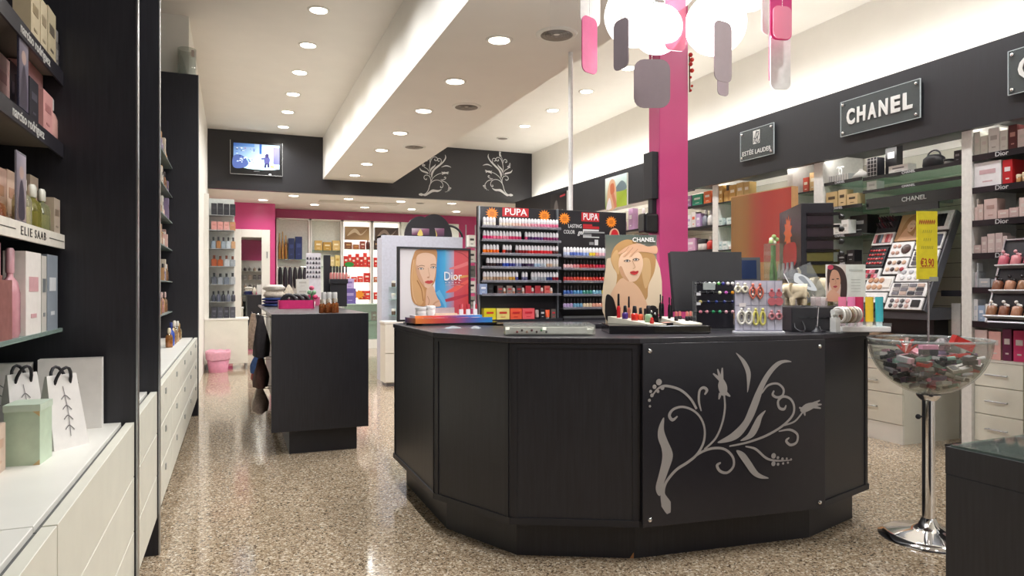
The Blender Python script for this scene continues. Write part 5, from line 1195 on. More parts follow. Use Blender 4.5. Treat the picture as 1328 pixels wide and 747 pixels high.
for k, z in enumerate(bars):
    put('bar', MB().tube([(-w, 0, z), (w, 0, z)], .006, mat('#1d1c20', .5), 8), rk)
    for i, c in enumerate(beads[k]):
        x = -w+.03+i*(2*w-.05)/max(len(beads[k])-1, 1)
        P_ = LW(rk, x, -.004, z); t = T('bead_ring', '%s bead ring on the %s bar of the acrylic rack' % (cname(c), ['top', 'second', 'third', 'lowest'][k]), 'ring', P_, -YAW, 'bead rings on the acrylic rack')
        put('bead', MB().ball((0, -.014, 0), .0105, mat(c, .15, coat=.6), 10, 6), t); put('hoop', MB().tube([(0, .009*cos(2*pi*j/10), .009*sin(2*pi*j/10)) for j in range(10)], .0025, GREYM, 5, True), t)
put('card_tag', MB().box(-w+.04, -w+.11, -.034, -.032, .235, .275, clear('#e6ece8', refl=.6, haze=.35)), rk)
for z in (.21, .155): put('price_tag', MB().box(-w+.002, -w+.026, -.034, -.032, z-.008, z+.008, mat('#d8d8da', .4)), rk)
# ---- earring board
eb = T('earring_board', 'grey tiled board with pairs of large drop earrings', 'jewellery board', (*at(984, 3.72), HC), -YAW-.03); w = .125; h = .285
put('board', MB().box(-w, w, 0, .008, .012, h, mat('#a7a5b8', .4)), eb); bev(put('foot_ledge', MB().box(-w-.005, w+.005, -.03, .04, 0, .014, mat('#c9c9cf', .2)), eb), .003)
for r_ in range(4):
    for c_ in range(6):
        put('card_tile', MB().box(-w+c_*2*w/6+.0025, -w+(c_+1)*2*w/6-.0025, -.003, 0, .018+r_*(h-.02)/4+.0025, .018+(r_+1)*(h-.02)/4-.0025, mat('#c6c4d2', .35)), eb)
def earring(lx, lz, kind, c, lab):
    for s_ in (-1, 1):
        P_ = LW(eb, lx+s_*.019, -.0095, lz); t = T('earring', lab, 'earring', P_, -YAW-.03, lab.replace('earring', 'earrings'))
        m_ = mat(c, .35); put('stud', MB().ball((0, 0, 0), .008, m_, 10, 6), t)
        if kind == 'hoop':
            put('drop_hoop', MB().tube([(.019*cos(2*pi*j/18), 0, -.043+.034*sin(2*pi*j/18)) for j in range(18)], .0065, m_, 8, True), t); put('drop_inner', MB().tube([(.009*cos(2*pi*j/14), 0, -.043+.019*sin(2*pi*j/14)) for j in range(14)], .003, mat('#b9b4a8', .4), 6, True), t)
        elif kind == 'tear':
            put('drop_tear', MB().tube([(.016*sin(2*pi*j/18)*(1-.45*(.5+.5*cos(2*pi*j/18))), 0, -.045+.036*cos(2*pi*j/18)) for j in range(18)], .006, m_, 8, True), t)
        elif kind == 'disc':
            put('drop_disc', MB().lathe([(.016, 0), (.016, .004)], m_, 16), t, (0, 0, -.022), rot=(pi/2, 0, 0)); put('large_disc', MB().lathe([(.022, 0), (.022, .004)], m_, 18), t, (0, 0, -.062), rot=(pi/2, 0, 0))
        elif kind == 'lace':
            pts = [(0, -.005), (.014, -.025), (.017, -.045), (.010, -.062), (0, -.075), (-.010, -.062), (-.017, -.045), (-.014, -.025)]
            put('drop_lace', MB().tube([(p_[0], 0, p_[1]) for p_ in pts], .0045, m_, 6, True), t)
            put('lace_beads', MB().ball((0, 0, -.03), .007, m_, 8, 5).ball((0, 0, -.052), .007, mat('#f0e6da', .4), 8, 5).tube([(0, 0, -.024), (0, 0, -.058)], .003, m_, 5), t)
        else:
            put('drop_cluster', MB().tube([(.014*cos(2*pi*j/8), 0, -.026+.016*sin(2*pi*j/8)) for j in range(8)], .0065, m_, 7, True), t)
earring(-.095, .265, 'cluster', '#e6e0cc', 'cream beaded cluster earring on the grey board'); earring(-.015, .262, 'lace', '#d8745e', 'coral lace drop earring on the grey board')
earring(.085, .235, 'disc', '#c96a72', 'rose double disc earring on the grey board'); earring(-.075, .13, 'hoop', '#e9e5d8', 'white double hoop earring on the grey board')
earring(.0, .13, 'tear', '#d8cf72', 'yellow teardrop earring on the grey board'); earring(.085, .12, 'cluster', '#c9868e', 'rose beaded cluster earring on the grey board')
put('price_card', MB().box(-w+.02, -w+.055, -.006, -.003, .145, .165, mat('#ece4e4', .4)), eb)
# ---- low black printer box, elephants, angled mirror stand
bx_ = T('printer_box', 'low black receipt printer box under the cream elephant', 'printer', (*at(1045, 4.0), HC), -YAW-.02); w = .13; hb = hz(398, 3.9)-HC
bev(put('box_shell', MB().box(-w, w, -.13, .08, 0, hb, mat('#2a292d', .4)).box(-w, w+.13, .08, .25, 0, hb, mat('#2a292d', .4)), bx_), .006); put('front_slot', MB().box(-w*.7, w*.7, -.132, -.13, hb*.55, hb*.6, BLACKG), bx_)
def cable(pts, lab): solo('cable', MB().tube(spline([tuple(LW(bx_, *p_)) for p_ in pts], 6), .004, mat('#17161a', .5), 6), lab, 'cable')
cable([(-.115, -.128, .05), (-.12, -.165, .02), (-.10, -.20, .006), (-.075, -.18, .02), (-.07, -.128, .06)], 'black looped cable before the receipt printer')
cable([(.025, -.128, .03), (.028, -.15, .008), (.05, -.185, .006), (.078, -.16, .006), (.08, -.128, .02)], 'black flat cable trailing before the receipt printer')
pn = T('pen_on_chain', 'silver pen leaning in a black holder by the printer', 'pen', LW(bx_, -.02, -.2, 0), 0)
put('pen_base', MB().lathe([(.03, 0), (.03, .006), (.012, .02), (.008, .035)], BLACKM, 14), pn); put('pen_barrel', MB().tube([(0, 0, .03), (.02, .01, .14)], .005, CHROME, 8), pn)
IV = mat('#d8c7a8', .45, var=.1)
def elephant(loc, rz, s, up, label):
    t = T('elephant_figurine', label, 'figurine', loc, rz)
    V = [(0, 0, .62), (-.28, 0, .60), (.24, 0, .64), (.46, 0, .74), (.60, 0, .66)]
    tr_ = [(.72, 0, .45), (.76, 0, .25), (.84, 0, .14)] if not up else [(.76, 0, .66), (.86, 0, .86), (.80, 0, 1.1), (.88, 0, 1.24)]
    V += tr_; k0 = 5; E = [(0, 1), (0, 2), (2, 3), (3, 4), (4, 5)]+[(k0+i, k0+i+1) for i in range(len(tr_)-1)]
    Rr = [.30, .27, .27, .20, .14]+([.085, .06, .045] if not up else [.09, .065, .05, .04])
    for (x, y) in ((-.28, .15), (-.28, -.15), (.24, .15), (.24, -.15)):
        i = len(V); V += [(x, y, .34), (x, y, .08), (x, y, .03)]; E += [(1 if x < 0 else 2, i), (i, i+1), (i+1, i+2)]; Rr += [.13, .10, .105]
    i = len(V); V += [(-.55, 0, .55), (-.6, 0, .35)]; E += [(1, i), (i, i+1)]; Rr += [.03, .02]
    me = skin([tuple(c*s for c in v_) for v_ in V], E, [r*s for r in Rr], IV); put('body', me, t)
    for s_ in (-1, 1):
        e = MB(); e.M = Matrix.Translation((.36*s, s_*.21*s, .74*s)) @ Matrix.Rotation(s_*.5, 4, 'Z') @ Matrix.Rotation(pi/2, 4, 'X')
        e.prism([(a_[0]*s, a_[1]*s) for a_ in spline([(.06, .16), (-.14, .18), (-.24, .02), (-.18, -.2), (-.04, -.24), (.06, -.05)], 4, True)], -.018*s, .018*s, mat('#c2b08e', .5), True); put('ear', e, t)
        put('tusk', MB().tube([(.58*s, s_*.09*s, .58*s), (.68*s, s_*.12*s, .52*s), (.78*s, s_*.12*s, .56*s)], [.028*s, .022*s, .006*s], mat('#eee6d4', .3), 6), t)
elephant(LW(bx_, -.07, -.03, hb), -YAW+pi+.2, .145, False, 'cream elephant figurine with lowered trunk on the printer box')
elephant(LW(bx_, .185, .17, hb), -YAW+pi-.1, .185, True, 'cream elephant figurine with raised trunk behind the tilted leaflet stand')
ls = T('leaflet_stand', 'tilted clear leaflet stand with a silver emblem on the printer box', 'stand', LW(bx_, .068, .045, hb), -YAW-.15)
o_ = put('clear_sheet', MB().box(-.08, .08, 0, .005, 0, .215, clear('#e8ebec', refl=.0, rough=.2, haze=.09)), ls, (0, 0, .0335), rot=(radians(-12), radians(-24), 0))
A = Art(); A.shape([(-.05, .15), (-.02, .19), (.03, .13), (.04, .05), (.0, .07), (-.03, .12)], '#c9cdd0'); A.shape([(-.02, .16), (.01, .15), (.02, .08), (0, .1)], '#8a9096'); put('printed_emblem', A.mesh(print_mat(.15)), o_, (0, -.001, 0))
put('side_rim', MB().box(-.084, -.08, -.002, .008, 0, .215, mat('#e4e4e6', .25)), o_); put('pocket_base', MB().box(-.078, .06, -.045, .006, 0, .004, ACRYL), ls); put('pocket', MB().box(-.03, .06, -.045, -.04, 0, .05, clear('#f2eeee', refl=.2, haze=.2)), ls)
for k in range(3): put('leaflet', MB().box(-.026+.027*k, -.002+.027*k, -.03, -.022, .004, .055, mat(['#e6dedc', '#d8c6c4', '#efe9e6'][k], .5)), ls)
# ---- vase with lucky bamboo
t = T('plant_vase', 'tall square glass vase with green stems and white bud', 'vase', (*at(1003, 4.55), HC)); zv = hz(302, 4.55)-HC; zt_ = hz(316, 4.55)-HC
put('vase_glass', MB().prism([(-.042, -.042), (.042, -.042), (.042, .042), (-.042, .042)], .0, zt_, clear('#f0f4ea', refl=.5, haze=.06)), t); put('pebbles', MB().box(-.036, .036, -.036, .036, .006, .2, mat('#b8a060', .6, var=.4, scale=90)), t)
for k in range(4): put('stem', MB().tube([(.012*cos(k*1.6), .012*sin(k*1.6), .1), (.018*cos(k*1.6+.4), .018*sin(k*1.6+.4), .33), (.01*cos(k), .01*sin(k), zt_-.01)], .008, mat('#4f7a3a', .5, var=.2), 7), t)
for k in range(5): put('bud', MB().ball((-.02+.012*k, .01*(k % 2), zt_+.01+.018*(k % 3)), .015, mat('#e2e2cc' if k % 2 else '#9ab070', .6), 8, 5), t)
# ---- bangle stand
t0 = T('bangle_stand', 'clear T-bar stand holding a row of bangles', 'jewellery stand', (*at(1083, 3.76), HC), -YAW+.5)
put('stand_foot', MB().box(-.035, .035, -.03, .03, 0, .008, ACRYL), t0); put('stand_block', MB().box(-.018, .018, -.018, .018, .008, .085, clear('#f2f2f0', refl=.6, haze=.35)), t0); put('cross_bar', MB().tube([(-.02, 0, .115), (.185, 0, .115)], .016, clear('#f4f4f2', refl=.6, haze=.3), 12), t0)
put('stem', MB().box(-.01, .01, -.01, .01, .085, .11, ACRYL), t0)
for k in range(7):
    c = ['#e2dfd8', '#b9b3a8', '#d0cbc2', '#8f7a62', '#c9bfae', '#a39a90', '#ded9d0'][k]
    P_ = LW(t0, .028+.0235*k, 0, .098); solo('bangle', MB().tube([(0, .040*cos(2*pi*j/24), .040*sin(2*pi*j/24)) for j in range(24)], .0065, mat(c, .2, .3, coat=.3), 8, True), '%s bangle on the clear T-bar, %s from its free end' % (cname(c), ['seventh', 'sixth', 'fifth', 'fourth', 'third', 'second', 'first'][k]), 'bangle', P_, -YAW+.5, 'bangles on the T-bar')
# ---- squeeze tube display with header
td = T('tube_display', 'white display tray for hand creams with a model header card', 'display', (*at(1113, 3.93), HC), -YAW-.02); w = .13
bev(put('tray_base', MB().box(-w, w+.015, -.08, .09, 0, .03, mat('#ecebe8', .35)), td), .006)
zh = hz(343, 4.0)-HC; z0 = hz(386, 4.0)-HC
put('header_stem', MB().box(-w+.03, w-.05, .068, .074, .02, z0+.02, ACRYL), td); hd = put('header_card', MB().box(-.155, .07, .06, .066, z0-.02, zh, mat('#dfe4df', .4)), td)
def n4(px, py): return (-.155+(px-405)/270*.225, z0-.02+(450-py)/222*(zh-z0+.02))
A = Art(); N = lambda L: [n4(*p) for p in L]
A.rect(-.155, n4(540, 0)[0], z0-.02, zh, ['#d8b8a4', '#c8a08c', '#d8cfca', '#e6e0dc']); A.shape(N([(420, 240), (465, 232), (520, 260), (548, 330), (540, 445), (500, 450), (505, 350), (470, 280), (430, 330), (420, 390), (412, 320)]), '#3a2420')
A.shape(N([(432, 300), (450, 262), (485, 270), (504, 320), (496, 370), (470, 398), (445, 380), (430, 340)]), '#cf9c80'); A.shape(N([(420, 400), (450, 378), (480, 398), (505, 425), (500, 450), (407, 450), (407, 430)]), '#d6a68a')
A.ell(*n4(435, 245), .017, .014, '#c83a5a'); A.ell(*n4(452, 318), .008, .003, '#2a1a18'); A.ell(*n4(484, 315), .008, .003, '#2a1a18'); A.shape(N([(452, 362), (468, 356), (482, 360), (468, 370)]), '#a83a44'); A.stroke(N([(468, 320), (472, 342), (464, 346)]), .002, '#a87258')
for k in range(5): A.stroke(N([(575, 320+18*k), (640, 320+18*k)]), .003, '#b8bdb8', smooth=False)
A.stroke(N([(560, 262), (655, 262)]), .009, '#c2c8c4', smooth=False)
put('print', A.mesh(), hd, (0, .0595, 0))
for k, (lx, c, cp) in enumerate(((-.10, '#e07a9a', '#f0d8de'), (-.05, '#e57fae', '#f2dfe4'), (-.005, '#c22a56', '#e9d5da'), (.05, '#e6c22a', '#f2e8c8'), (.105, '#3fb2bd', '#d9eef0'))):
    P_ = LW(td, lx, -.025, .03); good('tube', P_[0], P_[1], P_[2], .047, .034, .165, c, cp, '', -YAW, label='%s hand cream tube standing in the white tray' % ['dusky pink', 'bright pink', 'crimson', 'yellow', 'turquoise'][k], parts=True)
put('front_lip', MB().box(-w, w+.015, -.082, -.078, .03, .05, ACRYL), td)
# ---- black wall-of-polish counter display on the right arm
pc = T('polish_tower', 'glossy black polish tower with star flash and side pegs on the counter', 'display stand', (3.43, 3.50, HC), math.atan2(.574, .342)-pi/2)
hh = hz(263, 4.5)-HC; ww = .2; dp = .62
bev(put('tower_shell', MB().box(0, ww, 0, dp, 0, hh, mat('#2e2e33', .25)), pc), .004)
A = Art(); A.rect(0, dp, 0, hh, '#1d1b1f'); star(A, dp*.42, hh*.80, .13, '#e2662a', 11)
A.shape([(dp*.2, hh*.53), (dp*.22, hh*.68), (dp*.5, hh*.70), (dp*.78, hh*.68), (dp*.8, hh*.53), (dp*.5, hh*.46)], '#a8222a'); A.rect(0, dp, 0, hh*.4, '#6a6468')
put('side_print', A.mesh(print_mat(.2)), pc, (-.001, dp, 0), -pi/2)
for k in range(4): P_ = LW(pc, -.03, dp*(.18+.2*k), 0); put('side_bottle', MB().lathe([(.02, 0), (.022, .04), (.012, .06), (.01, .10)], mat('#8a8688', .3), 10), pc, (-.03, dp*(.18+.2*k), hh*.40))
put('side_ledge', MB().box(-.06, 0, .02, dp-.02, hh*.385, hh*.40, mat('#77747a', .3)), pc)
for k in range(8):
    z = hh*(.92-.10*k); sl = put('shelf_slot', MB().box(.03, ww+.035, -.012, 0, z-.018, z, mat('#141317', .2)), pc)
    put('shelf_bed', MB().box(.035, ww-.005, -.006, 0, z-.075, z-.018, mat('#5c5628' if 2 < k < 8 else '#2a1c26', .4)), pc)
    put('peg', MB().lathe([(.016, 0), (.018, .02), (.008, .03)], mat(['#1b1a1e', '#1b1a1e', '#1b1a1e', '#201e22', '#8a7a84', '#b83a5a', '#3a6a4a', '#a8403a'][k], .3), 10), pc, (ww+.028, -.02, z-.03), rot=(0, pi/2, 0))
# ================================================================== chandelier over the counter
ch = T('chandelier', 'chandelier of white glowing globes and hanging pink, white and mirror plaques', 'chandelier', (2.1, 2.95, ZB))
def lc(u, v, d): p_ = PD(u, v, d); return (p_.x-2.1, p_.y-2.95, p_.z-ZB)
put('ceiling_rose', MB().lathe([(.11, -.03), (.12, -.012), (.12, 0)], CHROME, 24), ch, (.35, 0, 0)); put('drop_rod', MB().cyl(.35, 0, -.34, -.02, .012, CHROME, 10), ch)
zr = -.33
put('frame_ring', MB().tube([(.2+.45*cos(2*pi*j/40), .45*sin(2*pi*j/40), zr) for j in range(40)], .01, CHROME, 8, True), ch)
for k in range(4): put('frame_arm', MB().tube([(.35, 0, zr), (.2+.45*cos(pi*k/2+.3), .45*sin(pi*k/2+.3), zr)], .008, CHROME, 8), ch)
GL = glow('#fffdf8', 2.4)
for (u, v, r, d) in ((824, 20, 40, 3.3), (853, 38, 32, 3.15), (928, 32, 39, 3.4), (866, -22, 38, 3.5), (974, -10, 24, 3.6)):
    c = lc(u, v, d); rr = r/900*d; g_ = put('globe', MB().ball((0, 0, 0), rr, GL, 24, 16), ch, c); put('globe_cap', MB().lathe([(rr*.3, rr*.93), (rr*.28, rr*1.1), (.01, rr*1.15)], CHROME, 14), g_)
    put('globe_cord', MB().tube([(0, 0, rr*1.1), (0, 0, zr-c[2])], .004, CHROME, 6), g_)
def plaque(u0, u1, v0, v1, d, m_, yaw=0, wtrue=None):
    c = lc((u0+u1)/2, v0, d); hgt = (v1-v0)/900*d; w_ = wtrue or (u1-u0)/900*d; r = min(w_, hgt)*.28; P_ = []
    for (cx_, cz_, a0) in ((w_/2-r, -r, 0), (-w_/2+r, -r, 90), (-w_/2+r, -hgt+r, 180), (w_/2-r, -hgt+r, 270)):
        for j in range(5): a_ = radians(a0+j*22.5); P_.append((cx_+r*cos(a_), cz_+r*sin(a_)))
    M = MB(); M.M = Matrix.Rotation(pi/2, 4, 'X'); M.prism(P_, -.0025, .0025, m_)
    o_ = put('plaque', M, ch, c, -YAW+yaw); put('plaque_wire', MB().tube([(0, 0, -.01), (0, 0, max(zr-c[2], .02))], .0015, CHROME, 5), o_); return o_
MAU = mat('#b7a9b0', .22, .35, var=.02); PKP = mat('#b83a70', .3); WHP = mat('#e6e4e0', .3); PKT = clear('#f0a9c0', refl=.4, haze=.55)
plaque(713, 750, -25, 48, 3.1, clear('#ffffff', refl=.1, haze=.02), -.2)
plaque(755, 776, -30, 34, 3.25, WHP, .5, .11); plaque(755, 774, 22, 95, 3.2, PKP, .75, .105)
plaque(800, 811, 25, 90, 2.9, MAU, -1.0, .09); plaque(822, 869, 77, 140, 3.0, MAU, .0); plaque(861, 891, -15, 66, 3.1, PKT, .3)
plaque(924, 951, 28, 106, 3.1, MAU, .55, .11); plaque(929, 946, 92, 124, 3.25, MAU, .6, .075)
plaque(997, 1028, -22, 52, 3.2, PKP, .2); plaque(1001, 1028, 8, 50, 3.15, PKT, .25); plaque(998, 1026, 42, 116, 3.3, WHP, .15); plaque(995, 1001, 45, 103, 3.35, PKP, 1.25, .09); plaque(986, 998, -10, 44, 3.35, WHP, .8, .07)
bl = bpy.data.lights.new('globe_bulb', 'POINT'); bl.energy = 30; bl.color = LAMP_COL; bl.shadow_soft_size = .15; o_ = bpy.data.objects.new('globe_bulb', bl); COL.objects.link(o_); o_.parent = ch; o_.location = (lc(880, 40, 3.5)[0], lc(880, 40, 3.5)[1], lc(880, 60, 3.5)[2]-.2)
# ---- white pole from the beam
p = PZ(740, 68, ZB)
t = T('white_pole', 'thin white pole from the dropped beam to the floor', 'pole', (p.x, p.y, 0)); put('pole_shaft', MB().cyl(0, 0, 0.01, ZB, .021, mat('#e6e4e0', .35), 14), t); put('pole_foot', MB().lathe([(.06, 0), (.06, .01), (.025, .02)], WHITE, 16), t)
# ---- red flower garland on the column, black speaker on its other side
t = T('flower_garland', 'small red artificial flower garland on the pink column edge', 'decoration', (3.655, 5.03, 3.3))
for k, v in enumerate((72, 78, 84, 92, 101, 112, 118)):
    z = PY(896, v, 5.03).z-3.3; put('blossom', MB().ball((.022+.014*(k % 2), -.012, z), .02 if k < 4 else .012, mat(['#b8221f', '#d03a2a'][k % 2], .6), 8, 5), t)
put('twine', MB().tube([(.012, -.008, PY(896, 70, 5.03).z-3.3), (.014, -.01, PY(896, 120, 5.03).z-3.3)], .006, mat('#6a3a2a', .8), 6), t)
z0, z1 = PY(838, 258, 5.1).z, PY(838, 197, 5.1).z
t = T('column_speaker', 'slim black speaker column fixed to the side of the pink column', 'speaker', (3.37, 5.1, z0))
bev(put('speaker_box', MB().box(-.062, 0, -.05, .09, 0, z1-z0, BLACKM), t), .004); put('bracket', MB().box(-.045, 0, -.02, .04, -.17, 0, BLACKM), t)
bev(put('lower_unit', MB().box(-.14, 0, -.06, .06, PY(838, 303, 5.1).z-z0, PY(838, 277, 5.1).z-z0, BLACKG), t), .02, 3)
# ================================================================== right wall: slat wall, dividers, shelves
XS = 5.508
SLAT = mat('#cbc7b8', .5, var=.03)
def slatwall(y0, y1, label):
    t = T('slat_wall', label, 'slat wall', (XR, (y0+y1)/2, .8)); L = (y1-y0)/2
    put('backing', MB().box(-.006, 0, -L, L, 0, 1.82, mat('#6e6a60', .7)), t)
    me = mesh_from(MB().box(-.022, -.006, -L, L, 0, .124, SLAT))
    for k in range(14): put('slat', me, t, (0, 0, k*.13))
slatwall(2.2, 3.81, 'pale slat wall behind the shelves lettered Dior'); slatwall(3.89, 5.38, 'pale slat wall behind the make-up stand and CHANEL shelves'); slatwall(5.46, 7.0, 'pale slat wall behind the orange panel'); slatwall(7.1, 13.9, 'pale slat wall beyond the pink column')
def rdiv(u0, u1, label, xf=5.5, top=2.69, z0=0):
    y1, y0 = PX(u0, 300, xf).y, PX(u1, 300, xf).y
    solo('shelf_divider', MB().box(xf, XR-.024, y0, y1, z0, top, mat('#e4e2dd', .4)), label, 'divider'); return y0, y1
d1 = rdiv(1247, 1260, 'white upright divider between the Dior shelves and the make-up stand')
d2 = rdiv(1055.5, 1067, 'white upright divider beside the striped box shelf', z0=.84); d3 = rdiv(1021.5, 1028, 'white upright divider behind the orange panel edge', 5.55, z0=.84); d4 = rdiv(924, 931, 'white upright divider beside the gold boxes')
# ---- drawer chests
def rchest(y0, y1, xf, ztop, label, zs_, plinth, group=None):
    t = T('drawer_chest', label, 'drawers', (xf, (y0+y1)/2, 0), -pi/2, group); L = (y1-y0)/2; D = XR-.03-xf
    put('carcass', MB().box(-L, L, .02, D, 0.0, ztop-.025, CREAM), t); bev(put('top_board', MB().box(-L, L, .0, D, ztop-.025, ztop, WHITE), t), .002)
    for a_, b_ in zip(zs_[:-1], zs_[1:]):
        d = put('drawer', MB().box(-L+.003, L-.003, 0, .02, b_+.003, a_-.003, CREAM), t); bev(d, .002)
        zc = (a_+b_)/2; hd = MB().tube([(-.085, -.028, zc), (.085, -.028, zc)], .006, ALU, 8)
        for s_ in (-1, 1): hd.tube([(s_*.07, .0, zc), (s_*.07, -.028, zc)], .005, ALU, 6)
        put('bar_handle', hd, d)
    put('plinth', MB().box(-L, L, .004, .02, 0, zs_[-1]-.003, WHITE), t)
rchest(3.43, 3.805, 5.53, .79, 'white chest with bar handles under the Dior brush stand', (.765, .57, .35, .13), 0)
rchest(2.9, 3.425, 5.53, .79, 'white chest with bar handles next to the one under the Dior brush stand', (.765, .57, .35, .13), 0)
for k in range(4): rchest(4.29+k*.65, 4.29+k*.65+.645, 5.33, .84, 'white chest with bar handles under the make-up stand, %s from its open end' % ['first', 'second', 'third', 'fourth'][k], (.815, .63, .43, .165), 0, 'chests under the make-up stand')
# ---- label shelves
LET = mat('#c9c9cb', .35)
def lshelf(y0, y1, xf, z, label, text=None, tu=None, depth=None, edge=.03, m=None, size=.034, fit=None, n=1):
    t = T('product_shelf', label, 'shelf', (xf, (y0+y1)/2, z), -pi/2); L = (y1-y0)/2; D = XR-.024-xf
    put('shelf_board', MB().box(-L, L, .004, D, -.012, 0, m or mat('#3a3a3c', .35)), t)
    e = put('label_edge', MB().box(-L, L, 0, .004, -edge, .004, mat('#1c1b1e', .3)), t)
    if text:
        yy = PX(tu, 300, xf).y; put('printed_lettering', text_mesh(text, size, LET, .0005, fit=fit or 0), e, (-(yy-(y0+y1)/2), -.001, -edge/2+.002))
    return t
SD = (2.41, 2.15, 1.886, 1.624, 1.352, 1.082); od = ('top', 'second', 'third', 'fourth', 'fifth', 'lowest')
for k, z in enumerate(SD): lshelf(2.2, d1[0], XS, z, '%s black-edged shelf of the Dior bay' % od[k], 'Dior' if k < 4 else None, (1299, 1299, 1299, 1299)[min(k, 3)], edge=.045, size=.05, fit=.10)
def rowX(items, z, pl, xp=5.522, d=.1, **k):
    for it in items:
        kd, u0, u1, vt, c = it[:5]; cp = it[5] if len(it) > 5 else '#cfc6c0'
        goodX(kd, u0, u1, vt, xp, z, it[6] if len(it) > 6 else d, c, cp, pl, **k)
rowX([('carton', 1263, 1271, 171, '#c9c9bf'), ('carton', 1271.5, 1281, 176, '#d3d2c8'), ('carton', 1281.5, 1296, 166, '#e2e0da', '#b9b4ae'), ('carton', 1296.5, 1307, 169, '#dedcd4'), ('carton', 1307.5, 1319, 162, '#5c2a2a', '#b98a80'), ('carton', 1319.5, 1333, 167, '#d8c8c4')], SD[0], 'on the top Dior shelf', ymax=d1[0]-.002)
rowX([('carton', 1261, 1299, 210, '#e6e4e6', '#c9a8ac', .16), ('carton', 1300, 1313, 207, '#b81f24', '#e9dada', .14), ('jar', 1316, 1323, 226, '#b9885a', '#d8c8a8', .05), ('jar', 1324, 1331, 223, '#c9a880', '#d8c8a8', .05)], SD[1], 'on the second Dior shelf', ymax=d1[0]-.002)
goodX('polish', 1281.5, 1286.5, 224, 5.535, SD[1], .02, '#c8283a', '#d8b8bc', 'before the white gift set')
rowX([('flacon', 1261, 1268, 258, '#d8c4bc', '#e6dcd6'), ('carton', 1268.5, 1275, 265, '#c8b2aa'), ('carton', 1276, 1293, 258, '#c9b2ac', '#a88a82'), ('carton', 1294, 1308, 272, '#c4aaa4'), ('carton', 1308.5, 1321, 269, '#c0a6a2'), ('carton', 1321.5, 1333, 256, '#d0bab4')], SD[2], 'on the third Dior shelf', ymax=d1[0]-.002)
rowX([('carton', 1260.5, 1272, 318, '#bfaaa6'), ('carton', 1272.5, 1280, 307, '#b9a5a2'), ('carton', 1280.5, 1290, 303, '#c4b2ae'), ('carton', 1290.5, 1300, 302, '#bda9a6'), ('carton', 1300.5, 1306, 306, '#cdbcb8')], SD[3], 'on the fourth Dior shelf', ymax=d1[0]-.002)
rowX([('flacon', 1260.5, 1268, 341, '#b9bcc0', '#d9dadc'), ('carton', 1269, 1284, 361, '#a9adb2'), ('carton', 1285, 1300, 362, '#9ca1a8')], SD[4], 'on the fifth Dior shelf', ymax=d1[0]-.002)
rowX([('carton', 1260.5, 1268, 388, '#e2e2e4', '#c2c8d2'), ('carton', 1268.5, 1277, 396, '#9fb4cf', '#e2e6ee'), ('carton', 1277.5, 1285, 394, '#e6e6e6')], SD[5], 'on the lowest Dior shelf', ymax=d1[0]-.002)
rowX([('carton', 1264, 1280, 428, '#d8c0bc'), ('carton', 1282, 1298, 430, '#e2b0a8'), ('carton', 1300, 1312, 427, '#6a2a4a'), ('carton', 1314, 1330, 429, '#c83a6a')], .79, 'on the white chest of the Dior bay', d=.14, ymax=d1[0]-.002)
# ---- slanted tester stands
def slant(x0, x1, y0, y1, z0, z1, th, name, label):
    """board leaning back against the wall; local x runs along the wall, local z up the slope"""
    L = sqrt((x1-x0)**2+(z1-z0)**2); t = T(name, label, 'tester stand', (x0, (y0+y1)/2, z0), -pi/2)
    pivot = bpy.data.objects.new('x', None)
    tilt = math.atan2(x1-x0, z1-z0)
    return t, L, -tilt
t, L, ti = slant(5.27, 5.495, 2.98, 3.54, 1.09, 1.72, .03, 'brush_stand', 'slanted black tester stand of brown-lidded jars before the Dior shelves'); W2 = .28
b = put('slant_board', MB().box(-W2, W2, 0, .03, 0, L, BLACKM), t, rot=(ti, 0, 0))
for (x0, x1, z0, z1) in ((-W2, -W2+.012, 0, L), (W2-.012, W2, 0, L), (-W2, W2, 0, .012), (-W2, W2, L-.012, L)): put('silver_rim', MB().box(x0, x1, -.012, 0, z0, z1, ALU), b)
put('stand_base', MB().box(-W2+.02, W2-.02, .0, .22, -.03, .0, BLACKM), t); put('stand_post', MB().box(-.04, .04, .08, .16, -1.07, -.03, BLACKM), t); put('stand_foot', MB().box(-W2+.02, W2-.02, -.02, .22, -1.09, -1.07, BLACKM), t)
for r_ in range(3):
    put('jar_ledge', MB().box(-W2+.012, W2-.012, -.07, 0, .03+r_*.2, .04+r_*.2, mat('#c9cccf', .25, .4)), b)
    for c_ in range(6):
        x = -W2+.05+c_*.09; j_ = put('tester_jar', MB().lathe([(.03, 0), (.034, .01), (.034, .07), (.028, .075)], mat(['#8a5e40', '#7a4a34', '#a5745a'][(r_+c_) % 3] if r_ < 2 else ['#b85a6a', '#c87a80', '#8a3a4a'][c_ % 3], .3), 12), b, (x, -.035, .04+r_*.2))
        for q_ in range(3): put('pearl_tip', MB().ball((.018*cos(2.1*q_), .018*sin(2.1*q_), .085+.012*q_), .013, mat('#e6e2dd' if r_ == 0 else '#2a2628' if r_ == 1 else '#d9a0a8', .25), 8, 5), j_)
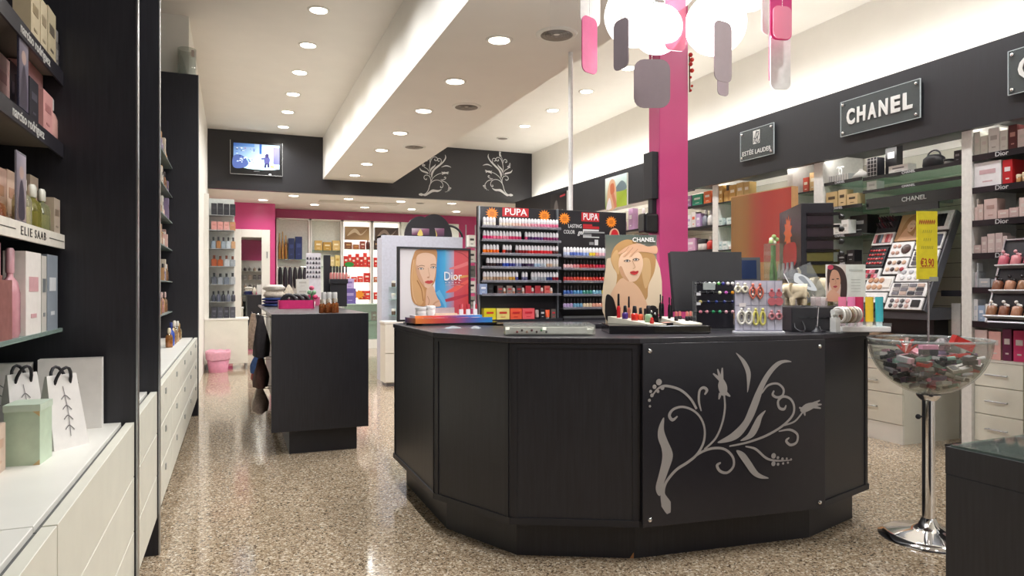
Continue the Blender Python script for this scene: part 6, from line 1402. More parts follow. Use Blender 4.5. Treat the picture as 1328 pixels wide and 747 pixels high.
# big make-up stand
t, L, ti = slant(5.36, 5.76, 4.12, 4.86, 1.16, 2.02, .04, 'makeup_stand', 'large slanted white and black make-up tester stand under the CHANEL sign'); W2 = .37
b = put('slant_board', MB().box(-W2, W2, 0, .05, 0, L, mat('#26252a', .35)), t, rot=(ti, 0, 0)); bev(b, .004)
put('side_cheek', MB().box(W2-.0, W2+.012, -.005, .07, 0, L, mat('#5a5c62', .3)), b); put('lower_box', MB().box(-W2, W2, .05, .45, -.08, .02, mat('#55575d', .35)), t); put('stand_post', MB().box(-W2+.1, W2-.1, .26, .44, -.32, -.08, BLACKM), t)
WP = mat('#ecebea', .25)
def pnl(x0, x1, z0, z1, m_=None): # fractions of the board
    return put('tester_panel', MB().box(-W2+2*W2*x0+.003, -W2+2*W2*x1-.003, -.014, 0, L*z0+.003, L*z1-.003, m_ or WP), b), (-W2+2*W2*x0, -W2+2*W2*x1, L*z0, L*z1)
def grid(p, box, nx, nz, kind, cols, name, r=.4):
    x0, x1, z0, z1 = box; dx, dz = (x1-x0)/nx, (z1-z0)/nz
    for i in range(nx):
        for j in range(nz):
            c = cols[(i*3+j*2) % len(cols)]; cx_, cz_ = x0+(i+.5)*dx, z0+(j+.5)*dz
            if kind == 'pan': put(name, MB().lathe([(min(dx, dz)*r, 0), (min(dx, dz)*r, .006), (min(dx, dz)*r*.8, .008), (1e-6, .008)], mat(c, .3), 14), p, (cx_, -.014, cz_), rot=(pi/2, 0, 0))
            elif kind == 'tip': put(name, MB().lathe([(min(dx, dz)*.3, 0), (min(dx, dz)*.3, .05), (min(dx, dz)*.18, .065)], mat(c, .2), 8), p, (cx_, -.014, cz_), rot=(pi/2-.3, 0, 0))
            else: put(name, MB().box(cx_-dx*.42, cx_+dx*.42, -.022, -.014, cz_-dz*.38, cz_+dz*.38, mat(c, .3)), p)
def inset(bx, k=.1): x0, x1, z0, z1 = bx; return (x0+(x1-x0)*k, x1-(x1-x0)*k, z0+(z1-z0)*k, z1-(z1-z0)*k)
p, bx2 = pnl(.0, .3, .82, 1.0, BLACKM); grid(p, inset(bx2), 6, 2, 'tip', ['#2a1c22', '#3a2a30', '#5a2a34', '#4a3a44'], 'polish_tester')
p, bx2 = pnl(.0, .3, .68, .82); grid(p, inset(bx2, .08), 6, 1, 'box', ['#c9868a', '#6a7a8a', '#a8444c', '#3a2a30', '#d8b0a8'], 'colour_chip')
p, bx2 = pnl(.0, .28, .44, .66, BLACKM); grid(p, inset(bx2, .08), 6, 4, 'pan', ['#c8303a', '#d84a4a', '#b8242c', '#e08080'], 'lip_swatch', .36)
p, bx2 = pnl(.0, .28, .3, .43); grid(p, inset(bx2, .12), 5, 2, 'box', ['#d890a0', '#b83a4a', '#2a2226', '#c86a78'], 'lip_sample')
p, bx2 = pnl(.31, .62, .54, .70); grid(p, (bx2[0]+.02, bx2[1]-.12, bx2[2]+.01, bx2[3]-.01), 2, 2, 'pan', ['#b89080', '#8a8a8c', '#c9a090'], 'powder_pan'); grid(p, (bx2[1]-.12, bx2[1]-.01, bx2[2], bx2[3]), 1, 1, 'pan', ['#4a3430'], 'blush_case', .42)
p, bx2 = pnl(.31, .62, .36, .53); grid(p, inset(bx2, .08), 4, 2, 'pan', ['#d8b9a0', '#c9a488', '#5a4038', '#3a2a2a', '#a83a44'], 'powder_pan', .42)
p, bx2 = pnl(.12, .5, .18, .34); grid(p, (bx2[0]+.02, bx2[1]-.09, bx2[2]+.01, bx2[3]-.01), 3, 2, 'pan', ['#c99f80', '#d6ae90', '#c29070'], 'powder_pan', .45); grid(p, (bx2[1]-.09, bx2[1]-.01, bx2[2]+.02, bx2[3]-.02), 1, 1, 'box', ['#e2ddd6'], 'compact_lid')
p, bx2 = pnl(.12, .48, .06, .17); grid(p, inset(bx2, .12), 5, 1, 'pan', ['#d8d4d0', '#bdb5ae', '#e6e2de'], 'cream_pan', .4)
p, bx2 = pnl(.5, .98, .0, .12); grid(p, (bx2[0]+.03, bx2[1]-.12, bx2[2]+.01, bx2[3]-.01), 4, 2, 'pan', ['#4a4a4e', '#c9a8a0', '#5c5a5e', '#d0b0a8'], 'eye_pan', .42); grid(p, (bx2[1]-.11, bx2[1]-.02, bx2[2]+.015, bx2[3]-.015), 1, 1, 'box', ['#1f1e22'], 'black_compact')
p, bx2 = pnl(.5, .98, .13, .27); grid(p, inset(bx2, .07), 4, 3, 'box', ['#77757c', '#3a3a42', '#a8a2a0', '#c0a89c', '#55525a'], 'eye_palette')
p, bx2 = pnl(.52, .98, .28, .42); grid(p, inset(bx2, .1), 4, 2, 'pan', ['#d9d9db', '#8a8a90', '#bcbcc2'], 'eye_pan', .42)
p, bx2 = pnl(.64, .98, .43, .6); grid(p, (bx2[0]+.02, bx2[0]+.14, bx2[2]+.01, bx2[3]-.01), 2, 3, 'box', ['#55525a', '#8a868c'], 'eye_palette'); grid(p, (bx2[1]-.11, bx2[1]-.01, bx2[2], bx2[3]), 1, 1, 'pan', ['#1d1c20'], 'black_compact', .44)
p, bx2 = pnl(.64, .98, .61, .78); grid(p, (bx2[0]+.02, bx2[1]-.1, bx2[2]+.02, bx2[3]-.02), 1, 2, 'box', ['#77747c', '#5a5860'], 'eye_palette'); grid(p, (bx2[1]-.1, bx2[1]-.01, bx2[2]+.01, bx2[3]-.01), 1, 1, 'box', ['#2a3248'], 'navy_palette')
p, bx2 = pnl(.66, 1.0, .8, 1.0); grid(p, inset(bx2, .08), 7, 1, 'box', ['#1c1b1f', '#2a282e', '#e2dfdc', '#1c1b1f'], 'mascara_card')
p, bx2 = pnl(.32, .64, .71, 1.0, mat('#c9a27c', .4)); x0, x1, z0, z1 = bx2; A = Art(); fx = lambda a_, c_: (x0+(x1-x0)*a_, z0+(z1-z0)*c_)
A.rect(x0+.004, x1-.004, z0+.004, z1-.004, ['#b88a60', '#d8b48c', '#e2c49c', '#c8a070']); A.shape([fx(.25, .1), fx(.2, .5), fx(.35, .85), fx(.6, .95), fx(.85, .8), fx(.8, .4), fx(.7, .1)], '#b0804e'); A.shape([fx(.38, .55), fx(.5, .75), fx(.68, .7), fx(.72, .5), fx(.6, .32), fx(.45, .38)], '#e6bf9e'); A.shape([fx(.15, .05), fx(.28, .35), fx(.42, .5), fx(.5, .3), fx(.85, .1), fx(.85, .02), fx(.15, .02)], '#deb08a')
A.stroke([fx(.48, .6), fx(.54, .62), fx(.58, .59)], .003, '#5a3a2c'); A.stroke([fx(.62, .6), fx(.66, .61), fx(.7, .58)], .003, '#5a3a2c'); A.shape([fx(.54, .45), fx(.6, .47), fx(.65, .46), fx(.6, .42)], '#b04a48')
put('model_print', A.mesh(), p, (0, -.015, 0))
# ---- CHANEL shelves
yA, yB, yC = d1[1], 4.86, d2[0]
lshelf(yA, yB, 5.515, 2.385, 'upper CHANEL shelf with the checkered box', 'CHANEL', 1178, m=GLASSG, edge=.026, size=.032, fit=.13); lshelf(yA, yB, 5.515, 2.262, 'second CHANEL shelf with one white box', 'CHANEL', 1178, m=GLASSG, edge=.022, size=.03, fit=.13)
t = T('sign_board', 'glossy black sign board lettered CHANEL above the make-up stand', 'sign', (5.56, (yA+yB)/2, 2.06), -pi/2); L_ = (yB-yA)/2
put('board', MB().box(-L_, L_, 0, .02, .03, .13, BLACKG), t); put('lower_strip', MB().box(-L_+.25, L_-.25, .004, .02, -.03, .03, BLACKG), t); put('bracket', MB().box(-.02, .02, .02, XR-5.585, .06, .1, ALU), t)
put('printed_lettering', text_mesh('CHANEL', .055, LET, .0008, fit=.24), t, (-(PX(1185, 250, 5.56).y-(yA+yB)/2), -.0015, .08))
pl = 'on the upper CHANEL shelf'
rowX([('carton', 1152, 1178, 214, '#e2e1dd', '#77757a'), ('jar', 1220, 1232, 206, '#8a8a88', '#2a2a2c'), ('carton', 1237, 1246, 195, '#1d1c20', '#77757a')], 2.385, pl)
t = T('check_box', 'black box with a white grid on the upper CHANEL shelf', 'box', (5.62, PX(1130.5, 220, 5.57).y, 2.385), -pi/2); w = .055; put('box_body', MB().box(-w, w, -.05, .05, 0, .19, BLACKM), t)
for k in range(4): put('grid_line', MB().box(-w+.006+k*.034, -w+.009+k*.034, -.0515, -.05, 0, .19, WP), t)
for k in range(5): put('grid_line', MB().box(-w, w, -.0515, -.05, .02+k*.036, .023+k*.036, WP), t)
goodX('carton', 1148, 1163, 184, 5.66, 2.385, .08, '#19181c', '#b8b8bc', pl, label='tall black carton standing on the upper CHANEL shelf')
t = T('cosmetic_bag', 'small black cosmetic bag on the upper CHANEL shelf', 'bag', (5.64, PX(1205, 215, 5.58).y, 2.385)); put('bag_body', MB().lathe([(.06, 0), (.075, .03), (.07, .09), (.04, .12), (.01, .125)], BLACKM, 14, sy=1.3), t); put('bag_handle', MB().tube([(0, .06*cos(pi*k/8), .11+.05*sin(pi*k/8)) for k in range(9)], .007, BLACKM, 6), t)
goodX('carton', 1124, 1137, 235, 5.57, 2.262, .1, '#e6e5e2', '#c2c0be', 'on the second CHANEL shelf')
for z, lab, tx, u in ((2.40, 'side CHANEL shelf with the striped box', 'CHANEL', 1089), (2.15, 'side CHANEL shelf with gold boxes', 'CHANEL', 1086), (1.874, 'side CHANEL shelf with the large black box', 'CHANEL', 1089), (1.60, 'lowest side CHANEL shelf with black boxes', 'CHANEL', 1090)): lshelf(yB+.01, yC, 5.515, z, lab, tx, u, m=GLASSG, edge=.028, size=.032, fit=.12)
pl = 'on the side CHANEL shelf with gold boxes'
rowX([('carton', 1071, 1086, 249, '#c2a878', '#55483a'), ('carton', 1087, 1097, 246, '#cdb488', '#55483a'), ('carton', 1098, 1112, 251, '#c9b084', '#55483a')], 2.15, pl)
rowX([('carton', 1080, 1090.5, 290, '#e2e1dc', '#b9b7b2'), ('carton', 1091, 1100.5, 285, '#e6e5e0', '#b9b7b2'), ], 1.874, 'on the side CHANEL shelf with the large black box')
goodX('carton', 1102, 1125, 279, 5.626, 1.874, .16, '#19181b', '#9a9a9c', 'on the side CHANEL shelf with white boxes')
rowX([('carton', 1086, 1097, 330, '#1c1b1f', '#9a9a9c'), ('carton', 1098, 1108, 324, '#222125', '#9a9a9c')], 1.60, 'on the lowest side CHANEL shelf')
t = T('striped_box', 'grey and white striped box under the silver emblem', 'box', (5.63, d2[0]-.125, 2.40), -pi/2); put('box_body', MB().prism([(-.12, -.05), (.12, -.05), (.12, .05), (-.12, .05)], 0, .075, mat('#b9bcbe', .4)), t)
for k in range(8): put('stripe', MB().box(-.11+k*.03, -.098+k*.03, -.0515, -.05, 0, .075, WP), t)
e = T('emblem', 'silver interlaced double-C emblem standing on the striped box', 'emblem', (5.63, d2[0]-.10, 2.475), -pi/2)
for s_ in (-1, 1): put('letter_c', MB().tube([(s_*.022+s_*-.04*cos(radians(a_)), 0, .045+.04*sin(radians(a_))) for a_ in range(-125, 126, 25)], .007, mat('#e6e6e6', .25), 6), e)
put('emblem_foot', MB().box(-.05, .05, -.01, .01, 0, .006, mat('#e6e6e6', .25)), e)
t = T('white_shell', 'white folded fabric pouch on the side CHANEL shelf', 'pouch', (5.62, 4.97, 2.40)); put('pouch_body', MB().lathe([(.05, 0), (.068, .02), (.05, .05), (.015, .085)], mat('#e4e4e4', .6), 12, sy=1.4), t); put('pouch_tie', MB().lathe([(.018, .075), (.02, .085), (.014, .095)], WP, 10), t)
# ---- narrow bay, gold box bay, bay by the column
for z, lab in ((2.36, 'upper'), (2.08, 'middle'), (1.78, 'lower')):
    lshelf(d2[1], d3[0], 5.58, z, '%s glass shelf of the narrow bay by the striped box' % lab, m=GLASSG, edge=.012); lshelf(d3[1], d4[0], 5.505, z+.03, '%s glass shelf of the gold box bay' % lab, m=GLASSG, edge=.012); lshelf(d4[1], 7.7, 5.50, z+.05, '%s dark shelf beside the pink column' % lab)
pl = 'on the upper shelf of the narrow bay'
for k, (c, h) in enumerate((('#e2e0da', .14), ('#c9a878', .2), ('#b84a38', .16))): good('carton', 5.66, d2[1]+.05+k*.09, 2.36, .075, .08, h, c, '#e2d8c4', pl, -pi/2)
pl = 'in the gold box bay, upper shelf'
rowX([('carton', 931, 937, 241, '#b98f4a', '#e6d8b0'), ('flacon', 937.5, 945, 240, '#c9a060', '#3a3028'), ('carton', 945.5, 954, 240, '#c2984e', '#efe6d0'), ('carton', 955, 964, 237, '#d0ae70', '#e9e2d4'), ('carton', 964.5, 972, 236, '#c4a468', '#e9e2d4')], 2.39, pl, xp=5.512, ymax=d4[0]-.002)
rowX([('carton', 931, 937, 283, '#cfe0dc', '#8aa8a8'), ('bottle', 938, 942, 284, '#8a9a9c', '#d8e0e0'), ('carton', 942.5, 950, 282, '#d5e4e0', '#9ab8b8')], 2.11, 'in the gold box bay, middle shelf', xp=5.512, ymax=d4[0]-.002)
rowX([('carton', 930, 936, 314, '#d2e4e6', '#8ab0b8'), ('carton', 936.5, 943, 313, '#e0e8e6', '#9ab8b8'), ('jar', 943.5, 948, 318, '#d8c8c0', '#e6e2de')], 1.81, 'in the gold box bay, lower shelf', xp=5.512, ymax=d4[0]-.002)
rowX([('carton', 889, 896, 254, '#b890c0', '#e6e2ea'), ('carton', 897.5, 911, 252, '#2a9a7c', '#dff0e8'), ('carton', 912.5, 922, 248, '#e2703a', '#f4e4d8')], 2.41, 'on the upper shelf by the pink column', xp=5.512)
rowX([('carton', 890, 896, 279, '#e6e2e6', '#b89ac0'), ('carton', 896.5, 902, 275, '#e2ddd8', '#d8603a'), ('carton', 902.5, 908, 277, '#c0a4cc', '#f0ecf2'), ('bottle', 909, 914, 272, '#8a8f9c', '#e2e4e8'), ('bottle', 915, 922, 272, '#e2e0de', '#b0b0b6')], 2.13, 'on the middle shelf by the pink column', xp=5.512)
rowX([('carton', 890, 901, 309, '#d8a8c8', '#f0e4ea'), ('jar', 902, 913, 310, '#d8d4cc', '#2a2a2c'), ('bottle', 914, 922, 306, '#c83a34', '#e2dcd6')], 1.83, 'on the lower shelf by the pink column', xp=5.512)
# ---- shelves beyond the column
for k, z in enumerate((2.26, 1.95, 1.65)):
    t = lshelf(7.85, 13.8, 5.76, z, '%s long white shelf beyond the pink column' % ['upper', 'middle', 'lower'][k], m=WHITE)
    for i in range(14):
        y = 8.3+i*.3; good(['bottle', 'carton', 'bottle'][(i+k) % 3], 5.87, y, z, .12, .1, (.36, .26, .24)[k]*(.85+.15*((i*7) % 5)/4), [['#b890b8', '#c8a4c4', '#a06a90', '#d8c4d4'], ['#d8b03a', '#c8443a', '#d8d0c4', '#8a3a4a'], ['#c9c4ba', '#b8a48a', '#8a8480', '#d8d0c8']][k][(i*5) % 4], ['#e6dfe6', '#d8c8a8', '#3a3438'][k], 'on the %s long shelf beyond the pink column' % ['upper', 'middle', 'lower'][k], -pi/2)
# ---- orange and red panel
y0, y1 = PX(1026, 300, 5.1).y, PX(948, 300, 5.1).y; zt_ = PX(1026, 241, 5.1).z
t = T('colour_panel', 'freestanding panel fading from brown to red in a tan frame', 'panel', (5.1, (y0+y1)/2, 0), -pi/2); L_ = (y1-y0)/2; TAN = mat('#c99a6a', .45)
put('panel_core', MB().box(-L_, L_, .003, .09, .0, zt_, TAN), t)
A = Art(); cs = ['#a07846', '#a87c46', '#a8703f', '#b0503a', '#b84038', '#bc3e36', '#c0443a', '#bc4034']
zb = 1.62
for k in range(7): A.face([(-L_+k*2*L_/7, zb), (-L_+(k+1)*2*L_/7, zb), (-L_+(k+1)*2*L_/7, zt_-.01), (-L_+k*2*L_/7, zt_-.01)], [cs[k], cs[k+1], cs[k+1], cs[k]])  # front colour runs from brown to red along the panel
put('gradient_face', A.mesh(print_mat(.25)), t, (0, .002, 0)); put('lower_board', MB().box(-L_, L_, 0, .003, .1, zb, mat('#b58a58', .4)), t); put('foot', MB().box(-L_-.02, L_+.02, -.08, .2, 0, .03, TAN), t)
# ---- make-up palettes on the chest top, black stool-like stand
t = T('palette_tray', 'black tilted tray of open make-up palettes on the white chest', 'tray', (5.48, 4.55, .84), -pi/2)
o_ = put('tray_board', MB().box(-.28, .24, -.14, .14, 0, .02, BLACKM), t, (0, 0, .04), rot=(radians(14), 0, 0)); put('tray_prop', MB().box(-.25, .22, -.12, .12, 0, .04, BLACKM), t)
for i in range(4):
    for j in range(3): put('palette_pan', MB().box(-.26+i*.12, -.16+i*.12, -.13+j*.09, -.055+j*.09, .02, .026, mat(['#c9a080', '#e2d6c6', '#5a3a30', '#b8846a', '#d8b898'][(i+2*j) % 5], .4)), o_)
for k in range(8): good('lipstick' if k % 2 else 'jar', 5.42+.05*(k % 2), 4.86+k*.075, .84, .045, .045, .09+.03*(k % 3), '#2a2428', '#17151a', 'on the white chest beside the palette tray', 0)
t = T('counter_mirror', 'black adjustable stand with a flat top beside the slat wall', 'stand', (5.72, 4.02, .0)); put('stand_top', MB().box(-.12, .12, -.1, .12, 1.28, 1.33, BLACKM), t); put('stand_leg', MB().box(-.015, .015, -.015, .015, .02, 1.28, BLACKM), t); put('stand_foot', MB().box(-.1, .1, -.08, .1, 0, .02, BLACKM), t); put('hanging_card', MB().box(-.02, -.016, .02, .1, .95, 1.22, WP), t)
# ---- acrylic brand plates on the fascia
def plate(u0, u1, vt0, vb0, lab, build):
    xp = 5.425; y1, y0 = PX(u0, 150, xp).y, PX(u1, 150, xp).y; um = (u0+u1)/2; zt_, zb_ = PX(u0, vt0, xp).z, PX(u0, vb0, xp).z
    t = T('brand_plate', lab, 'sign', (xp, (y0+y1)/2, (zt_+zb_)/2), -pi/2); w, h = (y1-y0)/2, (zt_-zb_)/2
    put('acrylic_plate', MB().box(-w, w, 0, .008, -h, h, clear('#a9b2b4', refl=.5, haze=.16)), t)
    for (x0, x1, z0, z1) in ((-w, w, h-.004, h+.001), (-w, w, -h-.001, -h+.004), (-w-.001, -w+.004, -h, h), (w-.004, w+.001, -h, h)): put('bright_edge', MB().box(x0, x1, -.001, .009, z0, z1, mat('#b9c2c4', .25)), t)
    for sx in (-1, 1):
        for sz in (-1, 1): put('standoff', MB().lathe([(.014, 0), (.014, .012), (.008, .018), (1e-6, .018)], CHROME, 12).lathe([(.007, -.035), (.007, 0)], CHROME, 8), t, (sx*(w-.035), -.0, sz*(h-.035)), rot=(pi/2, 0, 0))
    build(t, w, h)
PLT = mat('#d8d8d4', .35)
def b1(t, w, h):
    A = Art(); s_ = h*.42; A.rect(-s_*.75, s_*.75, -h*.05, h*.83, '#d0d0cc'); put('printed_emblem', A.mesh(), t, (0, -.0012, 0))
    A = Art()
    for q_ in ([(-.6, .1), (-.2, .75), (.1, .9), (.0, .5), (-.3, .2), (0, .1)], [(.05, .8), (.5, .85), (.3, .4), (.1, .05), (.5, .1), (.65, .3)], [(-.6, .45), (0, .4), (.6, .7)]): A.stroke([(a_*s_, -h*.05+c_*h*.88) for a_, c_ in q_], .012, '#55585a')
    put('printed_monogram', A.mesh(), t, (0, -.002, 0)); put('printed_lettering', text_mesh('ESTÉE', h*.42, PLT, .0004, fit=w*.68), t, (-w*.52, -.002, -h*.55)); put('printed_lettering', text_mesh('LAUDER', h*.42, PLT, .0004, fit=w*.92), t, (w*.38, -.002, -h*.58))
def b2(t, w, h):
    n_ = len('CHANEL'); 
    for k, c_ in enumerate('CHANEL'): put('letter', text_mesh(c_, h*1.15, PLT, .008, depth=.003, fit=w*1.7/6*.78), t, (-w*.85+w*1.7*(k+.5)/6, -.004, -h*.02))
def b3(t, w, h): put('letter', text_mesh('C', h*1.5, PLT, .002, depth=.003, fit=h*1.0), t, (-w+h*.95, -.004, 0))
plate(960, 1003.5, 172, 210, 'clear acrylic wall plate reading ESTÉE LAUDER with a monogram', b1)
plate(1090, 1193.5, 133, 178, 'clear acrylic wall plate reading CHANEL in bold capitals', b2)
plate(1307, 1378, 67, 124, 'clear acrylic wall plate beginning with a large letter C', b3)
# ---- posters on the far fascia
def fposter(u0, u1, vt0, vb0, lab, draw):
    xp = 5.655; y1, y0 = PX(u0, 150, xp).y, PX(u1, 150, xp).y; zt_, zb_ = PX(u0, vt0, xp).z, PX(u0, vb0, xp).z
    t = T('wall_poster', lab, 'poster', (xp, (y0+y1)/2, zb_), -pi/2); w, h = (y1-y0)/2, zt_-zb_
    put('poster_board', MB().box(-w, w, 0, .024, 0, h, WHITE), t); A = Art(); draw(A, w, h); put('print', A.mesh(), t, (0, -.001, 0))
def dr1(A, w, h):
    A.rect(-w, w, 0, h, ['#7a8a2a', '#8aa83a', '#c9dce0', '#dfe6e2']); A.rect(-w*.1, w, 0, h*.5, ['#9aa838', '#a9c048', '#8aa030', '#a8b850']); A.shape([(0, h*.62), (w*.5, h*.8), (w*.9, h*.68), (w*.9, h*.5), (0, h*.5)], '#6a7a80')
    A.shape([(-w*.7, 0), (-w*.8, h*.5), (-w*.5, h*.9), (-w*.1, h*.85), (w*.05, h*.5), (0, 0)], '#c9a080'); A.shape([(-w*.5, h*.5), (-w*.5, h*.75), (-w*.2, h*.78), (-w*.1, h*.55), (-w*.3, h*.42)], '#b8694a'); A.shape([(-w*.9, 0), (-w*.6, h*.35), (-w*.4, h*.1), (-w*.4, 0)], '#d8d0d4'); A.stroke([(-w*.3, h*.45), (-w*.1, h*.2), (0, 0)], w*.25, '#c07a60')
def dr2(A, w, h):
    A.rect(-w, w, 0, h, ['#3a3836', '#2a2828', '#1d1c1e', '#2a2828']); A.shape([(-w*.6, 0), (-w*.5, h*.6), (-w*.2, h*.75), (0, h*.4), (0, 0)], '#6a6460'); A.stroke([(w*.2, h*.85), (w*.8, h*.88)], h*.06, '#a8343c', smooth=False); A.shape([(w*.3, 0), (w*.4, h*.4), (w*.7, h*.3), (w*.8, 0)], '#8a847e')
fposter(785, 813, 232, 272, 'poster of a woman in a green meadow on the dark fascia', dr1)
fposter(714, 735, 253, 290, 'dark poster with a grey figure at the far end of the fascia', dr2)
# ================================================================== clear bowl of cosmetics on a chrome stand
bc = (*at(1204, 3.75), 0); zr_ = 1.073; RB = .295; zb_ = .775
t = T('bowl_stand', 'clear hemispherical bowl on a chrome pedestal with a yellow price card', 'bowl stand', bc)
bh = zr_-zb_
outp = [(RB*sin(a_), zr_-bh*cos(a_)) for a_ in [pi/2*i/12 for i in range(13)]]
inp = [(max((RB-.008)*sin(a_), 1e-6), zr_-(bh-.008)*cos(a_)) for a_ in [pi/2*i/12 for i in range(12, -1, -1)]]
put('bowl', MB().lathe([(max(a_, 1e-6), c_) for a_, c_ in outp]+inp, clear('#f2f4f2', refl=.5, haze=.03), 40), t)
put('bowl_rim', MB().tube([(RB*cos(2*pi*j/48), RB*sin(2*pi*j/48), zr_) for j in range(48)], .006, clear('#e9eeee', refl=.9, haze=.2), 8, True), t)
put('pedestal_base', MB().lathe([(.245, 0), (.245, .012), (.20, .03), (.09, .05), (.05, .075), (.035, .11)], CHROME, 40), t); put('pedestal_pole', MB().cyl(0, 0, .09, zb_, .032, CHROME, 24), t); put('pole_collar', MB().lathe([(.04, zb_-.03), (.06, zb_-.005), (.06, zb_+.002)], CHROME, 24), t)
kx = -.045; put('clamp_knob', MB().ball((RX*-.055, RY*-.055, .655), .014, BLACKM, 10, 6).tube([(RX*-.03, RY*-.03, .655), (RX*-.05, RY*-.05, .655)], .005, BLACKM, 6), t)
s0, s1 = hz(362, 3.75), hz(274, 3.75)
put('sign_rod', MB().cyl(0, 0, zb_+.004, s0+.03, .0055, mat('#b4aeb0', .2, .8), 10), t); put('card_holder', MB().box(-.05, .05, -.006, .006, s0-.012, s0+.012, mat('#9a9c94', .4)), t, (0, 0, 0), -YAW)
cd = put('price_card', MB().box(-.0575, .0575, -.003, .003, s0, s1, mat('#e8d71e', .45)), t, (RX*-.012, RY*-.012-.004, 0), -YAW+.06); cd['label'] = 'yellow price card reading €3.90'; hh = s1-s0
put('printed_lettering', text_mesh('€3.90', .062, mat('#b8441c', .5), .001, fit=.075), cd, (0, -.0038, s0+hh*.235))
A = Art(); A.stroke([(-.042, hh*.165), (.04, hh*.17)], .003, '#b8441c', smooth=False); put('printed_line', A.mesh(), cd, (0, -.0034, s0)); A = Art(); zz_ = hh*.84
for k in range(8): A.stroke([(-.044+.0115*k, zz_-.012), (-.0395+.0115*k, zz_+.012)], .0055, '#b8501c', smooth=False)
A.stroke([(-.044, zz_), (.046, zz_)], .004, '#b8501c', smooth=False)
for (zf, w_, n_) in ((.70, .022, 5), (.58, .017, 4), (.465, .03, 7)):
    B = Art()
    for k in range(n_): x = -w_+2*w_*k/(n_-1); B.stroke([(x-.002, hh*zf-.008), (x+.001, hh*zf+.008)], .0035, '#a8a02a', smooth=False)
    put('printed_note', B.mesh(), cd, (0, -.0034, s0))
put('printed_title', A.mesh(), cd, (0, -.0034, s0))
RB2 = random.Random(21); cols_ = [('#1f1d22', 'black'), ('#2c2a30', 'black'), ('#3a363e', 'dark grey'), ('#d8748e', 'pink'), ('#b8b6bc', 'silver'), ('#8a8890', 'grey'), ('#c02a2a', 'red'), ('#6a4a78', 'purple'), ('#d9d6d4', 'white'), ('#2a2a2e', 'black'), ('#8fb0a4', 'green'), ('#a8a29a', 'beige')]
def obb(c, e, h): R_ = e.to_matrix(); return (Vector(c), [R_.col[i].copy() for i in range(3)], h, sqrt(h[0]**2+h[1]**2+h[2]**2))
def hit(A_, B_):
    """separating axis test of two turned boxes"""
    t_ = B_[0]-A_[0]
    if t_.length > A_[3]+B_[3]: return False
    ax = A_[1]+B_[1]+[p_.cross(q_) for p_ in A_[1] for q_ in B_[1]]
    for n_ in ax:
        if n_.length < 1e-6: continue
        if abs(t_.dot(n_)) > sum(abs(v_.dot(n_))*h_ for v_, h_ in zip(A_[1], A_[2]))+sum(abs(v_.dot(n_))*h_ for v_, h_ in zip(B_[1], B_[2])): return False
    return True
def inside(A_, top):
    for i in range(8):
        q_ = A_[0]+sum((A_[1][j]*A_[2][j]*(1 if i >> j & 1 else -1) for j in range(3)), Vector((0, 0, 0)))
        if q_.z > top: return False
        zz = min(q_.z, zr_)
        if (q_.x**2+q_.y**2)/(RB-.009)**2+((zr_-zz)/(bh-.009))**2 > 1: return False
    return True
heap = [obb((0, 0, 1.2), __import__('mathutils').Euler((0, 0, 0)), (.007, .007, .6))]
def drop(x, y, z0, e, h, top, step=.006, slide=True):
    """let a box down into the bowl; where it is held up it slides aside and on down until it is held on every side"""
    def free(x_, y_, z_):
        A_ = obb((x_, y_, z_), e, h)
        return A_ if inside(A_, top) and not any(hit(A_, B_) for B_ in heap) else None
    last = None; z = z0
    while last is None and z > z0-.12:
        last = free(x, y, z); z -= step
    if last is None: return None
    z = last[0].z
    while z > zb_:
        r_ = sqrt(x*x+y*y) or 1; n_ = None
        for dx, dy in [(0, 0)]+([(-x/r_*.006, -y/r_*.006), (y/r_*.006, -x/r_*.006), (-y/r_*.006, x/r_*.006)] if slide else []):
            n_ = free(x+dx, y+dy, z-step)
            if n_ is not None: break
        if n_ is None: break
        last = n_; x, y, z = last[0]
    return last
from mathutils import Euler
HALF = ((.030, .021, .010), (.030, .021, .010), (.0115, .0115, .038), (.037, .019, .013)); nb = 0; miss = 0
while nb < 130 and miss < 400:
    kind = nb % 4; A_ = None
    for _ in range(4):      # of a few tries keep the one that comes to rest lowest
        a_ = RB2.random()*2*pi; r_ = RB*.88*sqrt(RB2.random()); f_ = Euler((RB2.uniform(-.35, .35), RB2.uniform(-.35, .35)+(pi/2 if kind == 2 else 0), RB2.uniform(0, 3)))
        B_ = drop(r_*cos(a_), r_*sin(a_), zr_-.06, f_, HALF[kind], zr_-.03)
        if B_ is not None and (A_ is None or B_[0].z < A_[0].z): A_, e_ = B_, f_
    if A_ is None or A_[0].z > zr_-.078: miss += 1; continue
    heap.append(A_); c, cn = cols_[(nb*5+nb//12) % len(cols_)]
    lab = '%s %s heaped in the clear bowl' % (cn, ['boxed compact', 'eye shadow case', 'lip gloss tube', 'small cosmetic carton'][kind])
    e = T('bowl_cosmetic', lab, 'cosmetic', (bc[0]+A_[0].x, bc[1]+A_[0].y, A_[0].z), 0, 'cosmetics heaped in the bowl'); e.rotation_euler = e_
    if kind in (0, 1):
        put('case', MB().box(-.030, .030, -.021, .021, -.010, .008, mat(c, .25)), e); put('window', MB().box(-.022, .022, -.014, .014, .008, .010, mat(['#8f8f94', '#d890a4', '#5a5a60', '#e6e2e0'][nb // 4 % 4], .12)), e)
    elif kind == 2: put('tube', MB().lathe([(.0105, -.038), (.0105, .008), (.007, .010)], mat(c, .2), 10), e); put('cap', MB().lathe([(.0114, .010), (.0108, .038)], BLACKG, 10), e)
    else: put('carton', MB().box(-.0365, .0365, -.0185, .0185, -.0125, .0125, mat(c, .4)), e); put('lid_band', MB().box(-.037, -.021, -.019, .019, -.013, .013, mat('#e8b4c4', .4)), e)
    nb += 1
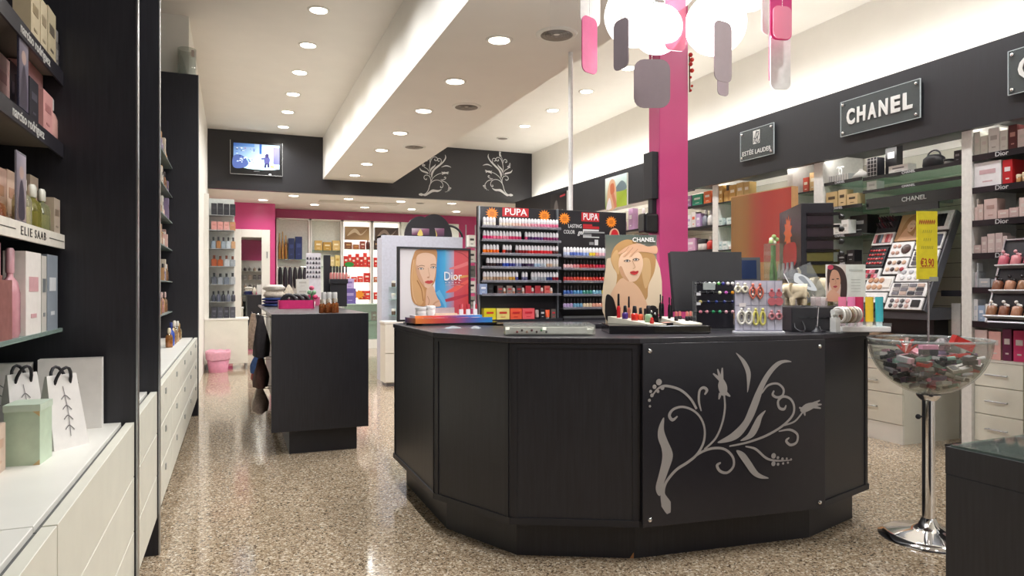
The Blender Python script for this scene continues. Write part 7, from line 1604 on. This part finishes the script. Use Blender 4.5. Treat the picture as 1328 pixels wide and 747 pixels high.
def on_heap(name, label, cat, u, d, e_, h, dz=0):
    """one of the larger packs, let down onto the heap where the photograph shows it"""
    p_ = PD(u, 465, d); x, y = p_.x-bc[0], p_.y-bc[1]; A_ = None
    for k in range(40):
        f_ = 1-.02*k; A_ = drop(x*f_, y*f_, zr_+.06, e_, h, zr_+.12, .004, False)
        if A_: break
    heap.append(A_); q_ = A_[0]-A_[1][2]*dz
    e = T(name, label, cat, (bc[0]+q_.x, bc[1]+q_.y, q_.z), 0); e.rotation_euler = e_; return e
e = on_heap('pink_carton', 'pale pink topped carton on the front of the heap in the bowl', 'carton', 1204, 3.56, Euler((0, 0, -YAW)), (.04, .021, .025), -.003)
put('carton_body', MB().box(-.04, .04, -.02, .02, -.028, .0, mat('#3a363c', .4)), e); put('carton_top', MB().box(-.04, .04, -.021, .021, 0, .022, mat('#e29ab8', .4)), e)
e = on_heap('red_carton', 'large red carton tilted on the heap in the bowl', 'carton', 1248, 3.72, Euler((.1, .4, -YAW)), (.056, .021, .026))
put('carton_body', MB().box(-.055, .055, -.02, .02, -.025, .025, mat('#d0302a', .4)), e); put('carton_flap', MB().box(-.056, -.04, -.021, .021, -.026, .026, mat('#b8241f', .4)), e)
e = on_heap('ribbon_pack', 'red and white spiky ribbon pack standing up in the bowl', 'ribbon', 1176, 3.70, Euler((0, 0, -YAW)), (.045, .013, .043), .043)
for k in range(5): q_ = radians(35+28*k); put('ribbon_loop', MB().add([(-.008, 0, 0), (.008, 0, 0), (.010+.06*cos(q_), .004*k-.008, .085*sin(q_)), (-.006+.06*cos(q_), .004*k-.008, .085*sin(q_)), (-.008, .012, 0), (.008, .012, 0)], [(0, 1, 2, 3), (1, 5, 2), (5, 4, 3, 2), (4, 0, 3)], mat(['#d0382c', '#c83028', '#e8c8c0', '#d84434', '#c02a24'][k], .4)), e)
e = on_heap('glitter_pack', 'silver wrapped pack on top of the heap in the bowl', 'pack', 1223, 3.80, Euler((0, 0, -YAW+.4)), (.052, .034, .037), .007)
put('pack_body', MB().lathe([(.02, -.03), (.05, -.02), (.055, .02), (.03, .04), (.01, .045)], mat('#b8b6ba', .2, .7, var=.5, scale=80), 9, sy=.6, smooth=False), e); put('pack_band', MB().lathe([(.056, -.004), (.057, .004)], mat('#6a5a60', .4), 9, sy=.62), e)
# ================================================================== black cabinet at the window side
p = PZ(1226, 577, .8)
t = T('black_cabinet', 'black display cabinet with a glass top standing before the bowl stand', 'cabinet', (p.x, p.y, 0), radians(2)); Wc, Dc = .9, 1.2
bev(put('cabinet_body', MB().box(0, Wc, -Dc, 0, 0.0, .70, BLACK), t), .003)
for (x0, x1, y0, y1) in ((0, .05, -Dc, 0), (Wc-.05, Wc, -Dc, 0), (.05, Wc-.05, -.05, 0), (.05, Wc-.05, -Dc, -Dc+.05)): put('top_rail', MB().box(x0, x1, y0, y1, .70, .795, BLACK), t)
put('glass_top', MB().box(.012, Wc-.012, -Dc+.012, -.012, .795, .803, clear('#d5e2da', refl=.4, haze=.05)), t); put('inner_tray', MB().box(.05, Wc-.05, -Dc+.05, -.05, .70, .72, mat('#565c5a', .5)), t)
for k in range(3): put('tray_rib', MB().box(.05, Wc-.05, -.25-k*.3, -.23-k*.3, .72, .75, BLACKM), t)
# ================================================================== television on the bulkhead
yT = YB-.09; a = PY(299, 181, yT); b_ = PY(366, 229, yT); zt_ = a.z; zb_ = PY(299, 224.5, yT).z
t = T('television', 'flat television showing shop camera footage on the dark bulkhead', 'television', ((a.x+b_.x)/2, yT, zb_)); w, h = (b_.x-a.x)/2, zt_-zb_
bev(put('bezel', MB().box(-w, w, 0, .06, 0, h, mat('#19191c', .25)), t), .01); put('wall_bracket', MB().box(-.15, .15, .06, .089, h*.3, h*.7, BLACKM), t)
for (x0, x1, z0, z1) in ((-w-.008, -w, -.008, h), (w, w+.008, -.008, h), (-w, w, -.012, 0)): put('silver_edge', MB().box(x0, x1, -.004, .03, z0, z1, mat('#c9ccd0', .2, .8)), t)
sw0, sw1, sh0, sh1 = -w+.05, w-.05, h*.19, h-.05
A = Art(); S = lambda x, z: (sw0+(sw1-sw0)*x, sh0+(sh1-sh0)*z)
def sr(x0, x1, z0, z1, c): p0, p1 = S(x0, z0), S(x1, z1); A.rect(p0[0], p1[0], p0[1], p1[1], c)
sr(0, 1, 0, 1, ['#8ab0d0', '#a8c4d8', '#c2dae8', '#3a5c98']); sr(0, .45, .86, 1, ['#3a5c98', '#6a94c4', '#5a84b8', '#2e4a88']); sr(.62, .86, .4, .92, '#d8ece4'); sr(.56, .61, .6, 1, '#3460a8'); sr(.86, 1, .2, .9, ['#5a5a90', '#6a6aa0', '#8a8ab8', '#9a90b8'])
A.shape([S(.2, 0), S(.5, .45), S(.66, .48), S(.95, 0)], '#b8d4d8'); A.shape([S(0, 0), S(0, .45), S(.18, .5), S(.32, .2), S(.22, 0)], '#4a5c94')
RT2 = random.Random(4)
for k in range(34):
    x, z = RT2.uniform(.02, .48), RT2.uniform(.2, .78); w_ = RT2.uniform(.015, .05); sr(x, x+w_, z, z+.04, RT2.choice(['#2e3c70', '#d8e2ee', '#5a78b0', '#34407a', '#b8c8e0', '#8a6a90']))
A.shape([S(.68, .2), S(.66, .38), S(.69, .5), S(.76, .5), S(.79, .38), S(.76, .2)], '#4a4a80'); p0 = S(.725, .54); A.ell(p0[0], p0[1], .035, .04, '#3a3460'); A.stroke([S(.68, .42), S(.6, .4)], .03, '#4a4a80'); A.stroke([S(.70, .22), S(.68, .04)], .035, '#2a2c58'); A.stroke([S(.75, .22), S(.76, .06)], .035, '#2a2c58'); sr(.8, .88, .05, .14, '#a8b060')
put('screen', A.mesh(print_mat(.2, 1.1)), t, (0, -.0015, 0)); put('logo_dash', MB().box(-.05, .05, -.004, 0, h*.09, h*.105, mat('#8a8c90', .3)), t); put('power_light', MB().box(w*.48, w*.56, -.006, 0, .008, .022, glow('#f4f8ff', 3)), t)
# ================================================================== labels: look-alikes in a row are told apart by their order
_by = {}
for o in list(COL.objects):
    if o.parent is None and o.get('label') and o.get('category') in ('carton', 'perfume bottle', 'bottle', 'jar', 'tube', 'shelf'):
        _by.setdefault((o['label'], o.get('group')), []).append(o)
for (lab, g), os_ in _by.items():
    if len(os_) < 2 or g in ('pink lip glosses', 'amber bottles', 'tray lipsticks'): continue
    xs = [o.location.x for o in os_]; ys = [o.location.y for o in os_]
    if max(ys)-min(ys) > max(xs)-min(xs): os_.sort(key=lambda o: o.location.y); ref = 'window end'
    else: os_.sort(key=lambda o: -o.location.x); ref = 'brand fascia'
    n = len(os_)
    for i, o in enumerate(os_):
        base = lab
        for k in range(3):
            new = '%s, %s such from the %s' % (base, ORD[i] if n > 2 or i == 0 else 'second', ref)
            if len(new.split()) <= 16: break
            for cut in ('tall slim ', 'low wide ', 'tall '):
                if base.startswith(cut): base = base[len(cut):]; break
            else:
                a_ = base.find(' with '); b_ = base.find(' cap ')
                if a_ > 0 and b_ > a_: base = base[:a_]+base[b_+4:]
        if len(new.split()) > 16: new = '%s, %s from %s' % (base, ORD[i], ref)
        if len(new.split()) <= 16: o['label'] = new
